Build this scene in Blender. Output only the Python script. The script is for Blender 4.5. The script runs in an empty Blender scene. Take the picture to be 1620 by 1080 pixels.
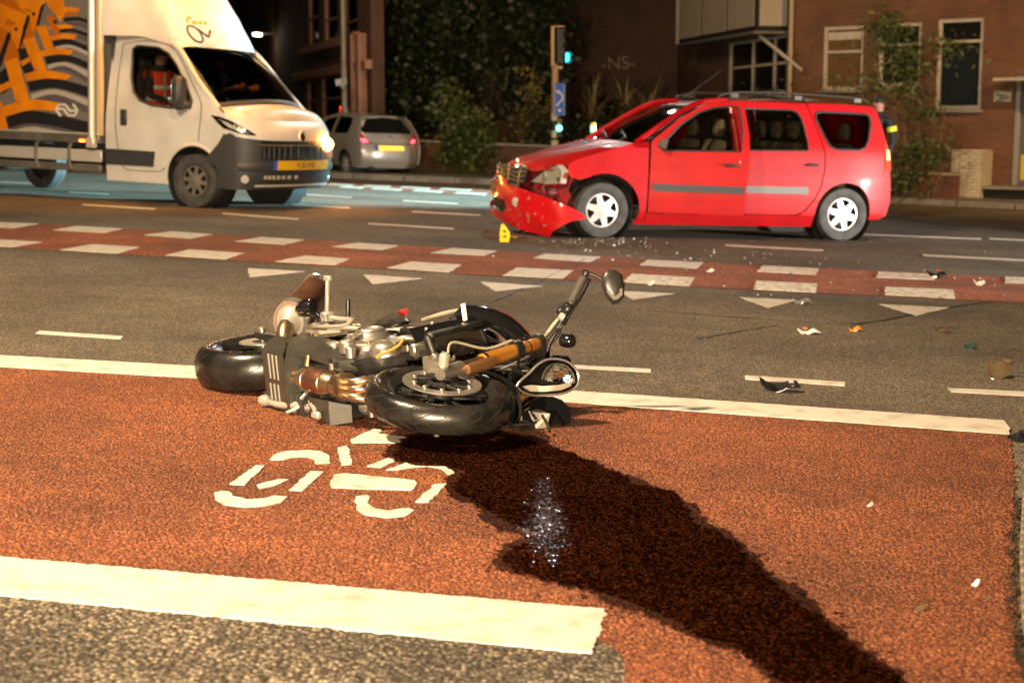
import bpy, bmesh, math, random
from mathutils import Vector as V, Matrix as MX
from mathutils.geometry import delaunay_2d_cdt
random.seed(7)
PI = math.pi
SC = bpy.context.scene
COL = SC.collection

# ------------------------------------------------------------------ camera
F, HY, SL, HC = 2400.0, 193.0, 0.035, 1.25          # focal length in photo pixels, horizon row, road cross slope, eye height
RR = math.atan(SL)
PP = math.atan2((540 - HY) * math.cos(RR), F)
FWD = V((0, math.cos(PP), -math.sin(PP)))
RT0 = V((1, 0, 0))
DN0 = V((0, -math.sin(PP), -math.cos(PP)))
IX = RT0 * math.cos(RR) - DN0 * math.sin(RR)
IY = RT0 * math.sin(RR) + DN0 * math.cos(RR)
CP = V((0, 0, HC))
cam_data = bpy.data.cameras.new('camera')
cam = bpy.data.objects.new('camera', cam_data)
COL.objects.link(cam)
R3 = MX((IX, -IY, -FWD)).transposed()
cam.matrix_world = MX.Translation(CP) @ R3.to_4x4()
cam_data.sensor_width = 36.0
cam_data.lens = F / 1620 * 36
cam_data.clip_end = 2000
cam_data.dof.use_dof = True
cam_data.dof.focus_distance = 6.4
cam_data.dof.aperture_fstop = 3.6
SC.camera = cam

# ------------------------------------------------------------------ world and light (night: lamps and headlights out of the frame, and added fills)
w = bpy.data.worlds.new('World'); SC.world = w; w.use_nodes = True
wn = w.node_tree
sky = wn.nodes.new('ShaderNodeTexSky'); sky.sky_type = 'NISHITA'; sky.sun_disc = False
sky.sun_elevation = math.radians(2.0); sky.sun_rotation = math.radians(200); sky.dust_density = 6
bg = wn.nodes['Background']
wn.links.new(sky.outputs[0], bg.inputs[0]); bg.inputs[1].default_value = 0.0006

def lamp(name, kind, loc, power, col, target=None, size=0.1, angle=60, blend=0.5):
    d = bpy.data.lights.new(name, kind); d.energy = power; d.color = col
    if kind == 'SPOT':
        d.spot_size = math.radians(angle); d.spot_blend = blend
    if kind == 'AREA': d.size = size
    elif kind != 'SUN': d.shadow_soft_size = size
    o = bpy.data.objects.new(name, d); COL.objects.link(o); o.location = loc
    if target is not None:
        o.rotation_euler = (V(target) - V(loc)).to_track_quat('-Z', 'Y').to_euler()
    return o
WARM = (1.0, 0.74, 0.46); SODIUM = (1.0, 0.38, 0.04); COOL = (0.80, 0.95, 1.0); WHITE = (1.0, 0.93, 0.86)
amb = lamp('ambient_sun', 'SUN', (0, 0, 30), 0.012, (0.9, 0.9, 1.0), (4, 12, 0)); amb.data.angle = math.radians(2)  # weak fill added for dim ambience; no moon is seen
lamp('street_lamp_light_near', 'SPOT', (-5.2, 3.6, 8.0), 5600, WARM, (-1.4, 9.5, 0), 0.25, 112, 0.9)
lamp('headlamp_light_near', 'SPOT', (-1.9, -2.0, 0.85), 2800, WARM, (-1.2, 8.0, 0.1), 0.07, 62, 0.8)
lamp('headlamp_light_near_b', 'SPOT', (0.45, -1.2, 0.80), 1500, WARM, (-0.7, 8.0, 0.1), 0.07, 58, 0.9)
lamp('street_lamp_light_truck', 'SPOT', (-3.3, 19.4, 5.6), 640, SODIUM, (-5.0, 21.2, 2.0), 0.2, 100, 0.8)
lamp('van_front_fill_light', 'SPOT', (-1.0, 10.0, 6.5), 850, (1.0, 0.76, 0.50), (-6.2, 20.0, 0.9), 0.25, 46, 0.9)  # fill spot added for the van front, kept off the trees
lamp('corner_fill_light', 'POINT', (-4.6, 28.5, 8.0), 420, (1.0, 0.60, 0.28), None, 0.2)  # fill added to lift the dark left houses and the hatchback
lamp('street_lamp_light_house', 'SPOT', (13.0, 19.0, 6.5), 1900, (1.0, 0.60, 0.27), (8.2, 30.0, 1.8), 0.25, 70, 0.9)
lamp('street_lamp_light_crossing', 'SPOT', (0.9, 30.0, 7.4), 700, WHITE, (1.2, 17.0, 0.0), 0.10, 74, 0.8)
lamp('police_headlamp_light', 'SPOT', (12.5, 12.8, 0.75), 4500, WHITE, (1.0, 18.0, -0.6), 0.08, 66, 0.25)
lamp('far_headlamp_light', 'SPOT', (10.0, 26.4, 2.0), 46000, (0.46, 0.86, 0.95), (-5.0, 24.6, 0.0), 0.1, 36, 0.7)
VS = SC.view_settings
VS.view_transform = 'Standard'; VS.look = 'None'; VS.gamma = 1.0; VS.exposure = 1.2; VS.use_curve_mapping = False
SC.render.engine = 'CYCLES'
SC.cycles.max_bounces = 6; SC.cycles.transparent_max_bounces = 12
SC.cycles.caustics_reflective = False; SC.cycles.caustics_refractive = False
SC.cycles.sample_clamp_indirect = 4.0
SC.cycles.use_denoising = True

# ------------------------------------------------------------------ geometry helpers
def ray(x, y): return FWD * F + IX * (x - 810) + IY * (y - 540)
def G(x, y, z=0.0):
    d = ray(x, y); return CP + d * ((z - HC) / d.z)
def AT(x, y, Y):
    d = ray(x, y); return CP + d * (Y / d.y)
def onplane(x, y, p0, n):
    d = ray(x, y); return CP + d * ((p0 - CP).dot(n) / d.dot(n))

def basis(axis):
    a = V(axis).normalized()
    h = V((0, 0, 1)) if abs(a.z) < 0.9 else V((1, 0, 0))
    u = h.cross(a).normalized(); return u, a.cross(u), a
def crom(pts, k):
    pts = [V(p) for p in pts]
    if k < 2 or len(pts) < 3: return pts
    out = []
    for i in range(len(pts) - 1):
        p0 = pts[max(i - 1, 0)]; p1 = pts[i]; p2 = pts[i + 1]; p3 = pts[min(i + 2, len(pts) - 1)]
        for j in range(k):
            t = j / k
            out.append(0.5 * ((2 * p1) + (p2 - p0) * t + (2 * p0 - 5 * p1 + 4 * p2 - p3) * t * t + (3 * p1 - p0 - 3 * p2 + p3) * t ** 3))
    out.append(pts[-1]); return out
def lerp(a, b, t): return a + (b - a) * t
def interp(tab, x):
    if x <= tab[0][0]: return tab[0][1]
    for (a, b), (c, d) in zip(tab, tab[1:]):
        if x <= c: return b + (d - b) * (x - a) / (c - a)
    return tab[-1][1]
def sinterp(tab, x):
    "smooth (Catmull-Rom) table lookup"
    n = len(tab)
    if x <= tab[0][0]: return tab[0][1]
    if x >= tab[-1][0]: return tab[-1][1]
    for i in range(n - 1):
        if x <= tab[i + 1][0]:
            t = (x - tab[i][0]) / (tab[i + 1][0] - tab[i][0])
            p0 = tab[max(i - 1, 0)][1]; p1 = tab[i][1]; p2 = tab[i + 1][1]; p3 = tab[min(i + 2, n - 1)][1]
            return 0.5 * (2 * p1 + (p2 - p0) * t + (2 * p0 - 5 * p1 + 4 * p2 - p3) * t * t + (3 * p1 - p0 - 3 * p2 + p3) * t ** 3)

class B:
    def __init__(s): s.v = []; s.f = []
    def add(s, vs, fs):
        o = len(s.v); s.v += [tuple(v) for v in vs]; s.f += [tuple(i + o for i in f) for f in fs]; return s
    def xf(s, m):
        s.v = [tuple(m @ V(v)) for v in s.v]; return s
    def box(s, c, d, bev=0.0, rot=None):
        hx, hy, hz = d[0] / 2, d[1] / 2, d[2] / 2; b = min(bev, hx * .9, hy * .9, hz * .9); pts = []
        m = rot.to_matrix() if hasattr(rot, 'to_matrix') else rot
        for x in (-1, 1):
            for y in (-1, 1):
                for z in (-1, 1):
                    if b <= 0: pts.append(V((x * hx, y * hy, z * hz)))
                    else:
                        pts += [V((x * hx, y * (hy - b), z * (hz - b))), V((x * (hx - b), y * hy, z * (hz - b))), V((x * (hx - b), y * (hy - b), z * hz))]
        if m is not None: pts = [m @ p for p in pts]
        return s.hull([p + V(c) for p in pts])
    def hull(s, pts):
        bm = bmesh.new()
        for p in pts: bm.verts.new(p)
        bmesh.ops.convex_hull(bm, input=bm.verts)
        bmesh.ops.delete(bm, geom=[v for v in bm.verts if not v.link_faces], context='VERTS')
        bmesh.ops.dissolve_limit(bm, angle_limit=0.02, verts=bm.verts, edges=bm.edges)
        bm.verts.index_update()
        s.add([v.co[:] for v in bm.verts], [[v.index for v in f.verts] for f in bm.faces]); bm.free(); return s
    def tube(s, pts, r, n=10, k=1, caps=True, flat=1.0):
        P = crom(pts, k); m = len(P)
        rr = r if isinstance(r, (list, tuple)) else [r] * m
        if len(rr) != m:
            src = rr; rr = []
            for i in range(m):
                t = i / (m - 1) * (len(src) - 1); a = min(int(t), len(src) - 2); rr.append(lerp(src[a], src[a + 1], t - a))
        T = [(P[min(i + 1, m - 1)] - P[max(i - 1, 0)]).normalized() for i in range(m)]
        u, v, _ = basis(T[0]); vs = []; fs = []
        for i in range(m):
            if i:
                u = (u - T[i] * u.dot(T[i]))
                u = u.normalized() if u.length > 1e-6 else basis(T[i])[0]
                v = T[i].cross(u)
            for j in range(n):
                a = 2 * PI * j / n; vs.append(P[i] + u * (rr[i] * math.cos(a)) + v * (rr[i] * math.sin(a) * flat))
        for i in range(m - 1):
            for j in range(n):
                fs.append((i * n + j, i * n + (j + 1) % n, (i + 1) * n + (j + 1) % n, (i + 1) * n + j))
        if caps: fs += [tuple(range(n - 1, -1, -1)), tuple((m - 1) * n + j for j in range(n))]
        return s.add(vs, fs)
    def lathe(s, prof, o, axis, n=24, a0=0, a1=2 * PI, closed=False):
        u, v, a = basis(axis); o = V(o); vs = []; fs = []; full = abs(a1 - a0 - 2 * PI) < 1e-6
        cols = n if full else n + 1; m = len(prof)
        for j in range(cols):
            t = a0 + (a1 - a0) * j / n; e = u * math.cos(t) + v * math.sin(t)
            for r, h in prof: vs.append(o + e * r + a * h)
        for j in range(n):
            k = (j + 1) % cols
            for i in range(m - 1 + (1 if closed else 0)):
                i2 = (i + 1) % m
                fs.append((j * m + i, k * m + i, k * m + i2, j * m + i2))
        return s.add(vs, fs)
    def cyl(s, p, q, r, n=16, bev=0.0, r2=None):
        p, q = V(p), V(q); L = (q - p).length; r2 = r if r2 is None else r2
        b = min(bev, L * .45, r * .5)
        pr = [(0, 0), (r - b, 0), (r, b), (r2, L - b), (r2 - b, L), (0, L)] if b > 0 else [(0, 0), (r, 0), (r, 0), (r2, L), (r2, L), (0, L)]
        return s.lathe(pr, p, q - p, n)
    def prism(s, poly, fn, t0, t1):
        "poly of (a,b); fn(a,b,t) -> point"
        n = len(poly); vs = [fn(a, b, t0) for a, b in poly] + [fn(a, b, t1) for a, b in poly]
        fs = [tuple(range(n - 1, -1, -1)), tuple(range(n, 2 * n))] + [(i, (i + 1) % n, n + (i + 1) % n, n + i) for i in range(n)]
        return s.add(vs, fs)
    def grid(s, nu, nv, fn, cu=False, cv=False):
        vs = [fn(i / (nu if cu else nu - 1), j / (nv if cv else nv - 1)) for i in range(nu) for j in range(nv)]; fs = []
        for i in range(nu if cu else nu - 1):
            for j in range(nv if cv else nv - 1):
                a, b = i * nv + j, i * nv + (j + 1) % nv; c, d = ((i + 1) % nu) * nv + (j + 1) % nv, ((i + 1) % nu) * nv + j
                fs.append((a, d, c, b))
        return s.add(vs, fs)
    def panel(s, outer, holes, fn, step=0.05, thick=0.0, edge=None):
        "planar outline with holes, filled by constrained Delaunay, mapped to 3-D by fn(a,b)"
        edge = edge or step
        def dens(loop):
            out = []
            for i in range(len(loop)):
                a, b = V(loop[i][:2]), V(loop[(i + 1) % len(loop)][:2]); k = max(1, int(math.ceil((b - a).length / edge)))
                out += [a + (b - a) * (j / k) for j in range(k)]
            return out
        loops = [dens(outer)] + [dens(h) for h in holes]
        pts, edges = [], []
        for lp in loops:
            o = len(pts); pts += lp; edges += [(o + i, o + (i + 1) % len(lp)) for i in range(len(lp))]
        xs = [p.x for p in loops[0]]; ys = [p.y for p in loops[0]]
        def inside(p, lp):
            c = False; n = len(lp); j = n - 1
            for i in range(n):
                if (lp[i].y > p.y) != (lp[j].y > p.y) and p.x < (lp[j].x - lp[i].x) * (p.y - lp[i].y) / (lp[j].y - lp[i].y) + lp[i].x: c = not c
                j = i
            return c
        bpts = list(pts)
        y = min(ys) + step * .5; row = 0
        while y < max(ys):
            x = min(xs) + step * (.25 if row % 2 else .75)
            while x < max(xs):
                p = V((x, y))
                if inside(p, loops[0]) and not any(inside(p, h) for h in loops[1:]) and min((p - q).length_squared for q in bpts) > (step * .45) ** 2: pts.append(p)
                x += step
            y += step * .87; row += 1
        vv, ee, ff, *_ = delaunay_2d_cdt(pts, edges, [], 0, 1e-5)
        tri = []
        for f in ff:
            c = (vv[f[0]] + vv[f[1]] + vv[f[2]]) / 3
            if inside(c, loops[0]) and not any(inside(c, h) for h in loops[1:]): tri.append(tuple(f))
        P3 = [V(fn(p.x, p.y)) for p in vv]
        if not thick: return s.add(P3, tri)
        nrm = [V() for _ in P3]; cnt = {}
        for f in tri:
            nn = (P3[f[1]] - P3[f[0]]).cross(P3[f[2]] - P3[f[0]])
            for i in range(3):
                nrm[f[i]] += nn; e = (f[i], f[(i + 1) % 3]); cnt[e] = 1
        n = len(P3); Q = [p - nn.normalized() * thick if nn.length else p for p, nn in zip(P3, nrm)]
        fs = list(tri) + [(f[2] + n, f[1] + n, f[0] + n) for f in tri]
        for (a, b) in cnt:
            if (b, a) not in cnt: fs.append((b, a, a + n, b + n))
        return s.add(P3 + Q, fs)

def obj(name, b, mat, parent=None, smooth=38, flip=False):
    me = bpy.data.meshes.new(name)
    me.from_pydata(b.v, [], b.f); me.validate()
    bm = bmesh.new(); bm.from_mesh(me)
    bmesh.ops.remove_doubles(bm, verts=bm.verts, dist=1e-5)
    bmesh.ops.recalc_face_normals(bm, faces=bm.faces)
    if flip: bmesh.ops.reverse_faces(bm, faces=bm.faces)
    bm.to_mesh(me); bm.free()
    if smooth:
        me.shade_smooth(); me.set_sharp_from_angle(angle=math.radians(smooth))
    o = bpy.data.objects.new(name, me); COL.objects.link(o)
    for m in (mat if isinstance(mat, (list, tuple)) else [mat]): me.materials.append(m)
    if parent is not None: o.parent = parent
    return o
def inst(src, parent, m=None, name=None):
    o = bpy.data.objects.new(name or src.name.split('.')[0], src.data); COL.objects.link(o); o.parent = parent
    if m is not None: o.matrix_local = m
    return o
def tag(o, label=None, cat=None, group=None, kind=None):
    if label: o['label'] = label
    if cat: o['category'] = cat
    if group: o['group'] = group
    if kind: o['kind'] = kind
    return o
def thing(name, label, cat, m=None, group=None):
    o = bpy.data.objects.new(name, None); COL.objects.link(o); o.empty_display_size = 0.2
    if m is not None: o.matrix_world = m if isinstance(m, MX) else MX.Translation(V(m))
    return tag(o, label, cat, group)
def frame(o, ax, az):
    "matrix with local x along ax, local z near az"
    x = V(ax).normalized(); y = V(az).cross(x).normalized(); z = x.cross(y)
    m = MX((x, y, z)).transposed().to_4x4(); m.translation = V(o); return m

# ------------------------------------------------------------------ materials
MATS = {}
def mat(name, col, rough=0.5, metal=0.0, coat=0.0, col2=None, nscale=8.0, bump=0.0, bscale=40.0, rvar=0.0, emit=None, estr=0.0, alpha=None, trans=0.0, spec=0.5, thresh=(0.35, 0.65), detail=4.0):
    m = bpy.data.materials.new(name); m.use_nodes = True; nt = m.node_tree; p = nt.nodes['Principled BSDF']
    p.inputs['Base Color'].default_value = (*col, 1); p.inputs['Roughness'].default_value = rough; p.inputs['Metallic'].default_value = metal
    p.inputs['Coat Weight'].default_value = coat; p.inputs['Coat Roughness'].default_value = 0.06; p.inputs['Specular IOR Level'].default_value = spec
    if trans: p.inputs['Transmission Weight'].default_value = trans
    if emit: p.inputs['Emission Color'].default_value = (*emit, 1); p.inputs['Emission Strength'].default_value = estr
    tc = None
    def coord():
        nonlocal tc
        if tc is None: tc = nt.nodes.new('ShaderNodeTexCoord')
        return tc.outputs['Object']
    if col2 is not None or rvar:
        n = nt.nodes.new('ShaderNodeTexNoise'); n.inputs['Scale'].default_value = nscale; n.inputs['Detail'].default_value = detail
        nt.links.new(coord(), n.inputs['Vector'])
        if col2 is not None:
            mr = nt.nodes.new('ShaderNodeMapRange'); mr.inputs[1].default_value, mr.inputs[2].default_value = thresh
            nt.links.new(n.outputs[0], mr.inputs[0])
            mx = nt.nodes.new('ShaderNodeMix'); mx.data_type = 'RGBA'; mx.inputs[6].default_value = (*col, 1); mx.inputs[7].default_value = (*col2, 1)
            nt.links.new(mr.outputs[0], mx.inputs[0]); nt.links.new(mx.outputs[2], p.inputs['Base Color'])
        if rvar:
            mr2 = nt.nodes.new('ShaderNodeMapRange'); mr2.inputs[3].default_value = max(0.02, rough - rvar); mr2.inputs[4].default_value = min(1, rough + rvar)
            nt.links.new(n.outputs[0], mr2.inputs[0]); nt.links.new(mr2.outputs[0], p.inputs['Roughness'])
    if bump:
        n2 = nt.nodes.new('ShaderNodeTexNoise'); n2.inputs['Scale'].default_value = bscale; n2.inputs['Detail'].default_value = 3
        nt.links.new(coord(), n2.inputs['Vector'])
        bp = nt.nodes.new('ShaderNodeBump'); bp.inputs['Strength'].default_value = 1.0; bp.inputs['Distance'].default_value = bump
        nt.links.new(n2.outputs[0], bp.inputs['Height']); nt.links.new(bp.outputs[0], p.inputs['Normal'])
    MATS[name] = m; return m
def glass(name, tint=(0.25, 0.27, 0.25), refl=0.9):
    m = bpy.data.materials.new(name); m.use_nodes = True; nt = m.node_tree; nt.nodes.clear()
    out = nt.nodes.new('ShaderNodeOutputMaterial'); mx = nt.nodes.new('ShaderNodeMixShader')
    tr = nt.nodes.new('ShaderNodeBsdfTransparent'); tr.inputs[0].default_value = (*tint, 1)
    gl = nt.nodes.new('ShaderNodeBsdfGlossy'); gl.inputs['Roughness'].default_value = 0.03; gl.inputs[0].default_value = (refl, refl, refl, 1)
    fr = nt.nodes.new('ShaderNodeFresnel'); fr.inputs[0].default_value = 1.52
    nt.links.new(fr.outputs[0], mx.inputs[0]); nt.links.new(tr.outputs[0], mx.inputs[1]); nt.links.new(gl.outputs[0], mx.inputs[2]); nt.links.new(mx.outputs[0], out.inputs[0])
    return m
def asphalt(name, ca, cb, cc, grain, depth, patch=1.2, spec=.35, rough=0.85):
    "chippings: voronoi cells for tone and relief, broad noise for wear and dirt"
    m = bpy.data.materials.new(name); m.use_nodes = True; nt = m.node_tree; p = nt.nodes['Principled BSDF']; L = nt.links.new
    tc = nt.nodes.new('ShaderNodeTexCoord').outputs['Object']
    vo = nt.nodes.new('ShaderNodeTexVoronoi'); vo.inputs['Scale'].default_value = grain; L(tc, vo.inputs['Vector'])
    n1 = nt.nodes.new('ShaderNodeTexNoise'); n1.inputs['Scale'].default_value = grain * 0.75; n1.inputs['Detail'].default_value = 6; n1.inputs['Roughness'].default_value = .7; L(tc, n1.inputs['Vector'])
    n2 = nt.nodes.new('ShaderNodeTexNoise'); n2.inputs['Scale'].default_value = patch; n2.inputs['Detail'].default_value = 5; L(tc, n2.inputs['Vector'])
    n3 = nt.nodes.new('ShaderNodeTexNoise'); n3.inputs['Scale'].default_value = grain * .05; n3.inputs['Detail'].default_value = 5; L(tc, n3.inputs['Vector'])
    r1 = nt.nodes.new('ShaderNodeMapRange'); r1.inputs[1].default_value = .25; r1.inputs[2].default_value = .75; L(n1.outputs[0], r1.inputs[0])
    m1 = nt.nodes.new('ShaderNodeMix'); m1.data_type = 'RGBA'; m1.inputs[6].default_value = (*ca, 1); m1.inputs[7].default_value = (*cb, 1); L(r1.outputs[0], m1.inputs[0])
    sep = nt.nodes.new('ShaderNodeSeparateColor'); L(vo.outputs['Color'], sep.inputs[0])
    r2 = nt.nodes.new('ShaderNodeMapRange'); r2.inputs[1].default_value = .45; r2.inputs[2].default_value = 1.0; L(sep.outputs[0], r2.inputs[0])
    m2 = nt.nodes.new('ShaderNodeMix'); m2.data_type = 'RGBA'; m2.inputs[7].default_value = (*cc, 1); L(r2.outputs[0], m2.inputs[0]); L(m1.outputs[2], m2.inputs[6])
    r3 = nt.nodes.new('ShaderNodeMapRange'); r3.inputs[1].default_value = .3; r3.inputs[2].default_value = .7; r3.inputs[3].default_value = .55; r3.inputs[4].default_value = 1.22; L(n2.outputs[0], r3.inputs[0])
    r4 = nt.nodes.new('ShaderNodeMapRange'); r4.inputs[1].default_value = .3; r4.inputs[2].default_value = .7; r4.inputs[3].default_value = .84; r4.inputs[4].default_value = 1.12; L(n3.outputs[0], r4.inputs[0])
    mu = nt.nodes.new('ShaderNodeMath'); mu.operation = 'MULTIPLY'; L(r3.outputs[0], mu.inputs[0]); L(r4.outputs[0], mu.inputs[1])
    sc = nt.nodes.new('ShaderNodeVectorMath'); sc.operation = 'SCALE'; L(m2.outputs[2], sc.inputs[0]); L(mu.outputs[0], sc.inputs['Scale'])
    rg = nt.nodes.new('ShaderNodeMapRange'); rg.inputs[1].default_value = .30; rg.inputs[2].default_value = .62; rg.inputs[3].default_value = 1.08; rg.inputs[4].default_value = .30; L(vo.outputs['Distance'], rg.inputs[0])
    mg_ = nt.nodes.new('ShaderNodeMath'); mg_.operation = 'MULTIPLY'; L(mu.outputs[0], mg_.inputs[0]); L(rg.outputs[0], mg_.inputs[1]); L(mg_.outputs[0], sc.inputs['Scale'])
    n4 = nt.nodes.new('ShaderNodeTexNoise'); n4.inputs['Scale'].default_value = grain * .62; n4.inputs['Detail'].default_value = 3; L(tc, n4.inputs['Vector'])
    r5 = nt.nodes.new('ShaderNodeMapRange'); r5.inputs[1].default_value = .60; r5.inputs[2].default_value = .68; r5.inputs[3].default_value = 1.0; r5.inputs[4].default_value = .32; L(n4.outputs[0], r5.inputs[0])  # pits darkened in colour, standing in for their low-angle shade
    sc2 = nt.nodes.new('ShaderNodeVectorMath'); sc2.operation = 'SCALE'; L(sc.outputs[0], sc2.inputs[0]); L(r5.outputs[0], sc2.inputs['Scale'])
    L(sc2.outputs[0], p.inputs['Base Color'])
    p.inputs['Roughness'].default_value = rough; p.inputs['Specular IOR Level'].default_value = spec
    sub = nt.nodes.new('ShaderNodeMath'); sub.operation = 'SUBTRACT'; L(n1.outputs[0], sub.inputs[0])
    vs = nt.nodes.new('ShaderNodeMath'); vs.operation = 'MULTIPLY'; vs.inputs[1].default_value = 1.5; L(vo.outputs['Distance'], vs.inputs[0]); L(vs.outputs[0], sub.inputs[1])
    bp = nt.nodes.new('ShaderNodeBump'); bp.inputs['Distance'].default_value = depth; bp.inputs['Strength'].default_value = 1.0
    pit = nt.nodes.new('ShaderNodeMath'); pit.operation = 'ADD'; L(sub.outputs[0], pit.inputs[0]); L(r5.outputs[0], pit.inputs[1])
    L(pit.outputs[0], bp.inputs['Height']); L(bp.outputs[0], p.inputs['Normal'])
    return m
# ================================================================== THE GROUND
M_ASPH = asphalt('road_asphalt', (.12, .093, .063), (.22, .175, .122), (.30, .245, .175), 95, .0024, .55)
M_COARSE = asphalt('coarse_asphalt', (.030, .024, .017), (.19, .15, .105), (.48, .39, .27), 85, .0080, 1.6)
M_RED = asphalt('red_asphalt', (.14, .030, .009), (.42, .115, .034), (.55, .20, .075), 105, .0070, .9)
M_REDFAR = asphalt('red_strip_asphalt', (.24, .055, .018), (.46, .125, .045), (.54, .20, .09), 80, .003, .9)
M_PAINT = mat('road_paint', (.52, .475, .41), .62, col2=(.33, .29, .235), nscale=9, bump=.0026, bscale=150, thresh=(.50, .72), detail=12)
M_PAINTW = mat('worn_road_paint', (.62, .58, .50), .65, col2=(.26, .14, .09), nscale=16, bump=.001, bscale=90, thresh=(.50, .66), detail=8)
M_TILE = mat('paving_clay', (.16, .125, .075), .8, col2=(.10, .08, .05), nscale=14, bump=.002, bscale=70)
M_KERB = mat('kerb_concrete', (.20, .18, .15), .85, col2=(.13, .12, .10), nscale=6, bump=.002, bscale=60)
M_VERGE = mat('verge_soil', (.035, .04, .016), .95, col2=(.07, .055, .03), nscale=3, bump=.02, bscale=12)

def sheet(name, poly, z, m, parent=None, jit=0.0, step=0.05, thick=0.0):
    "flat polygon on the ground, edge broken up by jit"
    rnd = random.Random(len(poly) * 31 + int(abs(poly[0][0]) * 100))
    out = []
    n = len(poly)
    for i in range(n):
        a, b = V((poly[i][0], poly[i][1])), V((poly[(i + 1) % n][0], poly[(i + 1) % n][1])); k = max(1, int((b - a).length / step)) if jit else 1
        nn = V((-(b - a).y, (b - a).x)).normalized()
        for j in range(k):
            p = a + (b - a) * (j / k) + nn * (rnd.gauss(0, jit) if j else 0); out.append((p.x, p.y))
    b = B()
    if thick: b.prism(out, lambda x, y, t: (x, y, t), z - thick, z)
    else: b.add([(x, y, z) for x, y in out], [tuple(range(len(out)))])
    o = obj(name, b, m, parent, smooth=0)
    if o.data.polygons and not thick and o.data.polygons[0].normal.z < 0: o.data.flip_normals()
    return o
def gp(*px): return [G(x, y) for x, y in px]

road = sheet('road', [(-300, -60), (300, -60), (300, 600), (-300, 600)], 0.0, M_ASPH); tag(road, kind='structure')
near = sheet('cycle_lane_approach', gp((-500, 897), (945, 1030), (985, 1036), (1000, 1110), (1010, 1400), (-500, 1400)), .004, M_COARSE, jit=.004, step=.03); tag(near, kind='structure')
rb = gp((-400, 556), (298, 594), (900, 632), (1597, 685), (1606, 740), (1603, 880), (1607, 1010), (1630, 1110), (1660, 1400), (1000, 1400), (996, 1110), (982, 1036), (935, 1005), (-400, 868))
bikebox = sheet('red_cycle_box', rb, .0045, M_RED, jit=.005, step=.04); tag(bikebox, kind='structure')
strip = sheet('red_cycle_crossing', gp((-300, 334), (0, 351), (270, 366.5), (715, 393), (1207, 420.5), (1620, 440), (2300, 478), (2300, 515), (1620, 479.5), (1511, 474.5), (1090, 454.5), (710, 432.5), (355, 412), (0, 392), (-300, 373)), .004, M_REDFAR, jit=.008, step=.1); tag(strip, kind='structure')
far_strip = sheet('far_red_cycle_crossing', gp((380, 278), (520, 287.5), (800, 302), (1000, 311), (1000, 322), (790, 311), (540, 298), (380, 289)), .004, M_REDFAR); tag(far_strip, kind='structure')

def mark(name, px, parent, m=None, z=.0085, jit=.003, step=.03):
    return sheet(name, gp(*px), z, m or M_PAINT, parent, jit, step, .0035)
mark('stop_line', step=.012, px=[(-400, 849), (0, 884), (480, 926), (957, 967), (948, 1002), (935, 1037), (480, 992), (0, 945), (-400, 905)], parent=bikebox, jit=.003)
mark('stop_line', [(-400, 541), (0, 564), (310, 581), (890, 619), (1300, 647), (1588, 667), (1596, 678), (1597, 689), (1300, 667), (870, 636), (310, 600), (0, 582), (-400, 558)], bikebox, jit=.002)
M_NB = [[(0, 380), (66, 384), (20, 392), (-40, 389)], [(145, 387.5), (221, 392), (185, 402.5), (95, 396.5)], [(300, 396), (386, 401.5), (355, 411.5), (262, 405)], [(482, 405.5), (553, 410.5), (530, 420.5), (435, 415)],
        [(650, 415), (730, 420), (710, 432), (612, 425)], [(818, 424.5), (907, 429), (890, 442), (795, 437.5)], [(1000, 434.5), (1099, 440), (1090, 454), (984, 447.5)], [(1197, 445.5), (1292, 450), (1290, 464), (1192, 458.5)], [(1400, 455), (1507, 459.5), (1511, 473.5), (1400, 467.5)]]
M_FB = [[(0, 352.5), (61, 355), (20, 362), (-30, 359)], [(120, 358.5), (194, 362.5), (165, 369.5), (84, 365)], [(270, 367), (336, 371.5), (300, 378.5), (228, 373)], [(415, 376), (481, 380.5), (450, 388), (372, 383)], [(565, 385), (630, 389.5), (605, 396.5), (525, 391.5)],
        [(715, 393.5), (786, 398), (765, 405.5), (681, 401)], [(862, 402.5), (950, 407.5), (932, 415.5), (844, 409)], [(1025, 412), (1112, 416.5), (1102, 426), (1012, 420.5)], [(1207, 421), (1295, 426), (1290, 435.5), (1197, 430.5)], [(1390, 431), (1482, 435), (1477, 444), (1386, 440)], [(1590, 438.5), (1630, 440.5), (1625, 450), (1590, 448.5)]]
for i, q in enumerate(M_NB): mark('crossing_block', q, strip, M_PAINTW if i > 5 else M_PAINT, jit=.004, step=.06)
for i, q in enumerate(M_FB): mark('crossing_block', q, strip, M_PAINTW if i > 7 else M_PAINT, jit=.004, step=.06)
for q in [[(392, 425), (482, 430), (395, 439)], [(575, 435), (667, 441), (590, 450)], [(761, 446.5), (858, 453), (784, 461.5)], [(980, 461), (1067.5, 465), (1002, 475)], [(1171, 471), (1262, 475), (1217, 488)], [(1390, 481.5), (1502, 487), (1450, 500)]]:
    mark('give_way_triangle', q, road, z=.0045, jit=.004, step=.06)
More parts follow.
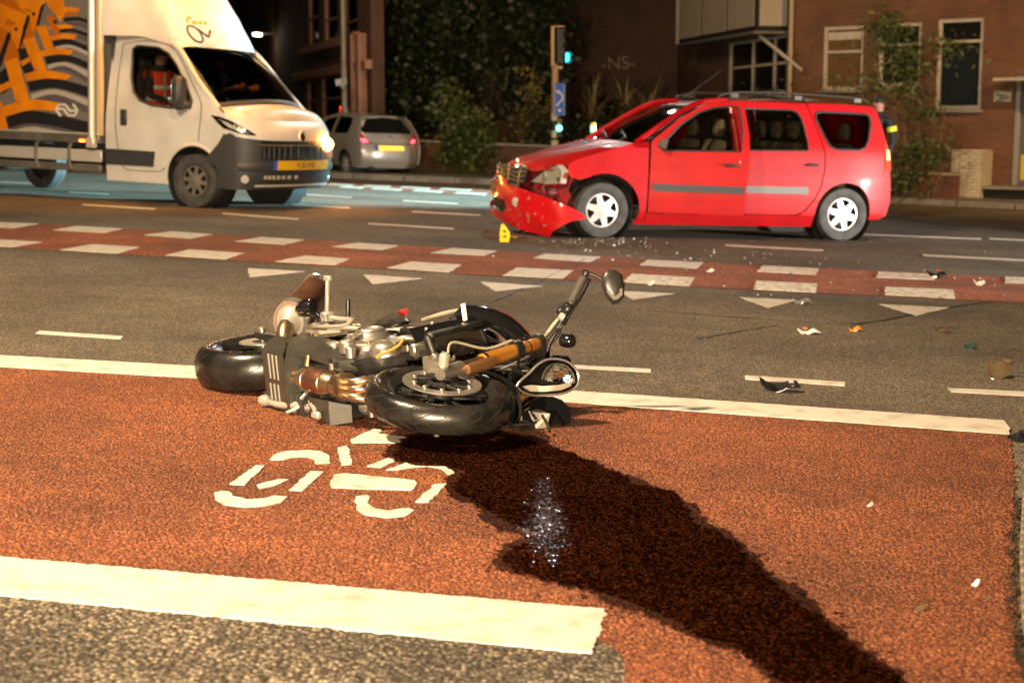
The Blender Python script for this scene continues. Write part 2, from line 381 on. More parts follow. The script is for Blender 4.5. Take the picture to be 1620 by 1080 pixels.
for q in [[(62, 524), (195, 532.5), (190, 537), (56, 528)], [(905, 578), (1030, 584.5), (1029, 589.5), (905, 583)], [(1178, 594.5), (1337, 605), (1336, 611), (1179, 600.5)], [(1499, 614.5), (1660, 622), (1660, 629), (1505, 620.5)],
          [(131, 323), (245, 330), (245, 332), (131, 325)], [(352, 337), (472, 346), (472, 348), (352, 339)], [(583, 353), (718, 361), (718, 363.2), (583, 355)], [(1147, 387), (1302, 395), (1302, 397.4), (1147, 389)], [(1459, 402.5), (1660, 412.5), (1660, 415.5), (1461, 405)],
          [(638, 317), (724, 321.8), (724, 323.4), (638, 318.6)], [(652, 334), (760, 340), (760, 341.8), (652, 335.8)], [(485, 307.5), (556, 312), (556, 313.6), (485, 309)], [(462, 323), (553, 328.2), (553, 330), (462, 324.6)], [(0, 287.5), (52, 290), (52, 291.4), (0, 289)], [(108, 303.5), (172, 307), (172, 308.5), (108, 305)],
          [(1365, 370), (1552, 377.4), (1552, 379), (1365, 371.6)], [(1565, 376.5), (1680, 382), (1680, 384), (1565, 378.2)]]:
    mark('lane_dash', q, road, z=.0045, jit=.002, step=.1)
for (x0, y0, x1, y1) in [(523, 290.5, 560, 292.6), (579, 293.2, 619, 295), (637, 295, 681, 298), (699, 297.7, 747, 300.6), (541, 295, 575, 296.5), (592, 297.4, 637, 300), (657, 300.6, 701, 303), (723, 304.2, 771, 306.8)]:
    mark('crossing_block', [(x0, y0), (x1, y1), (x1 - 6, y1 + 2.6), (x0 - 6, y0 + 2.6)], far_strip, z=.0085, jit=0)

# the bicycle symbol: separate thermoplastic pieces inside the red box
def sym(name, px): mark(name, px, bikebox, jit=.0025, step=.025)
def arc(cx, cy, rx, ry, a0, a1, w, n=14, sk=0.0):
    o, i = [], []
    for k in range(n + 1):
        a = math.radians(lerp(a0, a1, k / n)); c, s_ = math.cos(a), -math.sin(a)
        o.append((cx + (rx + w * .95) * c + sk * (ry + w * .35) * s_, cy + (ry + w * .33) * s_)); i.append((cx + (rx - w * .95) * c + sk * (ry - w * .35) * s_, cy + (ry - w * .33) * s_))
    return o + i[::-1]
sym('symbol_piece', [(427, 730), (434, 722), (455, 716), (485, 714.5), (508, 716.5), (521, 724), (522, 735), (498, 736), (497, 729), (485, 725), (462, 726), (447, 730)])
sym('symbol_piece', [(363, 768.5), (405, 739), (419, 739.5), (387, 770)])
sym('symbol_piece', [(457, 778), (491, 748), (512, 749), (478, 779)])
sym('symbol_piece', [(406, 770), (440, 761), (456, 761), (436, 770), (410, 775.5)])
sym('symbol_piece', [(339, 782), (352, 779.5), (362, 780.5), (368, 788), (392, 793), (420, 791), (434, 787), (455, 788.5), (445, 797), (420, 803), (385, 805), (355, 801), (340, 793)])
sym('symbol_piece', [(534, 711), (550, 707.5), (556, 737), (540, 738.5)])
sym('symbol_piece', [(554, 698.5), (594, 679.5), (604, 684), (598, 688), (688, 700), (683, 711.5), (618, 703), (556, 702.5)])
sym('symbol_piece', [(580, 740), (640, 717.5), (652, 718), (603, 742)])
sym('symbol_piece', [(611, 746), (646, 733), (664, 720), (672, 722), (668, 731), (695, 734), (714, 742), (719, 752), (708, 753), (698, 744), (675, 740), (650, 742), (628, 746)])
sym('symbol_piece', [(522, 769), (530, 753), (545, 751.5), (655, 762.5), (660, 768), (651, 778), (560, 775.5), (525, 774)])
sym('symbol_piece', [(657, 797), (688, 768.5), (707, 768), (678, 797)])
sym('symbol_piece', [(560, 796), (563, 788), (582, 786.5), (584, 790), (580, 798), (592, 807), (615, 811), (645, 806.5), (655, 810), (640, 819), (610, 822), (578, 817), (564, 808)])

# tar joints and tyre scuffs on the road
M_TAR = mat('joint_tar', (.012, .011, .010), .6, bump=.003, bscale=60)
def crack(px, wid, z=.0042):
    P = gp(*px); L_, R_ = [], []
    rnd = random.Random(int(px[0][0]))
    for i, p in enumerate(P):
        t = (P[min(i + 1, len(P) - 1)] - P[max(i - 1, 0)]); n = V((-t.y, t.x, 0)).normalized() * wid * rnd.uniform(.25, .75)
        L_.append(p + n); R_.append(p - n)
    sheet('tar_joint', [(p.x, p.y) for p in L_ + R_[::-1]], z, M_TAR, road, .003, .05)
crack([(766, 483), (810, 464), (850, 447)], .018)
crack([(850, 447), (890, 428), (925, 411)], .010, .0092)
crack([(735, 477), (860, 482), (1000, 489), (1150, 501), (1290, 510), (1450, 516), (1660, 530)], .014)
crack([(1345, 514), (1400, 507), (1440, 498), (1520, 484), (1580, 476)], .020)
crack([(1100, 537), (1150, 528), (1230, 515)], .014)
crack([(870, 527), (960, 533)], .010)
crack([(745, 977), (790, 981), (800, 984), (830, 986)], .0022, .0089)
crack([(870, 990), (905, 993)], .0016, .0089)
for k, (px, wd) in enumerate([([(620, 374), (740, 381), (800, 384)], .03), ([(640, 365), (900, 372), (1100, 377), (1290, 383), (1350, 384)], .05)]):
    crack(px, wd)

# spilt liquid running from the motorcycle
M_WET = asphalt('spilt_liquid', (.0040, .0014, .0009), (.022, .0058, .0020), (.075, .020, .007), 105, .0085, .9, rough=.70, spec=.0)
M_DAMP = asphalt('damp_asphalt', (.024, .0060, .0025), (.085, .022, .0080), (.12, .040, .017), 105, .0085, .9, rough=.75, spec=.05)
M_GLINT = asphalt('glint_flecks', (.0035, .0013, .0010), (.018, .0050, .0020), (.05, .015, .006), 105, .0006, .9, rough=.12, spec=.5)
def blob(name, px, z, m, grow=0.0, seed=3, fine=.0075):
    P = gp(*px); rnd = random.Random(seed); out = []; off = 0
    area = sum(P[i].x * P[(i + 1) % len(P)].y - P[(i + 1) % len(P)].x * P[i].y for i in range(len(P))); sg = -1 if area > 0 else 1
    for i in range(len(P)):
        a, b = P[i], P[(i + 1) % len(P)]; k = max(1, int((b - a).length / .010)); n = V((-(b - a).y, (b - a).x, 0)).normalized() * sg
        for j in range(k):
            off = off * .90 + rnd.gauss(0, .0065)
            q = a + (b - a) * (j / k) + n * (off + rnd.gauss(0, fine) + grow); out.append((q.x, q.y))
    return sheet(name, out, z, m)
SPILL = [(640, 697), (700, 684), (770, 684), (850, 700), (905, 722), (965, 747), (1010, 768), (1060, 782), (1075, 795), (1110, 830), (1160, 862), (1200, 895), (1240, 930), (1290, 975), (1350, 1025), (1395, 1062), (1470, 1125), (1290, 1125), (1230, 1070), (1160, 1030), (1100, 1005), (1050, 985), (1000, 966), (960, 945), (900, 930), (850, 917), (795, 903), (790, 893), (815, 872), (835, 850), (800, 838), (770, 812), (735, 790), (712, 770), (722, 748), (690, 737), (640, 735), (615, 722)]
dmp = blob('damp_edge', SPILL, .0090, M_DAMP, .022, 5, .0070); tag(dmp, 'damp rim of the spill soaking into the red asphalt', 'spill', kind='stuff')
pud = blob('spilt_liquid', SPILL, .0112, M_WET, -.004, 3, .0060)
tag(pud, 'dark wet liquid spilt from the motorcycle over the red asphalt', 'spill', kind='stuff')
b = B(); rnd = random.Random(21)
for k in range(760):  # glossy facets added to make the lamp's glints on the matte spill
    if k < 620:
        c = G(866 + rnd.gauss(0, 15), 828 + rnd.gauss(0, 30))
    else: c = G(rnd.uniform(720, 900), rnd.uniform(690, 770))
    s_ = rnd.uniform(.0015, .0052); tx, ty = rnd.gauss(0, .05), rnd.gauss(0, .05)
    b.add([c + V((math.cos(q * PI / 3) * s_ * rnd.uniform(.7, 1.9), math.sin(q * PI / 3) * s_ * rnd.uniform(.7, 1.1), .0125 + s_ * (tx * math.cos(q * PI / 3) + ty * math.sin(q * PI / 3)))) for q in range(6)], [tuple(range(6))])
flecks = obj('glint_flecks', b, M_GLINT, None, 0); tag(flecks, 'glossy flecks added on the spill to make lamp glints', 'spill', kind='stuff')
# paved footway with clay bricks at the right edge
foot = sheet('footway', gp((1612, 770), (1608, 880), (1612, 1010), (1640, 1110), (1680, 1400), (2600, 1400), (2600, 690), (1640, 700)), .006, M_TILE); tag(foot, kind='structure')
e0 = [G(1613, 790), G(1607, 880), G(1610, 1000), G(1632, 1110)]
bm_ = B().box((0, 0, 0), (.20, .085, .05), .006)
first = None
for i in range(26):
    t = i / 25 * 3; a = min(int(t), 2); p = e0[a].lerp(e0[a + 1], t - a)
    dd = (e0[min(a + 1, 3)] - e0[a]).normalized()
    if first is None: first = obj('paving_brick', bm_, M_TILE, foot); o = first
    else: o = inst(first, foot)
    o.matrix_local = MX.Translation(p + V((.115, 0, .002 + random.uniform(-.003, .003)))) @ MX.Rotation(math.atan2(dd.y, dd.x) + PI / 2 + random.uniform(-.02, .02), 4, 'Z')
def crumbs(name, label, m, pts, cat):
    b = B(); rnd = random.Random(8)
    for p, s_ in pts:
        a = rnd.uniform(0, PI); u = V((math.cos(a), math.sin(a), 0)) * s_; v = V((-u.y, u.x, 0)) * rnd.uniform(.4, .9); h = rnd.uniform(.002, .010)
        b.add([p + u, p + v + V((0, 0, h)), p - u + V((0, 0, h * .4)), p - v], [(0, 1, 2, 3)])
    return tag(obj(name, b, m, None, 0), label, cat, kind='stuff')
rnd = random.Random(12); pts = []
for _ in range(520):
    t = rnd.random() * 3; a = min(int(t), 2); p = e0[a].lerp(e0[a + 1], t - a); pts.append((p + V((-abs(rnd.gauss(0, .022)) + .012, 0, .0075)), rnd.uniform(.004, .012)))
crumbs('leaf_litter', 'dark leaf litter gathered along the paved edge', mat('leaf_litter', (.012, .010, .006), .95, col2=(.06, .034, .012), nscale=60), pts, 'litter')
pts = []; pv_ = [(p.x, p.y) for p in gp(*[(850, 700), (965, 747), (1060, 782), (1160, 862), (1290, 975), (1395, 1062), (1160, 1030), (1000, 966), (850, 917), (790, 893), (835, 850), (735, 790)])]
for _ in range(420):
    a, b_ = pv_[rnd.randrange(12)], None; i_ = pv_.index(a); b_ = pv_[(i_ + 1) % 12]; t = rnd.random()
    pts.append((V((lerp(a[0], b_[0], t) + rnd.gauss(0, .045), lerp(a[1], b_[1], t) + rnd.gauss(0, .045), .0062)), rnd.uniform(.002, .007)))
b = B()
for p, s_ in pts: b.add([p + V((math.cos(k * PI / 3) * s_ * 1.3, math.sin(k * PI / 3) * s_, 0)) for k in range(6)], [tuple(range(6))])
tag(obj('spilt_drops', b, M_DAMP, None, 0), 'small dark drops round the edge of the spill', 'spill', kind='stuff')
# ================================================================== THE MOTORCYCLE, lying on its left side
K_RUB = mat('tyre_rubber', (.0065, .0062, .006), .27, col2=(.018, .016, .013), nscale=9, bump=.0005, bscale=160, rvar=.16, detail=8, thresh=(.42, .68))
K_GROOVE = mat('tread_groove', (.003, .003, .003), .9)
K_BLK = mat('black_gloss', (.006, .006, .007), .16, coat=.8)
K_SAT = mat('black_satin', (.006, .006, .006), .40, col2=(.012, .0115, .0105), nscale=20, rvar=.12)
K_GRY = mat('grey_plastic', (.030, .028, .023), .38, col2=(.021, .020, .016), nscale=9, bump=.0004, bscale=300)
K_GOLD = mat('gold_anodised', (.80, .33, .05), .30, metal=.65, col2=(.62, .24, .03), nscale=6)
K_BRNZ = mat('heated_steel', (.33, .22, .125), .30, metal=.95, col2=(.46, .36, .24), nscale=11, rvar=.12)
K_COPR = mat('copper_steel', (.27, .13, .075), .38, metal=.9, col2=(.20, .10, .06), nscale=14, rvar=.12)
K_ALU = mat('cast_aluminium', (.28, .26, .225), .36, metal=.8, col2=(.28, .255, .215), nscale=16, bump=.0004, bscale=200)
K_CHR = mat('polished_steel', (.80, .78, .74), .20, metal=.9)
K_DSC = mat('brake_disc_steel', (.50, .47, .42), .28, metal=.85)
K_WHT = mat('pale_alloy', (.34, .32, .28), .34, metal=.45, col2=(.40, .37, .31), nscale=30)
K_SIL = mat('dark_silencer', (.26, .13, .075), .22, metal=.75, col2=(.13, .065, .045), nscale=5)
K_RAD = mat('radiator_core', (.035, .028, .022), .55, metal=.4)
K_RED = mat('red_plastic', (.50, .02, .012), .3, coat=.4)
K_LENS = glass('clear_lens', (.88, .88, .86))
K_REF = mat('reflector_bowl', (.85, .84, .80), .10, metal=1.0, bump=.004, bscale=38)
K_REFW = mat('white_reflector', (.85, .80, .76), .3)
K_WIRE = mat('cable_rubber', (.012, .012, .011), .5)
K_HOSE = mat('grey_hose', (.22, .20, .15), .5)

WB = 1.38; RK = math.radians(18)
A_F = AT(705, 631, 5.83)
yw = math.radians(-51)
bx = V((math.cos(yw), math.sin(yw), .04)).normalized(); bz = V((-math.sin(yw), math.cos(yw), .08))
BM = frame((0, 0, 0), bx, bz); BM.translation = A_F - BM.to_3x3() @ V((WB + .035, 0, 0))
bike = thing('motorcycle', 'black naked motorcycle with gold forks lying on its side on the red asphalt', 'motorcycle', BM)
ST_AX = V((-math.sin(RK), 0, math.cos(RK))); ST_P = V((WB - .03 * math.cos(RK), 0, -.03 * math.sin(RK)))
ST = MX.Translation(ST_P) @ MX.Rotation(math.radians(11), 4, ST_AX) @ MX.Translation(-ST_P)
def fo(name, b, m, parent=bike, steer=False, smooth=38):
    if steer: b.xf(ST)
    return obj(name, b, m, parent, smooth)
YL = V((0, 1, 0))

def tyre_profile(R, w, crown, rim):
    hw = w / 2; pr = [(rim, -hw * .74), (rim + .006, -hw * .86), (rim + .03, -hw * .98)]
    for i in range(-9, 10):
        h = i / 9 * .995; pr.append((R - crown * (1 - math.sqrt(1 - h * h)) / (1 - math.sqrt(1 - .995 ** 2)), h * hw))
    pr += [(rim + .03, hw * .98), (rim + .006, hw * .86), (rim, hw * .74), (rim - .012, hw * .5), (rim - .012, -hw * .5)]
    return pr
def moto_wheel(name, c, R, w, crown, steer, discR):
    c = V(c); hw = w / 2; rim = .216
    r = B()
    r.lathe([(rim + .002, -hw * .80), (rim + .012, -hw * .86), (rim + .010, -hw * .72), (rim - .018, -hw * .40), (rim - .022, 0), (rim - .018, hw * .40), (rim + .010, hw * .72), (rim + .012, hw * .86), (rim + .002, hw * .80), (rim - .03, hw * .42), (rim - .034, -hw * .42)], c, YL, 56, closed=True)
    for k in range(5):
        for dd in (-.17, .17):
            a = 2 * PI * k / 5 + dd; b_ = 2 * PI * k / 5 + dd * .35
            p0 = c + V((math.cos(b_) * .045, 0, math.sin(b_) * .045)); p1 = c + V((math.cos(a) * (rim - .02), 0, math.sin(a) * (rim - .02)))
            r.tube([p0, p0.lerp(p1, .5), p1], [.017, .013, .014], 8, flat=1.0)
    r.cyl(c - YL * .06, c + YL * .06, .05, 20, .006)
    wh = fo(name, r, K_SAT, steer=steer)
    t = B().lathe(tyre_profile(R, w, crown, rim), c, YL, 96, closed=True)
    ty = fo('tyre', t, K_RUB, wh, steer)
    g = B(); n = 26
    for k in range(n):
        for sd in (-1, 1):
            a0 = 2 * PI * (k + (.5 if sd > 0 else 0)) / n; pts = []
            for j in range(9):
                u = j / 8; h = sd * (.08 + .80 * u); a = a0 + .30 * u + (.05 * math.sin(u * 6) if k % 2 else .10 * u)
                if k % 3 == 1 and u > .62: break
                rr = R - crown * (1 - math.sqrt(1 - h * h)) / (1 - math.sqrt(1 - .995 ** 2)) - .0004
                pts.append(c + V((math.cos(a) * rr, h * hw, math.sin(a) * rr)))
            g.tube(pts, [.0009, .0019, .0019, .0017, .0011], 5)
    fo('tread_groove', g, K_GROOVE, wh, steer)
    return wh
fw = moto_wheel('front_wheel', (WB, 0, 0), .298, .118, .040, True, .155)
rw = moto_wheel('rear_wheel', (0, 0, 0), .318, .186, .052, False, .11)

# front brake disc (the one facing up) with drilled holes, carrier and bobbins
def circ(r, n, cx=0, cy=0, ph=0): return [(cx + r * math.cos(ph + 2 * PI * i / n), cy + r * math.sin(ph + 2 * PI * i / n)) for i in range(n)]
for sd in (-1,):
    holes = [circ(.116, 48)]
    for k in range(36):
        a = 2 * PI * k / 36; rr = .126 + .009 * (k % 3)
        holes.append(circ(.0042, 7, rr * math.cos(a), rr * math.sin(a)))
    yy = sd * .072
    d = B().panel(circ(.156, 72), holes, lambda a, b: (WB + a, yy, b), .02, .005, edge=.02)
    disc = fo('brake_disc', d, K_DSC, fw, True)
    cr = B()
    for k in range(10):
        a = 2 * PI * k / 10
        cr.tube([(WB + .055 * math.cos(a - .3), yy + .002, .055 * math.sin(a - .3)), (WB + .112 * math.cos(a), yy + .002, .112 * math.sin(a))], [.010, .007], 6)
    cr.lathe([(.045, -.006), (.062, -.006), (.062, .006), (.045, .006)], (WB, yy, 0), YL, 30, closed=True)
    fo('disc_carrier', cr, K_SAT, fw, True)
    bb = B()
    for k in range(10):
        a = 2 * PI * k / 10; p = V((WB + .113 * math.cos(a), yy, .113 * math.sin(a))); bb.cyl(p - YL * .007, p + YL * .006, .0105, 12, .002)
    fo('disc_bobbin', bb, K_ALU, fw, True)
d2 = B().panel(circ(.156, 48), [circ(.07, 30)], lambda a, b: (WB + a, .072, b), .05, .005, edge=.03); fo('brake_disc', d2, K_DSC, fw, True)

# fork: axle clamp, slider, gold outer tube, clamps
def fk(t, y, off=0.03):
    "point t metres up the fork leg from the axle"
    return V((WB, y, 0)) + ST_AX * t
for y in (-.108, .108):
    s_ = -1 if y < 0 else 1
    ft = B(); ft.cyl(V((WB, y * .78, 0)), V((WB, y * 1.30, 0)), .021, 18, .004); ft.cyl(V((WB, y * 1.28, 0)), V((WB, y * 1.42, 0)), .013, 14, .003)
    ft.tube([fk(-.02, y), fk(.05, y), fk(.12, y)], [.026, .029, .029], 14)
    ft.tube([fk(.035, y), fk(.035, y) + V((-.05, 0, .03)), fk(.06, y) + V((-.085, s_ * -.02, .04))], [.014, .012, .012], 8)
    fo('axle_clamp', ft, K_ALU, steer=True)
    fo('fork_slider', B().tube([fk(.10, y), fk(.33, y)], .0215, 18), K_SIL, steer=True)
    fo('fork_guard', B().tube([fk(.12, y) + V((.03, 0, .01)), fk(.22, y) + V((.034, 0, .01)), fk(.30, y) + V((.03, 0, .01))], [.020, .026, .022], 12, flat=.9), mat('bronze_guard', (.22, .11, .045), .4, metal=.6) if y < 0 else MATS['bronze_guard'], steer=True)
    g = B(); g.lathe([(.0, .27), (.026, .27), (.030, .275), (.030, .52), (.0275, .53), (.0275, .735), (.024, .742), (0, .742)], (WB, y, 0), ST_AX, 24)
    gf = fo('fork_tube', g, K_GOLD, steer=True)
    rg = B(); rg.lathe([(.031, .272), (.033, .275), (.033, .286), (.031, .289)], (WB, y, 0), ST_AX, 24); rg.lathe([(.028, .60), (.0295, .602), (.0295, .606), (.028, .608)], (WB, y, 0), ST_AX, 24); rg.cyl(fk(.742, y), fk(.752, y), .020, 16, .003)
    fo('fork_ring', rg, K_BLK, gf, True)
cl = B()
for t, th in ((.525, .05), (.70, .035)):
    pts = []
    for y in (-.108, .108):
        for a in range(10):
            e = V((math.cos(a * PI / 5) * .043, math.sin(a * PI / 5) * .043, 0))
            for h in (-th / 2, th / 2): pts.append(fk(t + h, y) + e)
    pts += [fk(t + h, 0) + V((-.07, 0, 0)) for h in (-th / 2, th / 2)]
    cl.hull(pts)
fo('triple_clamp', cl, K_SAT, steer=True)
# front caliper on the upper side
cp = B(); q = fk(.12, -.108) + V((-.095, .035, -.03))
cp.hull([q + V(p) for p in ((-.055, -.045, -.05), (-.05, -.045, .055), (.03, -.045, .06), (.045, -.045, -.035), (-.045, .03, -.045), (-.04, .03, .05), (.025, .03, .055), (.035, .03, -.03), (-.03, -.056, -.02), (-.03, -.056, .03), (.015, -.056, .03), (.015, -.056, -.02))])
for dx, dz in ((-.022, -.012), (-.018, .03)): cp.cyl(q + V((dx, -.05, dz)), q + V((dx, -.064, dz)), .017, 16, .003)
for dx, dz in ((-.045, .045), (.03, -.025), (.02, .05)): cp.cyl(q + V((dx, -.04, dz)), q + V((dx, -.062, dz)), .007, 8, .001)
fo('brake_caliper', cp, K_ALU, steer=True)
ax_ = B(); ax_.cyl(V((WB, -.135, 0)), V((WB, -.185, 0)), .021, 20, .003); ax_.cyl(V((WB, -.185, 0)), V((WB, -.190, 0)), .014, 6, .001); fo('wheel_axle', ax_, K_WHT, steer=True)
hs = B(); hs.tube([q + V((-.02, -.05, .05)), q + V((-.06, -.09, .10)), fk(.36, -.108) + V((-.06, -.02, 0)), fk(.50, -.10) + V((-.02, -.05, 0))], .0055, 8, 6); fo('brake_hose', hs, K_HOSE, steer=True)
# front mudguard (short, behind the fork, black)
mg = B().grid(26, 9, lambda u, v: V((WB, 0, 0)) + V((math.cos(lerp(.62, 2.35, u)) * (.322 - .022 * (2 * v - 1) ** 2), (2 * v - 1) * .066, math.sin(lerp(.62, 2.35, u)) * (.322 - .022 * (2 * v - 1) ** 2))))
fo('mudguard', mg, K_SAT, steer=True)

# handlebar, grip, lever, bar-end mirror (right side stands up in the air)
hb0 = fk(.76, 0) + V((.0, 0, .02))
BE = V((WB - .12, -.375, .885))                         # bar end
ins = hb0 + V((.02, -.14, .05))
bar = B().tube([hb0 + V((-.01, .14, .03)), hb0 + V((0, .06, .01)), hb0 + V((0, -.06, .01)), ins, ins.lerp(BE, .35), BE], .0115, 12, 5); bar.xf(MX()); fo('handlebar', bar, K_SAT)
dirb = (BE - ins).normalized()
gr = B(); g0 = BE - dirb * .135; L0 = .135; prof = [(0.012, 0), (.025, .002), (.025, .008), (.020, .010)]
for i in range(14): h = .012 + i * .0085; prof += [(.0195, h), (.021, h + .003), (.021, h + .0055), (.0195, h + .0075)]
prof += [(.0165, L0 - .003), (0, L0)]; gr.lathe(prof, g0, dirb, 20)
fo('hand_grip', gr, mat('grip_rubber', (.030, .026, .021), .6))
be = B().cyl(BE, BE + dirb * .022, .019, 18, .004); fo('bar_end', be, K_SAT)
sw = B(); sq = dirb.to_track_quat('Z', 'X').to_matrix(); sw.box(g0 - dirb * .03, (.05, .048, .052), .01, sq); sw.box(g0 - dirb * .035 + V((-.02, 0, -.02)), (.03, .022, .04), .006, sq); swo = fo('switch_housing', sw, K_SAT)
cw = B().box(g0 - dirb * .068 + V((.012, 0, -.012)), (.04, .036, .035), .008, sq); fo('lever_clamp', cw, K_WHT)
lv = B(); l0 = g0 - dirb * .05 + V((.045, 0, -.02)); lv.tube([l0 - dirb * .05, l0, l0 + dirb * .06 + V((.022, 0, -.004)), l0 + dirb * .13 + V((.028, 0, -.004)), l0 + dirb * .165 + V((.02, 0, 0))], [.011, .012, .0075, .0065, .006, .008], 10, 5, flat=.7); lv.lathe([(0, -.009), (.008, -.004), (.0095, 0), (.008, .005), (0, .009)], l0 + dirb * .168 + V((.019, 0, 0)), dirb, 12); fo('brake_lever', lv, K_BLK)
rs = B(); rc = g0 - dirb * .12 + V((.06, 0, -.02)); rs.lathe([(0, -.025), (.028, -.025), (.031, -.02), (.031, .02), (.027, .027), (0, .027)], rc + V((.02, .05, .0)), V((1, 0, .3)), 20); fo('fluid_reservoir', rs, K_BLK)
cb = B()
for k, (o1, o2) in enumerate([((.0, 0, .0), (-.02, .02, .03)), ((.012, .01, -.01), (.03, .0, -.04)), ((-.014, 0, .012), (-.05, .03, .0))]):
    cb.tube([g0 - dirb * .04 + V(o1), g0 - dirb * .10 + V(o1) * 1.6, ins + V(o2), hb0 + V(o2) + V((.02, -.06, -.06)), fk(.56, -.03) + V((.05, 0, 0))], .0058, 8, 6)
fo('control_cable', cb, K_WIRE)
cb2 = B().tube([g0 - dirb * .06 + V((-.016, 0, .016)), ins + V((-.03, -.03, .02)), hb0 + V((-.03, -.09, -.02)), fk(.60, -.09) + V((-.06, -.03, 0))], .008, 8, 6); fo('throttle_cable', cb2, K_HOSE)
# bar-end mirror: stem going forward, shield-shaped head
mh = BE + V((.085, .045, .06))
sm_ = B().tube([BE + dirb * .012, BE + dirb * .012 + (mh - BE) * .5 + V((.0, -.004, .0)), mh], [.010, .007, .007], 10, 4); fo('mirror_stem', sm_, K_SAT)
mn = (V((WB, 0, 0)) - V((WB, 0, 0)) + BM.to_3x3().inverted() @ V((.12, -.97, .18))).normalized()       # back of the mirror looks towards the photographer
mu = (BM.to_3x3().inverted() @ V((-.06, 0, 1))); mu = (mu - mn * mu.dot(mn)).normalized(); mr_ = mu.cross(mn)
ol = [(-.036, .045), (-.018, .062), (.010, .060), (.034, .044), (.042, .006), (.038, -.034), (.014, -.055), (-.004, -.056), (-.026, -.030), (-.040, .010)]
mc = mh + mr_ * .018 - mu * .012
mb = B()
for lvl, (sc_, dp) in enumerate([(1.0, -.012), (1.0, 0.0), (.86, .010), (.55, .016), (.0, .018)]):
    pass
rings = [(1.0, -.010), (1.02, .0), (.90, .009), (.60, .016), (.25, .018)]
vs = [mc + (mr_ * a + mu * b) * s_ + mn * d_ for s_, d_ in rings for a, b in [(a * 1.2, b * 1.25) for a, b in ol]]; n_ = len(ol)
fs = [(i * n_ + j, i * n_ + (j + 1) % n_, (i + 1) * n_ + (j + 1) % n_, (i + 1) * n_ + j) for i in range(len(rings) - 1) for j in range(n_)] + [tuple((len(rings) - 1) * n_ + j for j in range(n_)), tuple(range(n_ - 1, -1, -1))]
mo = fo('mirror', mb.add(vs, fs), mat('mirror_shell', (.016, .015, .013), .35), smooth=50)
mp_ = [(a * .86, b * .86) for a, b in ol if b < .0 or abs(a) > .034]
fo('mirror_badge', B().prism([(-.030, -.012), (.034, -.004), (.032, -.030), (.012, -.046), (-.003, -.047), (-.021, -.026)], lambda a, b, t: mc + (mr_ * a + mu * b) * 1.12 + mn * t, .008, .0165), mat('mirror_pale', (.085, .078, .065), .5), mo)

# headlamp: pointed bug-eye unit with chrome rim, bowl and lens, turned with the fork
hl = fk(.56, -.035) + V((.19, 0, .02))
hn = V((.90, -.36, -.22)).normalized(); hu = V((-.30, -.92, .2)); hu = (hu - hn * hu.dot(hn)).normalized(); hr = hu.cross(hn)
if (BM.to_3x3() @ hr).x < 0: hr = -hr
hol = [(-.128, -.040), (-.105, -.056), (-.07, -.063), (-.02, -.058), (.045, -.046), (.088, -.022), (.097, .006), (.088, .034), (.060, .056), (.025, .064), (-.02, .060), (-.055, .040), (-.085, .008), (-.115, -.020)]
def hp(a, b, t): return hl + (hr * a + hu * b) * 1.22 + hn * t
rings = [(.45, -.12), (.80, -.085), (1.0, -.03), (1.06, 0), (1.06, .010)]
n_ = len(hol); vs = [hp(a * s_, b * s_, d_) for s_, d_ in rings for a, b in hol]
fs = [(i * n_ + j, i * n_ + (j + 1) % n_, (i + 1) * n_ + (j + 1) % n_, (i + 1) * n_ + j) for i in range(len(rings) - 1) for j in range(n_)] + [tuple(range(n_))]
hlo = fo('headlamp', B().add(vs, fs), K_BLK, steer=True, smooth=50)
rm = B(); rm.tube([hp(a * 1.03, b * 1.03, .012) for a, b in crom([V((a, b, 0)) for a, b in hol] + [V((hol[0][0], hol[0][1], 0))], 4) for a, b in [(a, b)]] if False else [hp(p.x * 1.03, p.y * 1.03, .012) for p in crom([V((a, b, 0)) for a, b in hol + hol[:1]], 4)], .0048, 8, caps=False); fo('headlamp_rim', rm, K_CHR, hlo, True)
bw = B()
vs = [hp(a * s_, b * s_, d_) for s_, d_ in [(.99, .008), (.93, -.01), (.80, -.03), (.45, -.05), (.0, -.055)] for a, b in hol]
fs = [(i * n_ + j, i * n_ + (j + 1) % n_, (i + 1) * n_ + (j + 1) % n_, (i + 1) * n_ + j) for i in range(4) for j in range(n_)]
bw.add(vs, fs); bwo = fo('lamp_bowl', bw, K_SAT, hlo, True, smooth=30)
cc_ = (.028, .014); dm = B()
dome = lambda u, v: hp(cc_[0] + math.cos(u * PI) * .062 * math.sin(v * PI / 2 + .0) , cc_[1] - .022 + math.sin(u * PI) * .062 * math.sin(v * PI / 2), -.03 + .028 * math.sin(v * PI / 2) ** 2)
dm.grid(15, 7, dome); fo('lamp_reflector', dm, K_REF, hlo, True, smooth=25)
dr = B().prism([(-.105, -.038), (-.075, -.052), (-.02, -.048), (.04, -.037), (.078, -.018), (.075, -.006), (.03, -.020), (-.03, -.030), (-.075, -.030)], hp, -.012, .002); fo('daytime_lamp', dr, mat('lamp_strip', (.80, .74, .64), .3), hlo, True)
rb_ = B().tube([hp(cc_[0] + math.cos(a * PI / 12) * .062, cc_[1] - .022 + math.sin(a * PI / 12) * .062, .0) for a in range(13)], .0035, 6); fo('reflector_ring', rb_, K_CHR, hlo, True)
ln = B().grid(9, 3, lambda u, v: hp(0, 0, 0))
lv_ = [hp(a * .99, b * .99, .012) for a, b in hol] + [hp(a * .6, b * .6, .022) for a, b in hol] + [hp(0, 0, .025)]
lf = [(j, (j + 1) % n_, n_ + (j + 1) % n_, n_ + j) for j in range(n_)] + [(n_ + j, n_ + (j + 1) % n_, 2 * n_) for j in range(n_)]
fo('headlamp_lens', B().add(lv_, lf), K_LENS, hlo, True, smooth=60)
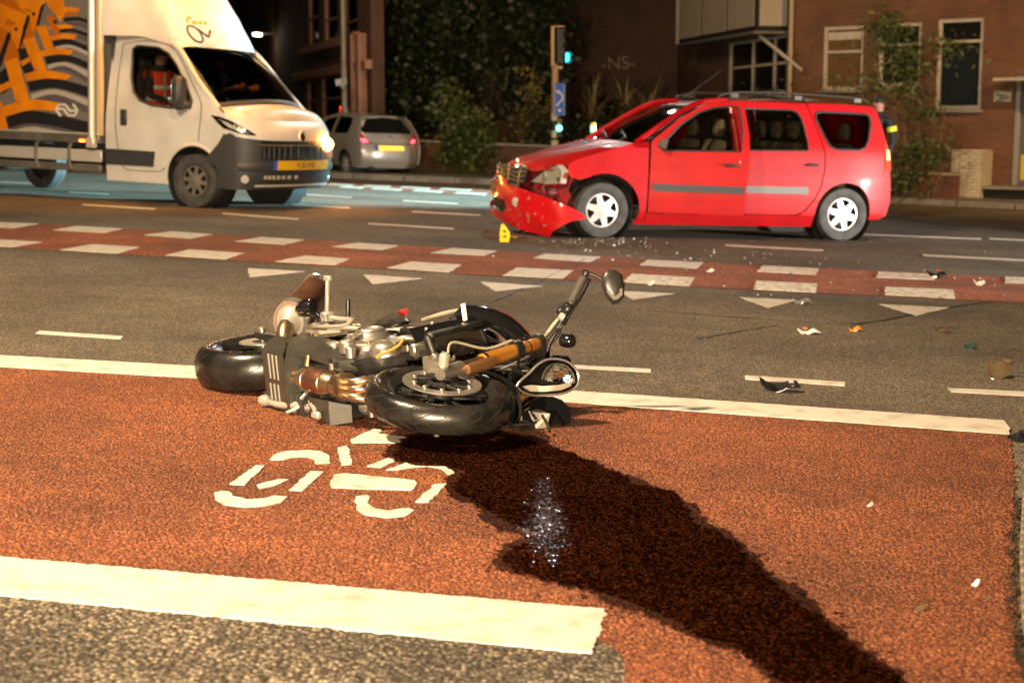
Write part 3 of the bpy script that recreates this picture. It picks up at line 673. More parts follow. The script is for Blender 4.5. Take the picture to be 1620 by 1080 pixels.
hl2 = B().add([V((v[0], .055 * 2 - 0, v[2])) if False else v for v in [hp(a * s_, b * s_, d_) + YL * .17 + V((-.02, 0, 0)) for s_, d_ in rings for a, b in hol]], [(i * n_ + j, i * n_ + (j + 1) % n_, (i + 1) * n_ + (j + 1) % n_, (i + 1) * n_ + j) for i in range(len(rings) - 1) for j in range(n_)] + [tuple(range(n_)), tuple(len(rings) * n_ - 1 - j for j in range(n_))])
fo('headlamp', hl2, K_BLK, steer=True, smooth=50)
dash = B().box(fk(.78, 0) + V((.06, .02, .03)), (.05, .15, .09), .015, MX.Rotation(.5, 3, 'Y')); fo('dashboard', dash, K_BLK, steer=True)
ind = B().hull([fk(.52, 0) + V(p) for p in ((.16, .10, .02), (.23, .10, .03), (.16, .16, .02), (.23, .16, .02), (.17, .10, -.04), (.22, .16, -.03))]); fo('indicator', ind, K_WHT, steer=True)
brk = B()
for k in range(7):
    rnd = random.Random(k + 40); p = fk(.46, .02) + V((.10 + .03 * k, .05 + .015 * (k % 3), -.02 + .01 * (k % 2)))
    brk.tube([p, p + V((rnd.uniform(-.04, .05), rnd.uniform(.02, .06), rnd.uniform(-.04, .04))), p + V((rnd.uniform(-.06, .08), rnd.uniform(.04, .09), rnd.uniform(-.07, .06)))], .006, 6, 3)
brk.box(fk(.50, .0) + V((.12, .14, .06)), (.15, .02, .05), .004, MX.Rotation(.3, 3, 'Y'))
fo('broken_bracket', brk, K_SAT, steer=True)
wl = B()
for k in range(9):
    rnd = random.Random(k); p = fk(.56, -.06 + .015 * k) + V((.03, 0, -.01))
    wl.tube([p, p + V((.05, rnd.uniform(-.04, .02), rnd.uniform(-.06, .02))), fk(.40 + .02 * k, -.04 + .01 * k) + V((rnd.uniform(-.08, -.02), 0, .02)), V((1.10 + rnd.uniform(-.02, .05), rnd.uniform(-.12, .08), rnd.uniform(.30, .50)))], rnd.choice([.004, .005, .007]), 7, 5)
fo('wiring_loom', wl, K_WIRE)

# frame, head stock, swingarm, subframe
fr = B()
for y in (-1, 1):
    fr.tube([(1.11, y * .05, .56), (1.00, y * .13, .47), (.80, y * .155, .33), (.60, y * .14, .17), (.48, y * .12, .0)], [.040, .042, .038, .035, .032], 10, 5, flat=.7)
    fr.tube([(1.06, y * .06, .42), (.98, y * .15, .30), (.93, y * .16, .14)], [.022, .018, .016], 8, 4)
fr.cyl((1.15, 0, .44), (1.08, 0, .66), .038, 18, .004); fo('frame', fr, K_SAT)
sa = B()
for y in (-1, 1):
    sa.hull([V((.50, y * .10 + dy, z)) for dy in (-.02, .02) for z in (-.04, .05)] + [V((.25, y * .125 + dy, z)) for dy in (-.016, .016) for z in (-.035, .045)] + [V((-.03, y * .125 + dy, z)) for dy in (-.013, .013) for z in (-.026, .026)])
sa.hull([V((x, y, z)) for x in (.36, .47) for y in (-.10, .10) for z in (-.03, .06)]); fo('swingarm', sa, K_SAT)
fo('rear_axle', B().cyl((0, -.16, 0), (0, .16, 0), .016, 14, .003), K_ALU)
rd = B().panel(circ(.11, 40), [circ(.05, 24)], lambda a, b: (a, -.098, b), .04, .005, edge=.02); fo('brake_disc', rd, K_DSC, rw)
sp = B().lathe([(.05, -.004), (.108, -.004), (.108, .004), (.05, .004)], (0, .122, 0), YL, 42, closed=True)
for k in range(42):
    a = 2 * PI * k / 42; sp.box((math.cos(a) * .111, .122, math.sin(a) * .111), (.010, .007, .007), 0, MX.Rotation(-a, 3, 'Y'))
fo('sprocket', sp, K_ALU, rw)
ch = B(); path = []
for k in range(13): a = PI / 2 + PI * k / 12; path.append(V((math.cos(a) * .115, .122, math.sin(a) * .115)))
path += [V((x, .122, lerp(-.115, -.01, x / .50))) for x in (.08, .16, .24, .32, .40, .48)] + [V((.53, .122, .03))] + [V((x, .122, lerp(.115, .07, x / .50))) for x in (.48, .40, .32, .24, .16, .08)]
P_ = [path[i].lerp(path[(i + 1) % len(path)], j / 4) for i in range(len(path)) for j in range(4)]
for k in range(0, len(P_)):
    p, q_ = P_[k], P_[(k + 1) % len(P_)]; d_ = q_ - p
    if d_.length < 1e-5: continue
    ch.box((p + q_) / 2, (d_.length * .62, .020 if k % 2 else .014, .013), .003, V((d_.x, d_.y, d_.z)).to_track_quat('X', 'Y').to_matrix())
fo('drive_chain', ch.xf(MX.Translation((0, -.022, -.03))), K_WHT)

# engine
en = B(); en.hull([V(p) for p in ((.50, -.12, .02), (.50, .12, .02), (.52, -.12, .20), (.52, .12, .20), (.93, -.12, -.10), (.93, .12, -.10), (.95, -.12, .10), (.95, .12, .10), (.60, -.12, -.14), (.60, .12, -.14), (.78, -.12, .24), (.78, .12, .24), (.86, -.12, -.16), (.86, .12, -.16))]); eng = fo('crankcase', en, K_SAT)
cy = B(); cax = V((.34, 0, .94)).normalized()
cyb = V((.82, 0, .18)); cyr = MX.Rotation(math.radians(20), 3, 'Y')
cy.box(cyb + cax * .07, (.17, .27, .15), .012, cyr)
for k in range(4): cy.box(cyb + cax * (.02 + .03 * k), (.185, .285, .008), .002, cyr)
fo('cylinder_block', cy, K_SAT)
hd = B(); hd.box(cyb + cax * .19, (.19, .30, .10), .014, cyr); hd.box(cyb + cax * .265, (.16, .29, .06), .02, cyr)
for k in (-.1, 0, .1): hd.cyl(cyb + cax * .20 + V((.08, k, -.01)), cyb + cax * .20 + V((.115, k, -.03)), .030, 16, .003)
fo('cylinder_head', hd, mat('engine_grey', (.30, .275, .235), .42, metal=.7, col2=(.22, .20, .17), nscale=20))
cvb = B()
cvb.hull([V((x_, -.15 + dy, z_)) for (x_, z_) in ((.78, .30), (.86, .42), (.98, .44), (1.00, .36), (.92, .26), (.82, .24)) for dy in (0, .05)])
cvb.cyl((.88, -.14, .35), (.88, -.18, .35), .055, 22, .008); cvb.cyl((.965, -.14, .40), (.965, -.175, .40), .034, 18, .006)
cvb.cyl((.90, -.12, .22), (.90, -.165, .22), .036, 18, .005); cvb.box((.955, -.13, .25), (.05, .06, .11), .008)
fo('cam_cover', cvb.xf(MX.Translation((0.0, 0.01, -.03))), K_ALU)
cc = B(); cx0 = V((.66, -.12, .10))
cc.lathe([(0, .085), (.050, .085), (.062, .080), (.074, .070), (.080, .052), (.100, .046), (.118, .040), (.124, .030), (.126, 0)], cx0, -YL, 44)
for k in range(9):
    a = 2 * PI * k / 9; p = cx0 + V((math.cos(a) * .112, -.036, math.sin(a) * .112)); cc.cyl(p, p - YL * .014, .0085, 8, .001)
cc.lathe([(.052, .083), (.056, .090), (.062, .083)], cx0, -YL, 40)
fo('clutch_cover', cc.xf(MX.Translation((0.1, 0, 0))), K_ALU)
cc2 = B(); c2 = V((.84, -.12, .05)); cc2.lathe([(0, .060), (.040, .058), (.056, .048), (.066, .030), (.070, 0)], c2, -YL, 34)
for k in range(6):
    a = 2 * PI * k / 6; p = c2 + V((math.cos(a) * .062, -.022, math.sin(a) * .062)); cc2.cyl(p, p - YL * .015, .007, 8, .001)
cc2.tube([c2 + V((.02, -.05, .02)), c2 + V((.08, -.07, .06)), c2 + V((.11, -.04, .16))], .014, 10, 4); fo('crank_cover', cc2.xf(MX.Translation((0.1, 0, 0))), K_ALU)
wp = B(); wp.cyl((.72, -.13, -.06), (.72, -.185, -.06), .036, 20, .006); wp.cyl((.79, -.12, -.09), (.79, -.17, -.09), .022, 14, .004); wp.box((.60, -.14, -.05), (.09, .05, .06), .01); fo('water_pump', wp.xf(MX.Translation((0.1, 0, 0))), K_ALU)
of = B(); of.cyl((.93, -.03, -.02), (1.02, -.03, -.05), .036, 20, .006); fo('oil_filter', of, K_SAT)
gc = B(); gx = V((.72, .12, .03)); gc.lathe([(0, .052), (.07, .050), (.085, .040), (.098, .020), (.100, 0)], gx, YL, 36)
for k in range(8):
    a = 2 * PI * k / 8; p = gx + V((math.cos(a) * .09, .012, math.sin(a) * .09)); gc.cyl(p, p + YL * .016, .008, 8, .001)
fo('generator_cover', gc.xf(MX.Translation((0.16, -.05, -.04))), K_ALU)
gc2 = B()
for k in range(5): gc2.cyl((1.02 + .02 * (k % 2), .10, -.03 + .028 * k), (1.02 + .02 * (k % 2), .165, -.03 + .028 * k), .015, 12, .003)
gc2.lathe([(0, .045), (.05, .045), (.058, .03), (.06, 0)], (1.02, .115, .02), YL, 24); fo('horn', gc2.xf(MX.Translation((.0, -.055, -.06))), K_ALU)
sp_ = B(); sp_.hull([V(p) for p in ((.60, -.10, -.13), (.60, .10, -.13), (.86, -.10, -.15), (.86, .10, -.15), (.64, -.08, -.20), (.64, .10, -.20), (.84, -.06, -.22), (.84, .10, -.22))]); fo('sump', sp_, K_SAT)
eg = B(); eg.hull([V(p) for p in ((.70, -.125, -.13), (1.06, -.10, -.10), (1.08, -.10, .06), (.98, -.135, .10), (.80, -.14, .02), (.70, -.06, -.13), (1.06, -.05, -.10), (1.08, -.05, .06), (.80, -.05, .05))]); fo('engine_guard', eg, K_SAT)
ab_ = B(); ab_.hull([V(p) for p in ((.56, -.15, .18), (.56, .10, .18), (1.00, -.13, .30), (1.00, .10, .30), (.60, -.155, .44), (.60, .10, .44), (1.03, -.14, .52), (1.03, .10, .52), (.80, -.165, .36), (.92, -.16, .42))]); fo('air_box', ab_, K_SAT)
fu = B(); fu.tube([(.56, -.15, .24), (.66, -.17, .28), (.76, -.16, .27)], [.016, .020, .016], 10, 4); fu.cyl((.58, -.12, .28), (.58, -.19, .28), .028, 16, .004); fu.box((.70, -.15, .33), (.12, .05, .05), .01); fo('throttle_body', fu.xf(MX.Translation((0.1, 0, 0))), K_SAT)

# exhaust: three headers, collector with catalyst, slotted box cover, silencer
ex = B()
for k, y in enumerate((-.045, .01, .075)):
    p = cyb + cax * .20 + V((.115, y, -.03))
    ex.tube([p, p + V((.07, 0, -.03)), V((1.09, y * .9 - .02, .06)), V((1.105, y * .75 - .03, -.10)), V((1.08, y * .55 - .035, -.185)), V((1.02, y * .42 - .035, -.205))], .0195, 12, 6)
fo('header_pipe', ex, K_BRNZ)
co = B(); cd = V((-1, 0, -.02)).normalized(); c0 = V((1.025, -.035, -.205))
co.tube([c0, c0 + cd * .05, c0 + cd * .09], [.060, .052, .038], 18, 3); co.lathe([(.037, .085), (.046, .10), (.052, .135), (.0535, .14)], c0, cd, 26); co.lathe([(.030, .33), (.046, .315), (.053, .265)], c0, cd, 26)
for h in (.136, .262): co.lathe([(.0535, h), (.0565, h + .002), (.0565, h + .006), (.0535, h + .008)], c0, cd, 26)
co.lathe([(.030, .32), (.036, .325), (.036, .345), (.030, .35), (.030, .42)], c0, cd, 20); co.tube([c0 + cd * .29 + V((0, -.055, 0)), c0 + cd * .29 + V((0, -.10, .01))], [.012, .010], 8)
fo('collector_pipe', co, K_BRNZ)
fo('catalyst', B().lathe([(.0525, .14), (.0535, .142), (.0535, .262), (.0525, .264)], c0, cd, 28), K_COPR)
hc = B(); hc.tube([c0 + cd * .27 + V((0, .05, -.02)), c0 + cd * .27 + V((0, .075, -.05))], .008, 8); hc.cyl(c0 + cd * .10 + V((0, -.06, .0)), c0 + cd * .10 + V((.0, -.085, 0)), .010, 8, .001); fo('oxygen_sensor', hc, K_ALU)

# slotted grey cover of the exhaust box (bottom face towards the camera) and its forward wing
sx0, sx1 = .30, .52
bxk = B(); bxk.hull([V(p) for p in ((.31, -.12, -.225), (.31, .13, -.225), (.50, -.11, -.235), (.50, .13, -.235), (.33, -.13, -.06), (.33, .12, -.06), (.52, -.11, -.07), (.52, .12, -.07))])
eb = fo('exhaust_box', bxk.xf(MX.Translation((0.135, 0, 0))), mat('box_steel', (.30, .28, .23), .4, metal=.7))
slots = []
for r0, r1 in ((-.115, -.02), (.0, .085)):
    for k in range(3): slots.append([(.352 + .036 * k, r0), (.364 + .036 * k, r0), (.370 + .036 * k, r1), (.358 + .036 * k, r1)])
bot = [(.30, -.165), (.345, -.19), (.42, -.19), (.475, -.16), (.50, -.10), (.505, .02), (.52, .07), (.52, .14), (.32, .14)]
cvp = B().panel(bot, slots, lambda a, b: (a, b, -.245 - .012 * (a - .3) / .2 + .9 * max(0, -.13 - b)), .03, .006, edge=.02); gleam = B()
for r0, r1 in ((-.125, -.02), (.0, .095)):
    for k in range(3): gleam.hull([V((.362 + .036 * k + dx + .135 + (.008 if y_ == r1 else 0), y_, -.250 - .012 * (.06 + .036 * k) / .2 + dz)) for y_ in (r0, r1) for dx, dz in ((-.007, 0), (.007, 0), (-.004, -.005), (.004, -.005))])
fo('slot_gleam', gleam, mat('gleam_grey', (.12, .112, .09), .45))  # pale strips added for the lighter reflections in the slots
fo('box_cover', cvp.xf(MX.Translation((0.135, 0, 0))), K_GRY)
lipp = B(); lipp.hull([V(p) for p in ((.475, -.16, -.225), (.50, -.10, -.258), (.505, .02, -.258), (.525, .07, -.258), (.50, -.09, -.235), (.52, .06, -.235), (.55, .07, -.10), (.53, .02, -.10), (.52, -.12, -.10), (.49, -.165, -.12))]); fo('cover_edge', lipp.xf(MX.Translation((0.135, 0, 0))), K_GRY)
wing = B(); wp2 = [(.33, -.165, -.22), (.47, -.155, -.215), (.80, -.095, -.13), (.86, -.075, -.08), (.84, -.10, -.04), (.70, -.135, .0), (.54, -.165, -.02), (.40, -.19, -.10)]
wing.hull([V(p) for p in wp2] + [V(p) + V((0, .022, .004)) for p in wp2]); fo('heat_shield', wing.xf(MX.Translation((0.135, 0, 0))), K_GRY)
ws = B()
for k in range(2): ws.box((.70 + .035 * k, -.141 + .008 * k, -.055 - .012 * k), (.075, .012, .012), .002, MX.Rotation(.16, 3, 'Z') @ MX.Rotation(.35, 3, 'Y'))
fo('shield_vent', ws.xf(MX.Translation((0.135, 0, 0))), K_GROOVE)
bb2 = B(); bb2.hull([V(p) for p in ((.54, .03, -.24), (.54, .13, -.24), (.60, .02, -.245), (.60, .13, -.245), (.54, .03, -.12), (.54, .13, -.12), (.61, .02, -.12), (.61, .13, -.12))]); bb2.hull([V(p) for p in ((.64, .03, -.235), (.64, .13, -.235), (.80, .03, -.24), (.80, .13, -.24), (.86, .05, -.17), (.86, .12, -.17), (.64, .03, -.13), (.64, .13, -.13))]); fo('belly_cover', bb2.xf(MX.Translation((0.135, 0, 0))), K_GRY)
bl = B(); bl.cyl((.625, .08, -.20), (.625, .08, -.245), .020, 16, .003); bl.cyl((.625, .08, -.245), (.625, .08, -.25), .010, 6, .001); fo('mount_bolt', bl.xf(MX.Translation((0.135, 0, 0))), K_ALU)
# silencer: oval can, silver ring at its inlet, rising towards the tail
sA = V((.40, -.235, -.075)); sD = V((-.52, -.26, .75)).normalized()
su, sv, _ = basis(sD)
def oval(t, k, a): return sA + sD * t + (su * math.cos(a) * .098 + sv * math.sin(a) * .074) * k
can = B().grid(30, 14, lambda u, v: oval(.012 + .288 * v, 1.0 - .10 * max(0, v - .86) / .14, u * 2 * PI), cu=True); can.add([oval(.30, .9, 2 * PI * i / 30) for i in range(30)], [tuple(range(30))])
cno = fo('silencer', can, K_SIL)
rg = B().grid(30, 5, lambda u, v: oval((-.014, -.012, .030, .034, .030)[int(v * 4 + .5)], (.86, 1.05, 1.05, 1.0, .9)[int(v * 4 + .5)], u * 2 * PI), cu=True); fo('silencer_ring', rg, K_CHR, cno)
ec = B().grid(30, 5, lambda u, v: oval((-.012, -.016, -.030, -.045, -.06)[int(v * 4 + .5)], (.88, .70, .60, .42, .36)[int(v * 4 + .5)], u * 2 * PI), cu=True); fo('silencer_inlet_cap', ec, K_WHT, cno)
rg2 = B().tube([oval(.292, 1.0, 2 * PI * i / 30) for i in range(31)], .003, 6); fo('silencer_band', rg2, K_CHR, cno)
lk = B().tube([c0 + cd * .40, V((.50, -.06, -.16)), V((.46, -.17, -.15)), sA - sD * .05, sA], [.030, .032, .034, .033, .030], 16, 5); fo('link_pipe', lk, K_BRNZ)
bc_ = B(); bc_.lathe([(0, -.05), (.028, -.045), (.038, -.02), (.038, .02), (.028, .045), (0, .05)], sA + V((.075, -.055, .035)), V((1, -.2, .3)), 18); bc_.tube([sA + V((.07, -.055, .03)), sA + V((.12, -.03, .05)), sA + V((.17, -.01, .04))], [.016, .012, .010], 8, 3); fo('exhaust_valve', bc_, K_BLK)

# right footrest hanger, pedals, stands
fh = B()
pl = [(.40, -.03), (.55, -.02), (.58, .06), (.54, .12), (.47, .16), (.42, .10)]
fh.panel(pl, [circ(.016, 12, .46, .06), circ(.013, 10, .52, .04), circ(.011, 10, .50, .10)], lambda a, b: (a, -.195, b), .03, .014, edge=.02)
fh.tube([(.55, -.20, .02), (.62, -.205, .06), (.70, -.20, .10)], [.012, .010, .008], 8, 4)
fh.tube([(.44, -.20, .0), (.50, -.215, -.01), (.56, -.21, .02)], [.014, .014, .012], 8, 4)
fo('footrest_hanger', fh, K_WHT)
pg2 = B(); pg2.cyl((.55, -.20, .12), (.55, -.315, .13), .0105, 12, .003); fo('footrest', pg2, K_SAT)
pg3 = B(); pg3.box((.40, -.28, .08), (.020, .19, .016), .004, MX.Rotation(-.10, 3, 'X')); pg3.box((.40, -.375, .09), (.05, .022, .02), .004); pg3.box((.405, -.20, .07), (.045, .06, .05), .006); pg3.tube([(.40, -.21, .06), (.46, -.20, .10), (.53, -.20, .12)], .010, 8, 3); fo('passenger_footrest', pg3.xf(MX.Translation((.06, -.03, .0))), K_WHT)
fo('brake_pedal', B().tube([(.55, -.215, -.02), (.66, -.225, -.03), (.76, -.24, -.02), (.79, -.27, -.01)], [.010, .008, .008, .010], 10, 4), K_WHT)
ss = B(); ss.tube([(.60, .135, -.20), (.55, .145, -.225), (.46, .15, -.255), (.36, .145, -.26)], [.020, .017, .014, .013], 10, 4); ss.lathe([(0, -.028), (.02, -.024), (.028, 0), (.02, .024), (0, .028)], (.345, .145, -.26), (1, 0, .2), 14); ss.tube([(.58, .14, -.215), (.56, .16, -.25), (.54, .17, -.27)], [.010, .008, .006], 8); fo('side_stand', ss.xf(MX.Translation((0.12, -.065, -.01))), K_WHT)
lp = B(); lp.tube([(.66, .13, -.19), (.72, .15, -.21), (.76, .17, -.23)], [.012, .010, .010], 8, 3); lp.box((.775, .165, -.235), (.055, .032, .026), .008); fo('gear_pedal', lp.xf(MX.Translation((0.10, -.075, -.03))), K_WHT)

# radiator with core fins, shrouds, tank, seat, tail
ra = B(); RC = V((1.125, -.005, .31)); rr_ = MX.Rotation(math.radians(-14), 3, 'Y')
ra.grid(2, 21, lambda u, v: RC + rr_ @ V((.02 - .05 * (2 * v - 1) ** 2, (2 * v - 1) * .19, (u - .5) * .30))); rao = fo('radiator', ra, K_RAD)
fin = B()
for k in range(46): v_ = k / 45 * 2 - 1; fin.box(RC + rr_ @ V((.024 - .05 * v_ ** 2, v_ * .186, 0)), (.007, .0022, .29), 0, rr_)
for k in range(11): fin.grid(2, 13, lambda u, v, k=k: RC + rr_ @ V((.027 - .05 * (2 * v - 1) ** 2, (2 * v - 1) * .188, -.145 + .029 * k + (u - .5) * .003)))
fo('radiator_fin', fin, mat('fin_brown', (.055, .042, .032), .5, metal=.5), rao)
rt = B()
for sz in (-.165, .165): rt.tube([RC + rr_ @ V((.005 - .05 * v_ ** 2, v_ * .195, sz)) for v_ in (-1, -.5, 0, .5, 1)], .021, 10, 3)
for sy in (-1, 1): rt.box(RC + rr_ @ V((-.035, sy * .20, 0)), (.05, .022, .35), .006, rr_)
fo('radiator_tank', rt, K_SAT, rao)
rc_ = B(); rc_.hull([V(p) for p in ((1.06, -.195, .12), (1.075, -.175, .11), (1.00, -.225, .13), (1.04, -.215, .47), (1.09, -.185, .48), (.97, -.225, .42))]); fo('radiator_cover', rc_, K_BLK)
bolts = B()
for p in ((1.03, -.212, .20), (1.045, -.208, .38), (.99, -.225, .26)): bolts.cyl(p, V(p) - YL * .010, .009, 10, .002)
fo('cover_bolt', bolts, K_ALU)
rf = B().box((1.03, -.26, .40), (.010, .075, .022), .003, MX.Rotation(.1, 3, 'X')); fo('side_reflector', rf, K_REFW)
for sd in (-1, 1):
    sh = B()
    def blade(u, v):
        p = crom([V((.93, .275, .47)), V((1.00, .262, .55)), V((1.07, .21, .63)), V((1.11, .12, .70)), V((1.12, .07, .72))], 6)[int(u * 24 + .5)]
        q_ = crom([V((.97, .245, .38)), V((1.04, .235, .44)), V((1.10, .19, .52)), V((1.13, .11, .60)), V((1.13, .06, .66))], 6)[int(u * 24 + .5)]
        r_ = p.lerp(q_, v) + V((.018, .012, 0)) * math.sin(v * PI); return V((r_.x, r_.y * sd, r_.z))
    sh.grid(25, 7, blade); sh.grid(25, 2, lambda u, v: blade(u, 0) + V((-.03, -.02 * sd, 0)) * v); sh.grid(25, 2, lambda u, v: blade(u, 1) + V((-.03, -.02 * sd, 0)) * v)
    fo('shroud', sh, K_BLK, smooth=60)
def tank(u, v):
    x = lerp(.52, 1.06, v); hw = sinterp([(0, .09), (.2, .135), (.55, .165), (.85, .15), (1, .10)], v); top = sinterp([(0, .50), (.3, .60), (.6, .665), (.85, .65), (1, .58)], v); bot_ = .40 + .05 * v
    a = u * 2 * PI; c_, s_ = math.cos(a), math.sin(a)
    return V((x, hw * math.copysign(abs(c_) ** .75, c_), lerp(bot_, top, .5 + .5 * math.copysign(abs(s_) ** .8, s_))))
tk = B().grid(28, 14, tank, cu=True); tk.add([tank(i / 28, 0) for i in range(28)], [tuple(range(28))]).add([tank(i / 28, 1) for i in range(28)], [tuple(range(28))]); tko = fo('fuel_tank', tk, K_BLK, smooth=60)
tl = B().tube([(.66, -.19, .44), (.78, -.225, .48), (.90, -.245, .52), (1.00, -.25, .50)], [.008, .010, .010, .007], 8, 5); fo('tank_trim', tl, K_HOSE, tko)
st = B().hull([V(p) for p in ((.08, -.07, .52), (.08, .07, .52), (.08, -.06, .57), (.08, .06, .57), (.30, -.12, .46), (.30, .12, .46), (.30, -.10, .53), (.30, .10, .53), (.54, -.10, .44), (.54, .10, .44), (.54, -.08, .51), (.54, .08, .51))]); fo('seat', st, K_SAT)
tp = B().hull([V(p) for p in ((-.14, -.05, .55), (-.14, .05, .55), (-.12, -.05, .60), (-.12, .05, .60), (.12, -.09, .50), (.12, .09, .50), (.30, -.13, .42), (.30, .13, .42), (.30, -.12, .50), (.30, .12, .50), (.10, -.08, .56), (.10, .08, .56))]); fo('tail_fairing', tp, K_BLK)
sc2 = B().hull([V(p) for p in ((.36, -.15, .36), (.50, -.17, .34), (.56, -.18, .40), (.52, -.17, .48), (.40, -.15, .50), (.36, -.12, .36), (.56, -.14, .40), (.40, -.12, .50), (.46, -.215, .42), (.50, -.205, .44))]); sco = fo('side_panel', sc2, K_GRY)
fo('side_panel_accent', B().hull([V(p) for p in ((.42, -.20, .43), (.49, -.218, .44), (.50, -.225, .475), (.43, -.21, .485), (.43, -.19, .44), (.50, -.20, .47))]), K_RED, sco)
fo('warning_sticker', B().box((.60, -.205, .13), (.055, .004, .035), 0, MX.Rotation(.4, 3, 'Y')), K_WHT)
sub = B()
for y in (-1, 1): sub.tube([(.52, y * .12, .20), (.36, y * .12, .34), (.10, y * .08, .48)], .014, 10, 4); sub.tube([(.50, y * .12, .36), (.30, y * .11, .42), (.0, y * .06, .52)], .013, 10, 4)
fo('subframe', sub, K_SAT)
shk = B(); prof = []
for i in range(60): prof.append((.026 + .006 * math.sin(i * .95), i * .004))
shk.lathe(prof, (.42, 0, .05), V((.25, 0, .97)), 14); fo('rear_shock', shk, K_RED)
hh = B()
for k in range(10):
    rnd = random.Random(k + 90); x = rnd.uniform(.55, .95)
    hh.tube([(x, -.13, rnd.uniform(.05, .3)), (x + rnd.uniform(-.1, .1), -.16 - rnd.uniform(0, .05), rnd.uniform(.15, .35)), (x + rnd.uniform(-.15, .15), -.13, rnd.uniform(.3, .5))], rnd.choice([.004, .006, .009]), 7, 5)
fo('engine_hose', hh, K_WIRE)
fo('overflow_hose', B().tube([(1.02, -.19, .09), (1.07, -.17, .02), (1.10, -.15, -.10)], .0065, 8, 5), mat('tan_hose', (.45, .26, .06), .4))
# ================================================================== VEHICLES: shared pieces
C_TYRE = mat('car_tyre', (.030, .030, .031), .75, col2=(.055, .055, .055), nscale=10)
C_HUB = mat('silver_hubcap', (.62, .63, .65), .38, metal=.35, coat=.2)
C_DARK = mat('dark_underbody', (.010, .010, .010), .8)
C_PLAS = mat('black_trim', (.025, .025, .026), .55, bump=.0004, bscale=400)
C_GLASS = glass('car_glass', (.58, .60, .56))
C_GLASSD = glass('tinted_glass', (.05, .055, .05))
C_SEAT = mat('seat_fabric', (.22, .17, .10), .85, col2=(.11, .09, .07), nscale=20)
C_CHROME = mat('chrome_trim', (.75, .74, .70), .2, metal=.9)
C_LAMP = mat('lamp_housing', (.62, .62, .60), .22, metal=.35)
def arcp(c, r, a0, a1, n): return [(c[0] + r * math.cos(math.radians(lerp(a0, a1, i / n))), c[1] + r * math.sin(math.radians(lerp(a0, a1, i / n)))) for i in range(n + 1)]
def car_wheel(parent, c, R, w, rimR, out, steer=0.0, holes=6, hubmat=None, hubname='hubcap'):
    "wheel part with tyre and hubcap; out = +1/-1 side of local y the hub faces"
    c = V(c); ax = V((math.sin(steer) * -out, out, 0)).normalized(); ax = V((math.sin(steer), out * math.cos(steer), 0))
    hw = w / 2
    rim = B().lathe([(rimR, -hw * .8), (rimR + .008, hw * .82), (rimR - .02, hw * .6), (rimR - .03, -hw * .2), (.06, -hw * .1), (0, -hw * .1)], c, ax, 36)
    ro = obj('wheel', rim, C_DARK, parent)
    pr = [(rimR - .004, -hw * .80), (rimR + .012, -hw * .93), (R - .045, -hw), (R - .012, -hw * .93), (R, -hw * .72)]
    for g in (-.45, 0, .45): pr += [(R, hw * (g - .05)), (R - .007, hw * (g - .04)), (R - .007, hw * (g + .04)), (R, hw * (g + .05))]
    pr += [(R, hw * .72), (R - .012, hw * .93), (R - .045, hw), (rimR + .012, hw * .93), (rimR - .004, hw * .80)]
    obj('tyre', B().lathe(pr, c, ax, 56), C_TYRE, ro)
    u, v, a = basis(ax); Rr = rimR + .004
    hs = []
    for k in range(holes):
        a0 = 2 * PI * k / holes + .25; h1, h2 = .24 * 6 / holes, .36 * 6 / holes
        hs.append([(rr * math.cos(a0 + t), rr * math.sin(a0 + t)) for rr, t in ((Rr * .50, -h1 * .55), (Rr * .84, -h2), (Rr * .87, -h2 * .5), (Rr * .875, 0), (Rr * .87, h2 * .5), (Rr * .84, h2), (Rr * .50, h1 * .55), (Rr * .46, 0))])
    def hm(p, q):
        r = math.hypot(p, q); return c + u * p + v * q + a * (hw * .62 + .028 * (1 - (r / Rr) ** 2) + .012 * math.cos(min(1, r / Rr) * PI * 2) * .6)
    obj(hubname, B().panel(circ(Rr, 48), hs, hm, .035, .006, edge=.03), hubmat or C_HUB, ro, smooth=50)
    return ro
def side(W, taper, sgn, sq=lambda s_: s_): return lambda s_, z: V((sq(s_), sgn * interp(W, z) * taper(s_), z))
def csq(s_): return s_ if s_ < 3.9 else 3.9 + (s_ - 3.9) * .82

# ================================================================== THE RED ESTATE CAR
R_RED = mat('red_paint', (.43, .004, .008), .46, coat=1.0, col2=(.34, .004, .007), nscale=2.2, rvar=.08, spec=.25, detail=7)
R_IN = mat('dark_red_inner', (.30, .014, .018), .5, col2=(.10, .02, .022), nscale=7)
ps = math.radians(17.5); cx_, cy_ = V((math.cos(ps), math.sin(ps), 0)), V((-math.sin(ps), math.cos(ps), 0))
CSC = 1.04
CM = frame((0, 0, 0), cx_, (0, 0, 1)) @ MX.Diagonal((CSC, CSC, CSC * .97, 1)); CM.translation = V((.93, 17.05, 0)) - cx_ * (.83 * CSC) + cy_ * (.74 * CSC)
car = thing('estate_car', 'red estate car with crushed front, hanging bumper and driver door ajar', 'car', CM)
CW = [(.15, .78), (.22, .82), (.30, .855), (.50, .872), (.72, .872), (.95, .850), (1.05, .835), (1.30, .755), (1.50, .690), (1.60, .650)]
def ctap(s_):
    t = 1.0
    if s_ < 1.0: t -= .13 * ((1.0 - s_) / 1.0) ** 2
    if s_ > 3.7: t -= .09 * ((s_ - 3.7) / .75) ** 2
    return t
f_near, f_far = side(CW, ctap, -1, csq), side(CW, ctap, 1, csq)
def dent(fn, amp, lim, sd):
    def g(s_, z):
        p = fn(s_, z); k = max(0, min(1, (lim - s_) / .5))
        return p + V((math.sin(z * 21 + s_ * 13 + sd) * .6, math.sin(z * 17 - s_ * 24 + sd) + .6 * math.sin(s_ * 41 + z * 33), math.sin(s_ * 19 + z * 9) * .6)) * amp * k
    return g
ARF, ARR = (.83, .30), (3.735, .30)
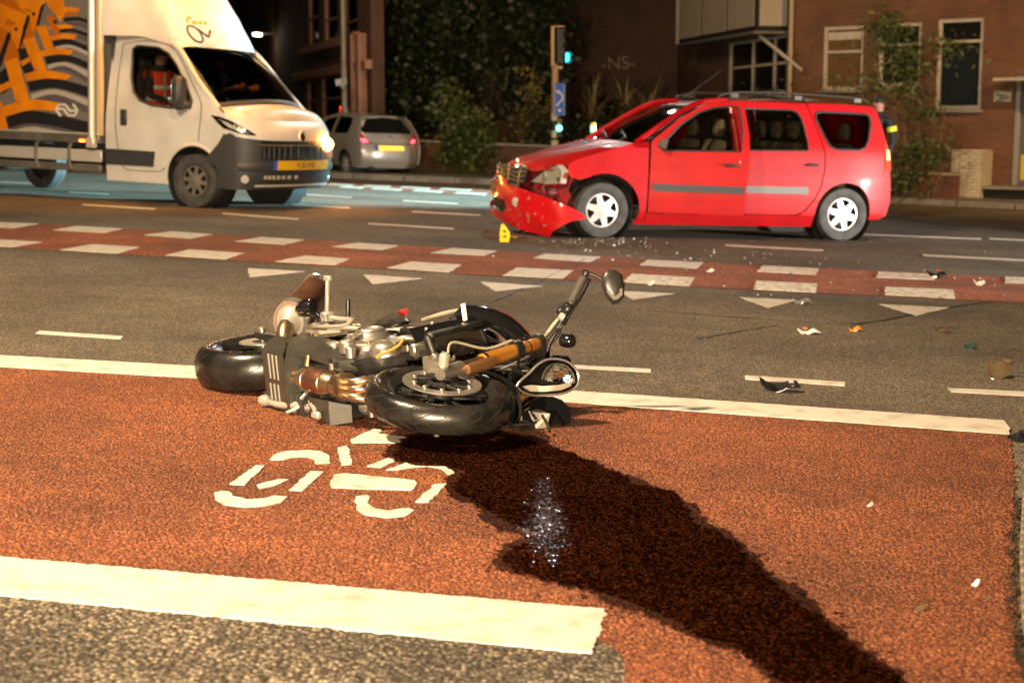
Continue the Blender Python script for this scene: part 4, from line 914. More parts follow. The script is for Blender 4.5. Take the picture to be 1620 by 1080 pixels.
fend = [(1.205, .21), (1.32, .21), (1.322, .60), (1.325, .95), (1.335, 1.075), (1.15, 1.055), (.92, .985), (.66, .905), (.50, .855), (.42, .79), (.42, .70), (.46, .655), (.55, .64)] + arcp((.84, .31), .405, 118, -14, 16)
fdoor = [(1.335, .295), (2.365, .295), (2.38, .60), (2.405, .95), (2.39, 1.20), (2.335, 1.50), (2.315, 1.558), (2.20, 1.553), (2.03, 1.532), (1.85, 1.475), (1.62, 1.325), (1.46, 1.185), (1.345, 1.085)]
fwin = [(1.475, .985), (2.315, 1.000), (2.325, 1.20), (2.285, 1.46), (2.255, 1.492), (2.18, 1.492), (2.02, 1.475), (1.86, 1.420), (1.66, 1.280), (1.50, 1.10)]
rdoor = [(2.382, .295), (3.12, .295), (3.22, .345), (3.325, .47), (3.395, .61), (3.435, .80), (3.445, .95), (3.415, 1.12), (3.335, 1.36), (3.275, 1.53), (3.262, 1.562), (2.335, 1.562), (2.353, 1.50), (2.407, 1.20), (2.422, .95), (2.397, .60)]
rwin = [(2.50, 1.015), (3.245, 1.030), (3.24, 1.15), (3.195, 1.38), (3.145, 1.455), (3.08, 1.482), (2.445, 1.482), (2.475, 1.25)]
quar = [(3.135, .288), (3.235, .338), (3.338, .463), (3.408, .605), (3.449, .80), (3.459, .95), (3.429, 1.12), (3.349, 1.36), (3.289, 1.53), (3.276, 1.565), (3.70, 1.572), (4.16, 1.560), (4.235, 1.50), (4.32, 1.28), (4.385, 1.00), (4.40, .82), (4.43, .62), (4.435, .45), (4.39, .30), (4.27, .25)] + arcp(ARR, .372, -8, 172, 20)[:1] + arcp(ARR, .372, -8, 172, 20)[1:] + [(3.36, .285), (3.30, .283)]
qwin = [(3.365, 1.40), (3.375, 1.455), (3.44, 1.478), (4.04, 1.470), (4.10, 1.44), (4.105, 1.36), (4.04, 1.17), (3.97, 1.085), (3.88, 1.055), (3.60, 1.055), (3.52, 1.085), (3.455, 1.19)]
for sd, fn in ((-1, f_near), (1, f_far)):
    obj('front_wing', B().panel(fend, [], dent(fn, .0045, 1.05, sd), .06, .012, edge=.035), R_RED, car, 45)
    obj('sill', B().panel([(1.21, .155), (3.355, .155), (3.355, .282), (1.33, .282), (1.33, .20), (1.21, .20)], [], fn, .06, .02), R_RED, car, 45)
    def in_(fn, d, sd=sd): return lambda a, b: fn(a, b) - V((0, sd * d, 0))
    if sd == 1:
        obj('front_door', B().panel(fdoor, [fwin], fn, .07, .03), R_RED, car, 45)
        obj('side_window', B().panel(fwin, [], in_(fn, .012), .15), C_GLASS, car, 45)
    rdo = obj('rear_door', B().panel(rdoor, [rwin], fn, .06, .03, edge=.04), R_RED, car, 45)
    obj('window', B().panel(rwin, [], in_(fn, .012), .15), C_GLASS, rdo, 45)
    qo = obj('rear_wing', B().panel(quar, [qwin], fn, .06, .02, edge=.04), R_RED, car, 45)
    obj('quarter_window', B().panel(qwin, [], in_(fn, .006), .12), C_GLASS, qo, 45)
    qs = B().tube([fn(a, b) for a, b in qwin + qwin[:1]], .014, 6, caps=False); obj('window_seal', qs, C_PLAS, qo, 60)
    rs_ = B().tube([in_(fn, .004)(a, b) for a, b in rwin + rwin[:1]], .010, 6, caps=False); obj('window_seal', rs_, C_PLAS, rdo, 60)
    obj('rubbing_strip', B().panel([(2.41, .535), (3.24, .535), (3.25, .56), (3.24, .615), (2.41, .615), (2.40, .58)], [], lambda a, b, sd=sd, fn=fn: fn(a, b) + V((0, sd * .014, 0)), .06, .018), mat('grey_strip', (.13, .125, .115), .55) if sd < 0 else MATS['grey_strip'], rdo, 45)
    obj('door_handle', B().tube([fn(3.21, .865) + V((0, sd * .012, 0)), fn(3.28, .872) + V((0, sd * .035, 0)), fn(3.36, .868) + V((0, sd * .012, 0))], [.012, .017, .012], 8, 4), C_PLAS, rdo)
# the driver door, hinged at its front edge and standing open
HG = f_near(1.335, .7)
DR = bpy.data.objects.new('driver_door', None); COL.objects.link(DR); DR.parent = car
bpy.data.objects.remove(DR)
RO = MX.Translation(HG) @ MX.Rotation(math.radians(-19), 4, 'Z') @ MX.Translation(-HG)
dd_ = B().panel(fdoor, [fwin], f_near, .06, .035, edge=.04); ddo = obj('driver_door', dd_.xf(RO), R_RED, car, 45); ddo['label'] = 'open driver door, darker than the body'
def dpart(name, b, m, sm=45): return obj(name, b.xf(RO), m, ddo, sm)
dpart('window', B().panel(fwin, [], lambda a, b: f_near(a, b) + V((0, .012, 0)), .15), C_GLASS)
dpart('window_seal', B().tube([f_near(a, b) + V((0, .004, 0)) for a, b in fwin + fwin[:1]], .011, 6, caps=False), C_PLAS, 60)
dpart('rubbing_strip', B().panel([(1.38, .535), (2.35, .535), (2.35, .615), (1.375, .615)], [], lambda a, b: f_near(a, b) - V((0, .014, 0)), .06, .018), mat('navy_strip', (.030, .032, .045), .5))
dpart('door_handle', B().tube([f_near(2.13, .845) - V((0, .012, 0)), f_near(2.20, .850) - V((0, .035, 0)), f_near(2.28, .846) - V((0, .012, 0))], [.012, .017, .012], 8, 4), C_PLAS)
dpart('lock', B().cyl(f_near(2.30, .885), f_near(2.30, .885) - V((0, .01, 0)), .014, 12, .003), C_CHROME)
dpart('inner_lining', B().panel([(1.40, .33), (2.33, .33), (2.36, .93), (1.42, .93)], [], lambda a, b: f_near(a, b) + V((0, .05, 0)), .1, .03), C_PLAS)
mrr = B().hull([f_near(1.46, 1.0) + V(p) for p in ((0, -.04, .0), (.03, -.17, .0), (.05, -.17, .10), (.0, -.05, .11), (-.06, -.06, .02), (-.05, -.16, .03), (-.03, -.15, .11), (.05, -.06, .05))]); dpart('door_mirror', mrr, C_PLAS)
# roof, pillars, screens
def roofz(s_): return sinterp([(1.93, 1.490), (2.10, 1.545), (2.5, 1.598), (3.0, 1.615), (3.6, 1.610), (4.10, 1.585), (4.22, 1.555)], s_)
def roof(u, v):
    s_ = lerp(1.93 + .06 * (2 * v - 1) ** 2, 4.15, u); t = 2 * v - 1; wz = .672 * (ctap(s_)) - .03 * max(0, (2.4 - s_))
    return V((s_, wz * t, roofz(s_) - .045 * abs(t) ** 4 - .012 * t * t))
ro_ = obj('roof', B().grid(26, 17, roof), R_RED, car, 60)
for sd in (-1, 1):
    rl = B(); pts = [V((2.22, sd * .585, 1.60)), V((2.40, sd * .59, 1.655)), V((2.9, sd * .595, 1.672)), V((3.5, sd * .59, 1.668)), V((4.0, sd * .575, 1.645)), V((4.12, sd * .57, 1.595))]
    rl.tube(pts, [.010, .016, .016, .016, .016, .012], 8, 4, flat=.8)
    for s_ in (2.42, 3.2, 3.95): rl.box((s_, sd * .59, 1.625), (.10, .03, .06), .008)
    obj('roof_rail', rl, mat('rail_grey', (.045, .038, .028), .5) if sd < 0 else MATS['rail_grey'], car)
    ap = B().tube([V((1.20, sd * .775, 1.06)), V((1.50, sd * .735, 1.26)), V((1.80, sd * .69, 1.445)), V((2.02, sd * .655, 1.535)), V((2.3, sd * .645, 1.575))], [.030, .034, .034, .032, .02], 8, 4); obj('windscreen_pillar', ap, R_RED, car)
    bp_ = B().tube([V((2.37, sd * .80, .30)), V((2.38, sd * .81, .95)), V((2.32, sd * .67, 1.53))], [.05, .05, .035], 8, 4, flat=.6); obj('door_pillar', bp_, R_RED, car)
def wsc(u, v):
    t = 2 * v - 1; a = V((1.10 + .18 * t * t, t * .73, 1.045 - .02 * t * t)); b = V((1.94 + .06 * t * t, t * .60, 1.497 - .03 * t * t)); p = a.lerp(b, u); return p + V((0, 0, .035 * math.sin(u * PI)))
obj('windscreen', B().grid(9, 13, wsc), C_GLASS, car, 60)
obj('windscreen_trim', B().tube([wsc(u_, 0) for u_ in (0, .5, 1)] + [wsc(1, v_) for v_ in (.25, .5, .75, 1)] + [wsc(u_, 1) for u_ in (.5, 0)], .014, 6), C_PLAS, car)
wip = B()
for y0 in (-.55, .05): wip.tube([V((1.06, y0, 1.03)), V((1.22, y0 + .15, 1.13)), V((1.28, y0 + .45, 1.16))], .008, 6, 3); wip.tube([V((1.16, y0 - .05, 1.10)), V((1.33, y0 + .55, 1.19))], .006, 6)
obj('wiper', wip, C_PLAS, car)
obj('cowl', B().grid(3, 13, lambda u, v: wsc(0, v) + V((-.13 * (1 - u), 0, -.05 * (1 - u) + .0))), C_PLAS, car)
obj('aerial', B().tube([V((2.05, .05, 1.56)), V((2.55, .05, 1.93))], [.006, .0025], 6), C_PLAS, car)
# bonnet: pushed up and creased
def bon(u, v):
    t = 2 * v - 1; s_ = lerp(.0 + .30 * t * t, 1.10 + .16 * t * t, u); zz = sinterp([(0, .745), (.10, .815), (.4, .920), (.75, 1.015), (1, 1.080)], u) - .05 * abs(t) ** 3
    c_ = 1 - u
    zz += .022 * math.sin(u * 9 + t * 4) * c_ + .016 * math.sin(t * 11 + u * 6) * c_ + .05 * math.exp(-((u - .70) / .18) ** 2) * (-t if t < 0 else 0) * .9
    return V((s_ + .02 * math.sin(t * 9), t * (.825 - .13 * c_ ** 3), zz))
obj('bonnet', B().grid(24, 25, bon), R_RED, car, 40)
obj('engine_bay', B().box((.90, 0, .50), (.80, 1.16, .50), .05), C_DARK, car)
# inner front structure, grille, headlamps, hanging bumper
obj('front_panel', B().grid(9, 15, lambda u, v: V((.20 + .30 * abs(2 * v - 1) ** 2.2 + .03 * math.sin(v * 23 + u * 9), (2 * v - 1) * .74, lerp(.30, .74, u) + .015 * math.sin(v * 17)))), R_IN, car, 30)
gm = mat('grille_chrome', (.42, .36, .24), .3, metal=.7)
def grl(a, z): return V((-.03 + .14 * a * a + .006 * math.sin(a * 9), a * .56 + .08, z - .075))
gb = B().panel([(-.95, .80), (-.5, .825), (.5, .83), (.95, .80), (.82, .66), (.4, .60), (-.4, .595), (-.85, .65)], [], lambda a, z: grl(a, z) + V((.02, 0, 0)), .1, .02); go_ = obj('grille', gb, C_PLAS, car)
for k, z in enumerate((.815, .765, .715, .665, .61)):
    w_ = (.95, .92, .88, .84, .62)[k]
    obj('grille_bar', B().tube([grl(w_ * (i / 6 - 1), z + .012 * math.sin(i * 1.7 + k) * (1 if k < 4 else 0) + .006 * k * (i / 12)) for i in range(13)], .014 if k in (0, 4) else .010, 6), gm, go_)
for i_, a in enumerate((-.75, -.35, .05, .45, .8)): obj('grille_bar', B().tube([grl(a, .80), grl(a * .9, .62)], .007, 6), gm, go_)
for sd in (-1, 1):
    hc_ = lambda a, b, t, sd=sd: V((.24 + .12 * a + t * -.9, sd * (.60 + .15 * a - t * .1), .675 + b))
    ho = [(-.9, -.085), (.2, -.10), (1.1, -.085), (1.2, .06), (.85, .115), (.3, .07), (-.4, -.01)]
    hb_ = B().prism(ho, lambda a, b, t: hc_(a, b, t), -.06, .0); ho_ = obj('headlamp', hb_, C_LAMP, car, 30)
    obj('lamp_bowl', B().lathe([(.065, 0), (.05, -.03), (.02, -.045), (0, -.045)], hc_(-.1, -.01, .02), hc_(0, 0, 1) - hc_(0, 0, 0), 18), C_CHROME, ho_)
    obj('headlamp_lens', B().prism(ho, lambda a, b, t: hc_(a * .98, b * .95, t), .02, .045), K_LENS, ho_, 30)
bpath = crom([V((.16, .78, 0)), V((.03, .55, 0)), V((-.03, .1, 0)), V((.02, -.45, 0)), V((.20, -.92, 0)), V((.44, -1.05, 0)), V((.62, -1.04, 0))], 8)
def bmp(a, z):
    t = max(0, min(1, a)) * (len(bpath) - 1); i = min(int(t), len(bpath) - 2); p = bpath[i].lerp(bpath[i + 1], t - i)
    bul = .05 * math.cos((z - .34) * 5)
    return V((p.x - bul + .010 * math.sin(a * 31 + z * 22), p.y - (.02 if a > .5 else 0) + .008 * math.sin(a * 23), z))
bout = [(0, .30), (.10, .245), (.3, .15), (.50, .065), (.66, .015), (.70, .085), (.76, .155), (.85, .205), (1.0, .240), (.93, .285), (.80, .36), (.66, .445), (.52, .515), (.42, .535), (.40, .60), (.33, .62), (.30, .56), (.10, .60), (.08, .665), (0, .68)]
bho = obj('bumper', B().panel(bout, [[(.05, .335), (.18, .275), (.36, .205), (.43, .25), (.41, .36), (.22, .42), (.05, .46)]], bmp, .05, .010, edge=.03), mat('scuffed_red_paint', (.54, .005, .009), .45, coat=.6, col2=(.42, .20, .18), nscale=14, thresh=(.63, .68), detail=12, spec=.25), car, 45)
obj('bumper_intake', B().panel([(.05, .32), (.18, .26), (.34, .21), (.40, .27), (.37, .37), (.20, .41), (.05, .45)], [], lambda a, z: bmp(a, z) + V((.06, 0, 0)), .06), C_DARK, bho)
for z0 in (.30, .35, .40): obj('intake_bar', B().tube([bmp(.05, z0 + .03) + V((.03, 0, 0)), bmp(.2, z0 - .02) + V((.03, 0, 0)), bmp(.36, z0 - .05) + V((.03, 0, 0))], .008, 6), C_PLAS, bho)
obj('number_plate_holder', B().panel([(.10, .475), (.30, .44), (.30, .54), (.10, .575)], [], lambda a, z: bmp(a, z) - V((.012, 0, 0)), .05, .01), C_PLAS, bho)
obj('fog_lamp', B().lathe([(.05, 0), (.055, .02), (.04, .03), (0, .035)], bmp(.50, .36) + V((.02, 0, 0)), (-1, -.5, 0), 16), C_LAMP, bho)
# wheel housings, floor, tailgate, lights, seats
for sd in (-1, 1):
    for c in (ARF, ARR):
        obj('wheel_arch', B().lathe([(.37, 0), (.36, .30), (.0, .30)], (c[0], sd * .80, c[1]), (0, -sd, 0), 24), C_DARK, car)
    car_wheel(car, (ARF[0], sd * .735, .305), .308, .185, .195, sd, steer=-.06 * sd)
    car_wheel(car, (ARR[0], sd * .735, .305), .308, .185, .195, sd)
obj('floor_pan', B().box((2.35, 0, .27), (2.9, 1.52, .12), .03), C_DARK, car)
def tgt(u, v): t = 2 * v - 1; z = lerp(1.56, .30, u); s_ = sinterp([(.30, 4.40), (.45, 4.47), (.65, 4.46), (.9, 4.42), (1.2, 4.36), (1.45, 4.28), (1.56, 4.20)], z); return V((csq(s_) - .08 * abs(t) ** 5, t * interp(CW, z) * ctap(min(s_, 4.40)) * .985, z))
tg = obj('tailgate', B().grid(17, 17, tgt), R_RED, car, 50)
obj('rear_window', B().panel([(.06, .12), (.06, .88), (.38, .92), (.38, .08)], [], lambda a, b: tgt(a, b) + V((.012, 0, 0)), .12), C_GLASSD, tg)
for sd in (-1, 1):
    tl_ = B().panel([(.44, .02), (.44, .16), (.72, .17), (.72, .02)], [], lambda a, b, sd=sd: tgt(a, b if sd < 0 else 1 - b) + V((.02, sd * .018, 0)), .05, .02); to_ = obj('tail_lamp', tl_, mat('tail_red', (.55, .02, .015), .15, coat=1, emit=(1, .08, .02), estr=.6) if sd < 0 else MATS['tail_red'], car)
    tm = B().panel([(.52, .03), (.52, .10), (.63, .10), (.63, .03)], [], lambda a, b, sd=sd: tgt(a, b if sd < 0 else 1 - b) + V((.026, sd * .026, 0)), .05, .02); obj('lamp_lens', tm, mat('tail_amber', (.9, .5, .2), .15, emit=(1, .45, .12), estr=2.0) if sd < 0 else MATS['tail_amber'], to_)
tq = lambda d: (lambda a, b: f_near(a, b) - V((0, d, 0)))
tq2 = obj('tail_lamp', B().panel([(4.315, .83), (4.405, .83), (4.395, .98), (4.345, 1.13), (4.30, 1.15)], [], tq(.014), .05, .02), MATS['tail_red'], car); obj('lamp_lens', B().panel([(4.335, .95), (4.385, .95), (4.37, 1.06), (4.335, 1.07)], [], tq(.020), .05, .015), MATS['tail_amber'], tq2)
for k in range(8):
    rnd = random.Random(k + 300); p = V((.30 + .05 * rnd.random(), -.72 + .12 * k + rnd.uniform(-.05, .05), .62 + rnd.uniform(-.12, .10)))
    obj('torn_bracket' if k % 2 else 'loose_hose', B().tube([p, p + V((-.08, rnd.uniform(-.1, .1), rnd.uniform(-.08, .04))), p + V((-.12, rnd.uniform(-.16, .16), rnd.uniform(-.2, .0)))], rnd.choice([.008, .012, .016]), 7, 4), (C_DARK, R_IN, C_CHROME)[k % 3], car)
for k in range(5):
    rnd = random.Random(k + 500); c_ = V((.30 + .03 * k, -.80 + .14 * rnd.random(), .62 + .06 * (k - 2))); obj('torn_panel', B().hull([c_ + V((rnd.uniform(-.06, .06), rnd.uniform(-.02, .02), rnd.uniform(-.05, .05))) for _ in range(6)]), (R_IN, R_RED, C_PLAS)[k % 3], car)
def seat_(x, y, w_=.48, head=True):
    st_ = B(); st_.hull([V((x + a, y + b, c)) for a, b, c in ((-.28, -w_ / 2, .52), (-.28, w_ / 2, .52), (.22, -w_ / 2, .48), (.22, w_ / 2, .48), (-.28, -w_ / 2, .64), (-.28, w_ / 2, .64), (.22, -w_ / 2, .60), (.22, w_ / 2, .60))])
    bk = [(.18, .55, 1.0), (.30, .55, 1.0), (.30, .85, 1.0), (.40, .85, 1.0), (.42, 1.10, .8), (.33, 1.12, .8)]
    st_.hull([V((x + a, y + sgn * w_ / 2 * k, z)) for a, z, k in bk for sgn in (-1, 1)])
    so = obj('seat', st_, C_SEAT, car)
    if head:
        hr_ = B(); hr_.lathe([(0, -.10), (.09, -.09), (.125, -.03), (.125, .03), (.09, .10), (0, .11)], (x + .41, y, 1.25), (0.1, 0, 1), 16); hr_.v = [(x + .41 + (v_[0] - x - .41) * .45, v_[1], v_[2]) for v_ in hr_.v]; obj('headrest', hr_, C_SEAT, so, 60)
seat_(1.95, -.36); seat_(1.95, .36); seat_(2.85, -.42, .5); seat_(2.85, .42, .5); seat_(2.85, 0, .3, True); seat_(3.55, -.33, .5); seat_(3.55, .33, .5)
stw = B().tube([V((1.60, -.36, .93)) + V((.08 * math.sin(a * PI / 10), .18 * math.cos(a * PI / 10), .165 * math.sin(a * PI / 10))) for a in range(21)], .014, 8); obj('steering_wheel', stw, C_PLAS, car)
obj('dashboard', B().box((1.36, 0, .86), (.36, 1.36, .26), .06), C_PLAS, car)
# ================================================================== THE WHITE BOX VAN
V_WHT = mat('van_white', (.60, .585, .56), .38, coat=.5, col2=(.50, .485, .455), nscale=2.5, detail=8)
V_BLK = mat('van_plastic', (.035, .036, .040), .55, bump=.0006, bscale=200)
V_GRY = mat('van_steel', (.22, .21, .19), .5, metal=.5, col2=(.15, .14, .13), nscale=5)
V_ALU = mat('box_aluminium', (.66, .64, .60), .35, metal=.4)
V_TYRE = C_TYRE
ph = math.radians(26.5); vx, vy = V((math.cos(ph), -math.sin(ph), 0)), V((math.sin(ph), math.cos(ph), 0))
VM = frame((0, 0, 0), vx, (0, 0, 1)); VM.translation = V((-4.17, 19.94, 0)) + vy * .90
van = thing('box_van', 'white box van with orange bicycles printed on its cargo box, amber indicator lit', 'van', VM)
VI = VM.inverted()
VW = [(.25, .985), (.5, 1.01), (1.0, 1.02), (1.25, 1.00), (1.6, .945), (2.05, .865), (2.3, .82)]
vn, vf = (lambda s_, z: V((s_, -interp(VW, z), z))), (lambda s_, z: V((s_, interp(VW, z), z)))
AR = (0, .36)
cside = [(-1.47, .285), (-.47, .285)] + arcp(AR, .455, 188, 52, 16) + [(.42, .84), (.50, .95), (.50, 1.20), (.36, 1.30), (.10, 1.555), (-.14, 1.82), (-.33, 2.02), (-.45, 2.11), (-.62, 2.165), (-.95, 2.20), (-1.47, 2.215)]
cdoor_cut = [(-1.20, .44), (-.62, .44)]
cwin = [(-1.13, 2.03), (-1.05, 2.075), (-.70, 2.055), (-.52, 1.98), (-.36, 1.83), (-.12, 1.50), (-.05, 1.37), (-.055, 1.285), (-.42, 1.275), (-.72, 1.30), (-.92, 1.36), (-1.04, 1.47), (-1.10, 1.66)]
for sd, fn in ((-1, vn), (1, vf)):
    so = obj('cab_side', B().panel(cside, [cwin], fn, .10, .02, edge=.06), V_WHT, van, 45)
    obj('door_window', B().panel(cwin, [], lambda a, b, fn=fn, sd=sd: fn(a, b) - V((0, sd * .012, 0)), .2), C_GLASS, so)
    obj('window_seal', B().tube([fn(a, b) for a, b in cwin + cwin[:1]], .016, 6, caps=False), V_BLK, so, 60)
    obj('wheel_arch', B().lathe([(.45, 0), (.44, .32), (0, .32)], (AR[0], sd * .97, AR[1]), (0, -sd, 0), 24), C_DARK, van)
    obj('arch_lip', B().tube([fn(a, b) + V((0, sd * .006, 0)) for a, b in arcp(AR, .452, 190, 50, 18)], .018, 6), V_WHT, so)
    if sd < 0:
        gap = mat('panel_gap', (.03, .028, .024), .9)
        for path in ([(-1.30, 2.10), (-1.32, 1.6), (-1.30, 1.0), (-1.22, .55), (-1.12, .44)], [(-1.30, 2.10), (-.95, 2.14), (-.62, 2.11), (-.46, 2.05), (-.30, 1.90), (-.02, 1.52), (.09, 1.36), (.11, 1.20), (.08, .86)], [(-1.12, .44), (-.60, .44), (-.47, .50)]):
            obj('panel_gap', B().tube([fn(a, b) - V((0, .001, 0)) for a, b in [(p.x, p.y) for p in crom([V((a, b, 0)) for a, b in path], 5)]], .0055, 5), gap, so)
        obj('door_handle', B().box(fn(-1.16, 1.13) - V((0, .012, 0)), (.115, .035, .215), .03), V_BLK, so)
        obj('side_moulding', B().panel([(-1.47, .50), (-.66, .50), (-.63, .70), (-1.47, .71)], [], lambda a, b: vn(a, b) - V((0, .016, 0)), .15, .02), V_BLK, so)
        mi = B().box(fn(-.14, 1.47) - V((.0, .16, 0)), (.14, .20, .44), .05); mo_ = obj('door_mirror', mi, V_BLK, van)
        obj('mirror_arm', B().box(fn(-.10, 1.30) - V((0, .05, -.02)), (.10, .16, .08), .02), V_BLK, mo_)
        obj('mirror_glass', B().box(fn(-.14, 1.49) - V((.074, .17, 0)), (.006, .14, .30), .002), C_CHROME, mo_)
# nose: plan outline wraps round the front corner
def wrap(q, z, off=0.0, top=False):
    sf = sinterp([(.25, .86), (.40, .95), (.65, 1.00), (.90, 1.00), (1.02, .965), (1.14, .87), (1.20, .80)], z); w = interp(VW, z)
    if q < 0: return V((.49 + q, -(w + off), z))
    th = (min(q, 2) - 1) * PI / 2; n = 2 / 3.0; s0 = .49
    c_, s_ = abs(math.cos(th)) ** n, math.copysign(abs(math.sin(th)) ** n, math.sin(th))
    return V((s0 + (sf - s0 + off) * c_, (w + off) * s_, z))
obj('nose', B().grid(41, 9, lambda u, v: wrap(u * 2, lerp(.84, 1.16, v))), V_WHT, van, 50)
bp0 = B().grid(45, 14, lambda u, v: wrap(u * 2, lerp(.265, .90 + .07 * abs(2 * u - 1) ** 3, v), .022 - .02 * max(0, .5 - abs(v - .5)) * 0)); bmo = obj('bumper', bp0, V_BLK, van, 50)
for sd in (0, 1):
    cq = B().panel([(-.30, .62), (-.22, .70), (-.07, .85), (.0, .955), (.06, .985), (.12, .96), (.12, .30), (-.10, .265), (-.06, .45), (-.12, .55)], [], lambda q, z, sd=sd: (lambda p: V((p.x, -p.y if sd else p.y, p.z)))(wrap(q, z, .024)), .06, .01); obj('bumper_corner', cq, V_BLK, bmo, 50)
obj('bumper_step', B().grid(31, 4, lambda u, v: wrap(lerp(.18, 1.82, u), lerp(.50, .62, v), .055 - .03 * abs(2 * v - 1))), V_BLK, bmo, 60)
obj('grille', B().grid(25, 5, lambda u, v: wrap(lerp(.52, 1.48, u), lerp(.66, .90, v), .03)), mat('grille_black', (.012, .012, .013), .4), van, 60)
for k in range(14):
    q = lerp(.56, 1.44, k / 13); obj('grille_slat', B().tube([wrap(q, .67, .035), wrap(q, .83, .037)], .009, 6), V_BLK, van)
obj('grille_strip', B().tube([wrap(lerp(.50, 1.5, i / 16), .845, .040) for i in range(17)], .010, 6), C_CHROME, van)
em = obj('emblem', B().lathe([(.050, .0), (.066, .012), (.085, .016), (.093, .004), (.085, 0)], wrap(1.0, .955, .012), V((1, 0, .15)), 28), V_ALU, van); obj('emblem_centre', B().lathe([(.06, .004), (0, .008)], wrap(1.0, .955, .012), V((1, 0, .15)), 20), mat('emblem_dark', (.05, .025, .015), .3, metal=.6), em)
for z0, z1, q0, q1 in ((.40, .46, .55, 1.0),):
    for k in range(7): obj('intake_slat', B().box(wrap(lerp(.62, .98, k / 6), .425, .03), (.03, .07, .05), .006, MX.Rotation(.1, 3, 'Z')), mat('intake_grey', (.30, .26, .22), .5) if k == 0 else MATS['intake_grey'], bmo)
obj('skid_strip', B().tube([wrap(lerp(.50, 1.5, i / 12), .315, .035) for i in range(13)], .016, 6), V_ALU, bmo)
for sd in (0, 1):
    fl = B().lathe([(0, .012), (.045, .010), (.055, 0)], wrap(.30 if not sd else 1.70, .40, .03), V((.8, -.6 if not sd else .6, 0)), 18); obj('fog_lamp', fl, C_LAMP, bmo)
pl_ = obj('number_plate', B().panel([(.74, .525), (1.26, .525), (1.26, .645), (.74, .645)], [], lambda a, b: wrap(a, b, .062), .1, .006), mat('plate_yellow', (.85, .50, .015), .4), van)
obj('plate_band', B().panel([(.695, .525), (.738, .525), (.738, .645), (.695, .645)], [], lambda a, b: wrap(a, b, .063), .1, .006), mat('plate_blue', (.05, .10, .60), .4), pl_)
def text(parent, s_, m, size, mw, extrude=.001):
    cu = bpy.data.curves.new('lettering', 'FONT'); cu.body = s_; cu.size = size; cu.align_x = 'CENTER'; cu.align_y = 'CENTER'; cu.extrude = extrude
    t0 = bpy.data.objects.new('lettering_source', cu); COL.objects.link(t0)
    me = bpy.data.meshes.new_from_object(t0.evaluated_get(bpy.context.evaluated_depsgraph_get())); bpy.data.objects.remove(t0); me.materials.clear(); me.materials.append(m)
    o = bpy.data.objects.new('lettering', me); COL.objects.link(o); o.parent = parent; o.matrix_local = mw; return o
pc = wrap(1.0, .585, .0); tm_ = MX((V((0, 1, 0)), V((0, 0, 1)), V((1, 0, 0)))).transposed().to_4x4(); tm_.translation = wrap(1.0, .585, .067) + V((0, 0, 0))
text(pl_, 'V-22-41B', mat('plate_black', (.12, .05, .01), .5), .105, tm_)
for sd in (0, 1):
    mp = (lambda p, sd=sd: V((p.x, -p.y if sd else p.y, p.z)))
    ol_ = [(-.22, 1.205), (-.06, 1.185), (.16, 1.115), (.36, 1.03), (.47, .965), (.34, .965), (.14, .995), (.0, 1.035), (-.10, 1.105)]
    ho_ = obj('headlamp', B().panel(ol_, [], lambda q, z: mp(wrap(q, z, .010)), .04, .02), mat('lamp_black', (.008, .008, .009), .15, coat=.8) if not sd else MATS['lamp_black'], van, 50)
    obj('lamp_unit', B().panel([(-.10, 1.15), (-.05, 1.15), (.04, 1.06), (.16, 1.02), (.40, .975), (.36, .985), (.20, 1.04), (.10, 1.08), (.0, 1.13)], [], lambda q, z: mp(wrap(q, z, .016)), .04, .012), C_LAMP, ho_, 50)
    for q, z in ((.14, 1.065), (.24, 1.035)): obj('lamp_bowl', B().lathe([(0, .008), (.022, .006), (.028, 0)], mp(wrap(q, z, .012)), mp(V((.7, -.7, .1))), 14), C_CHROME, ho_)
obj('indicator', B().lathe([(0, .05), (.06, .042), (.085, 0)], wrap(1.27, .86, .045), V((1, .05, 0)), 20), mat('amber_lit', (1, .5, .1), .3, emit=(1, .36, .04), estr=160), van)
# bonnet, windscreen, roof, fairing
def wbase(t): return V((.33 + .26 * (1 - t * t), t * .935, 1.315 + .075 * (1 - t * t)))
def wtop(t): return V((-.44 + .13 * (1 - t * t), t * .815, 2.065 + .035 * (1 - t * t)))
def nosetop(t):
    th = math.asin(max(-1, min(1, math.copysign(abs(t) ** 1.5, t)))); return wrap(1 + th / (PI / 2), 1.155)
obj('bonnet', B().grid(10, 25, lambda u, v: (lambda a, b: a.lerp(b, u) + V((.05 * math.sin(u * PI), 0, .035 * math.sin(u * PI))))(wbase(2 * v - 1) + V((-.03, 0, -.01)), nosetop(2 * v - 1))), V_WHT, van, 60)
wsv = lambda u, v: wbase(2 * v - 1).lerp(wtop(2 * v - 1), u) + V((.03 * math.sin(u * PI), 0, .03 * math.sin(u * PI)))
obj('windscreen', B().grid(9, 15, wsv), C_GLASS, van, 60)
obj('windscreen_seal', B().tube([wsv(u_, 0) for u_ in (0, .25, .5, .75, 1)] + [wsv(1, v_ / 6) for v_ in range(1, 7)] + [wsv(u_, 1) for u_ in (.75, .5, .25, 0)] + [wsv(0, 1 - v_ / 6) for v_ in range(1, 7)], .020, 6), V_BLK, van, 60)
obj('scuttle', B().grid(2, 13, lambda u, v: wsv(.045 * u, v) + V((.012, 0, .008))), V_BLK, van)
for sd in (-1, 1): obj('cab_pillar', B().tube([V((.36, sd * .955, 1.30)), V((.0, sd * .925, 1.64)), V((-.32, sd * .86, 2.00)), V((-.50, sd * .83, 2.11))], [.03, .035, .035, .04], 8, 3), V_WHT, van)
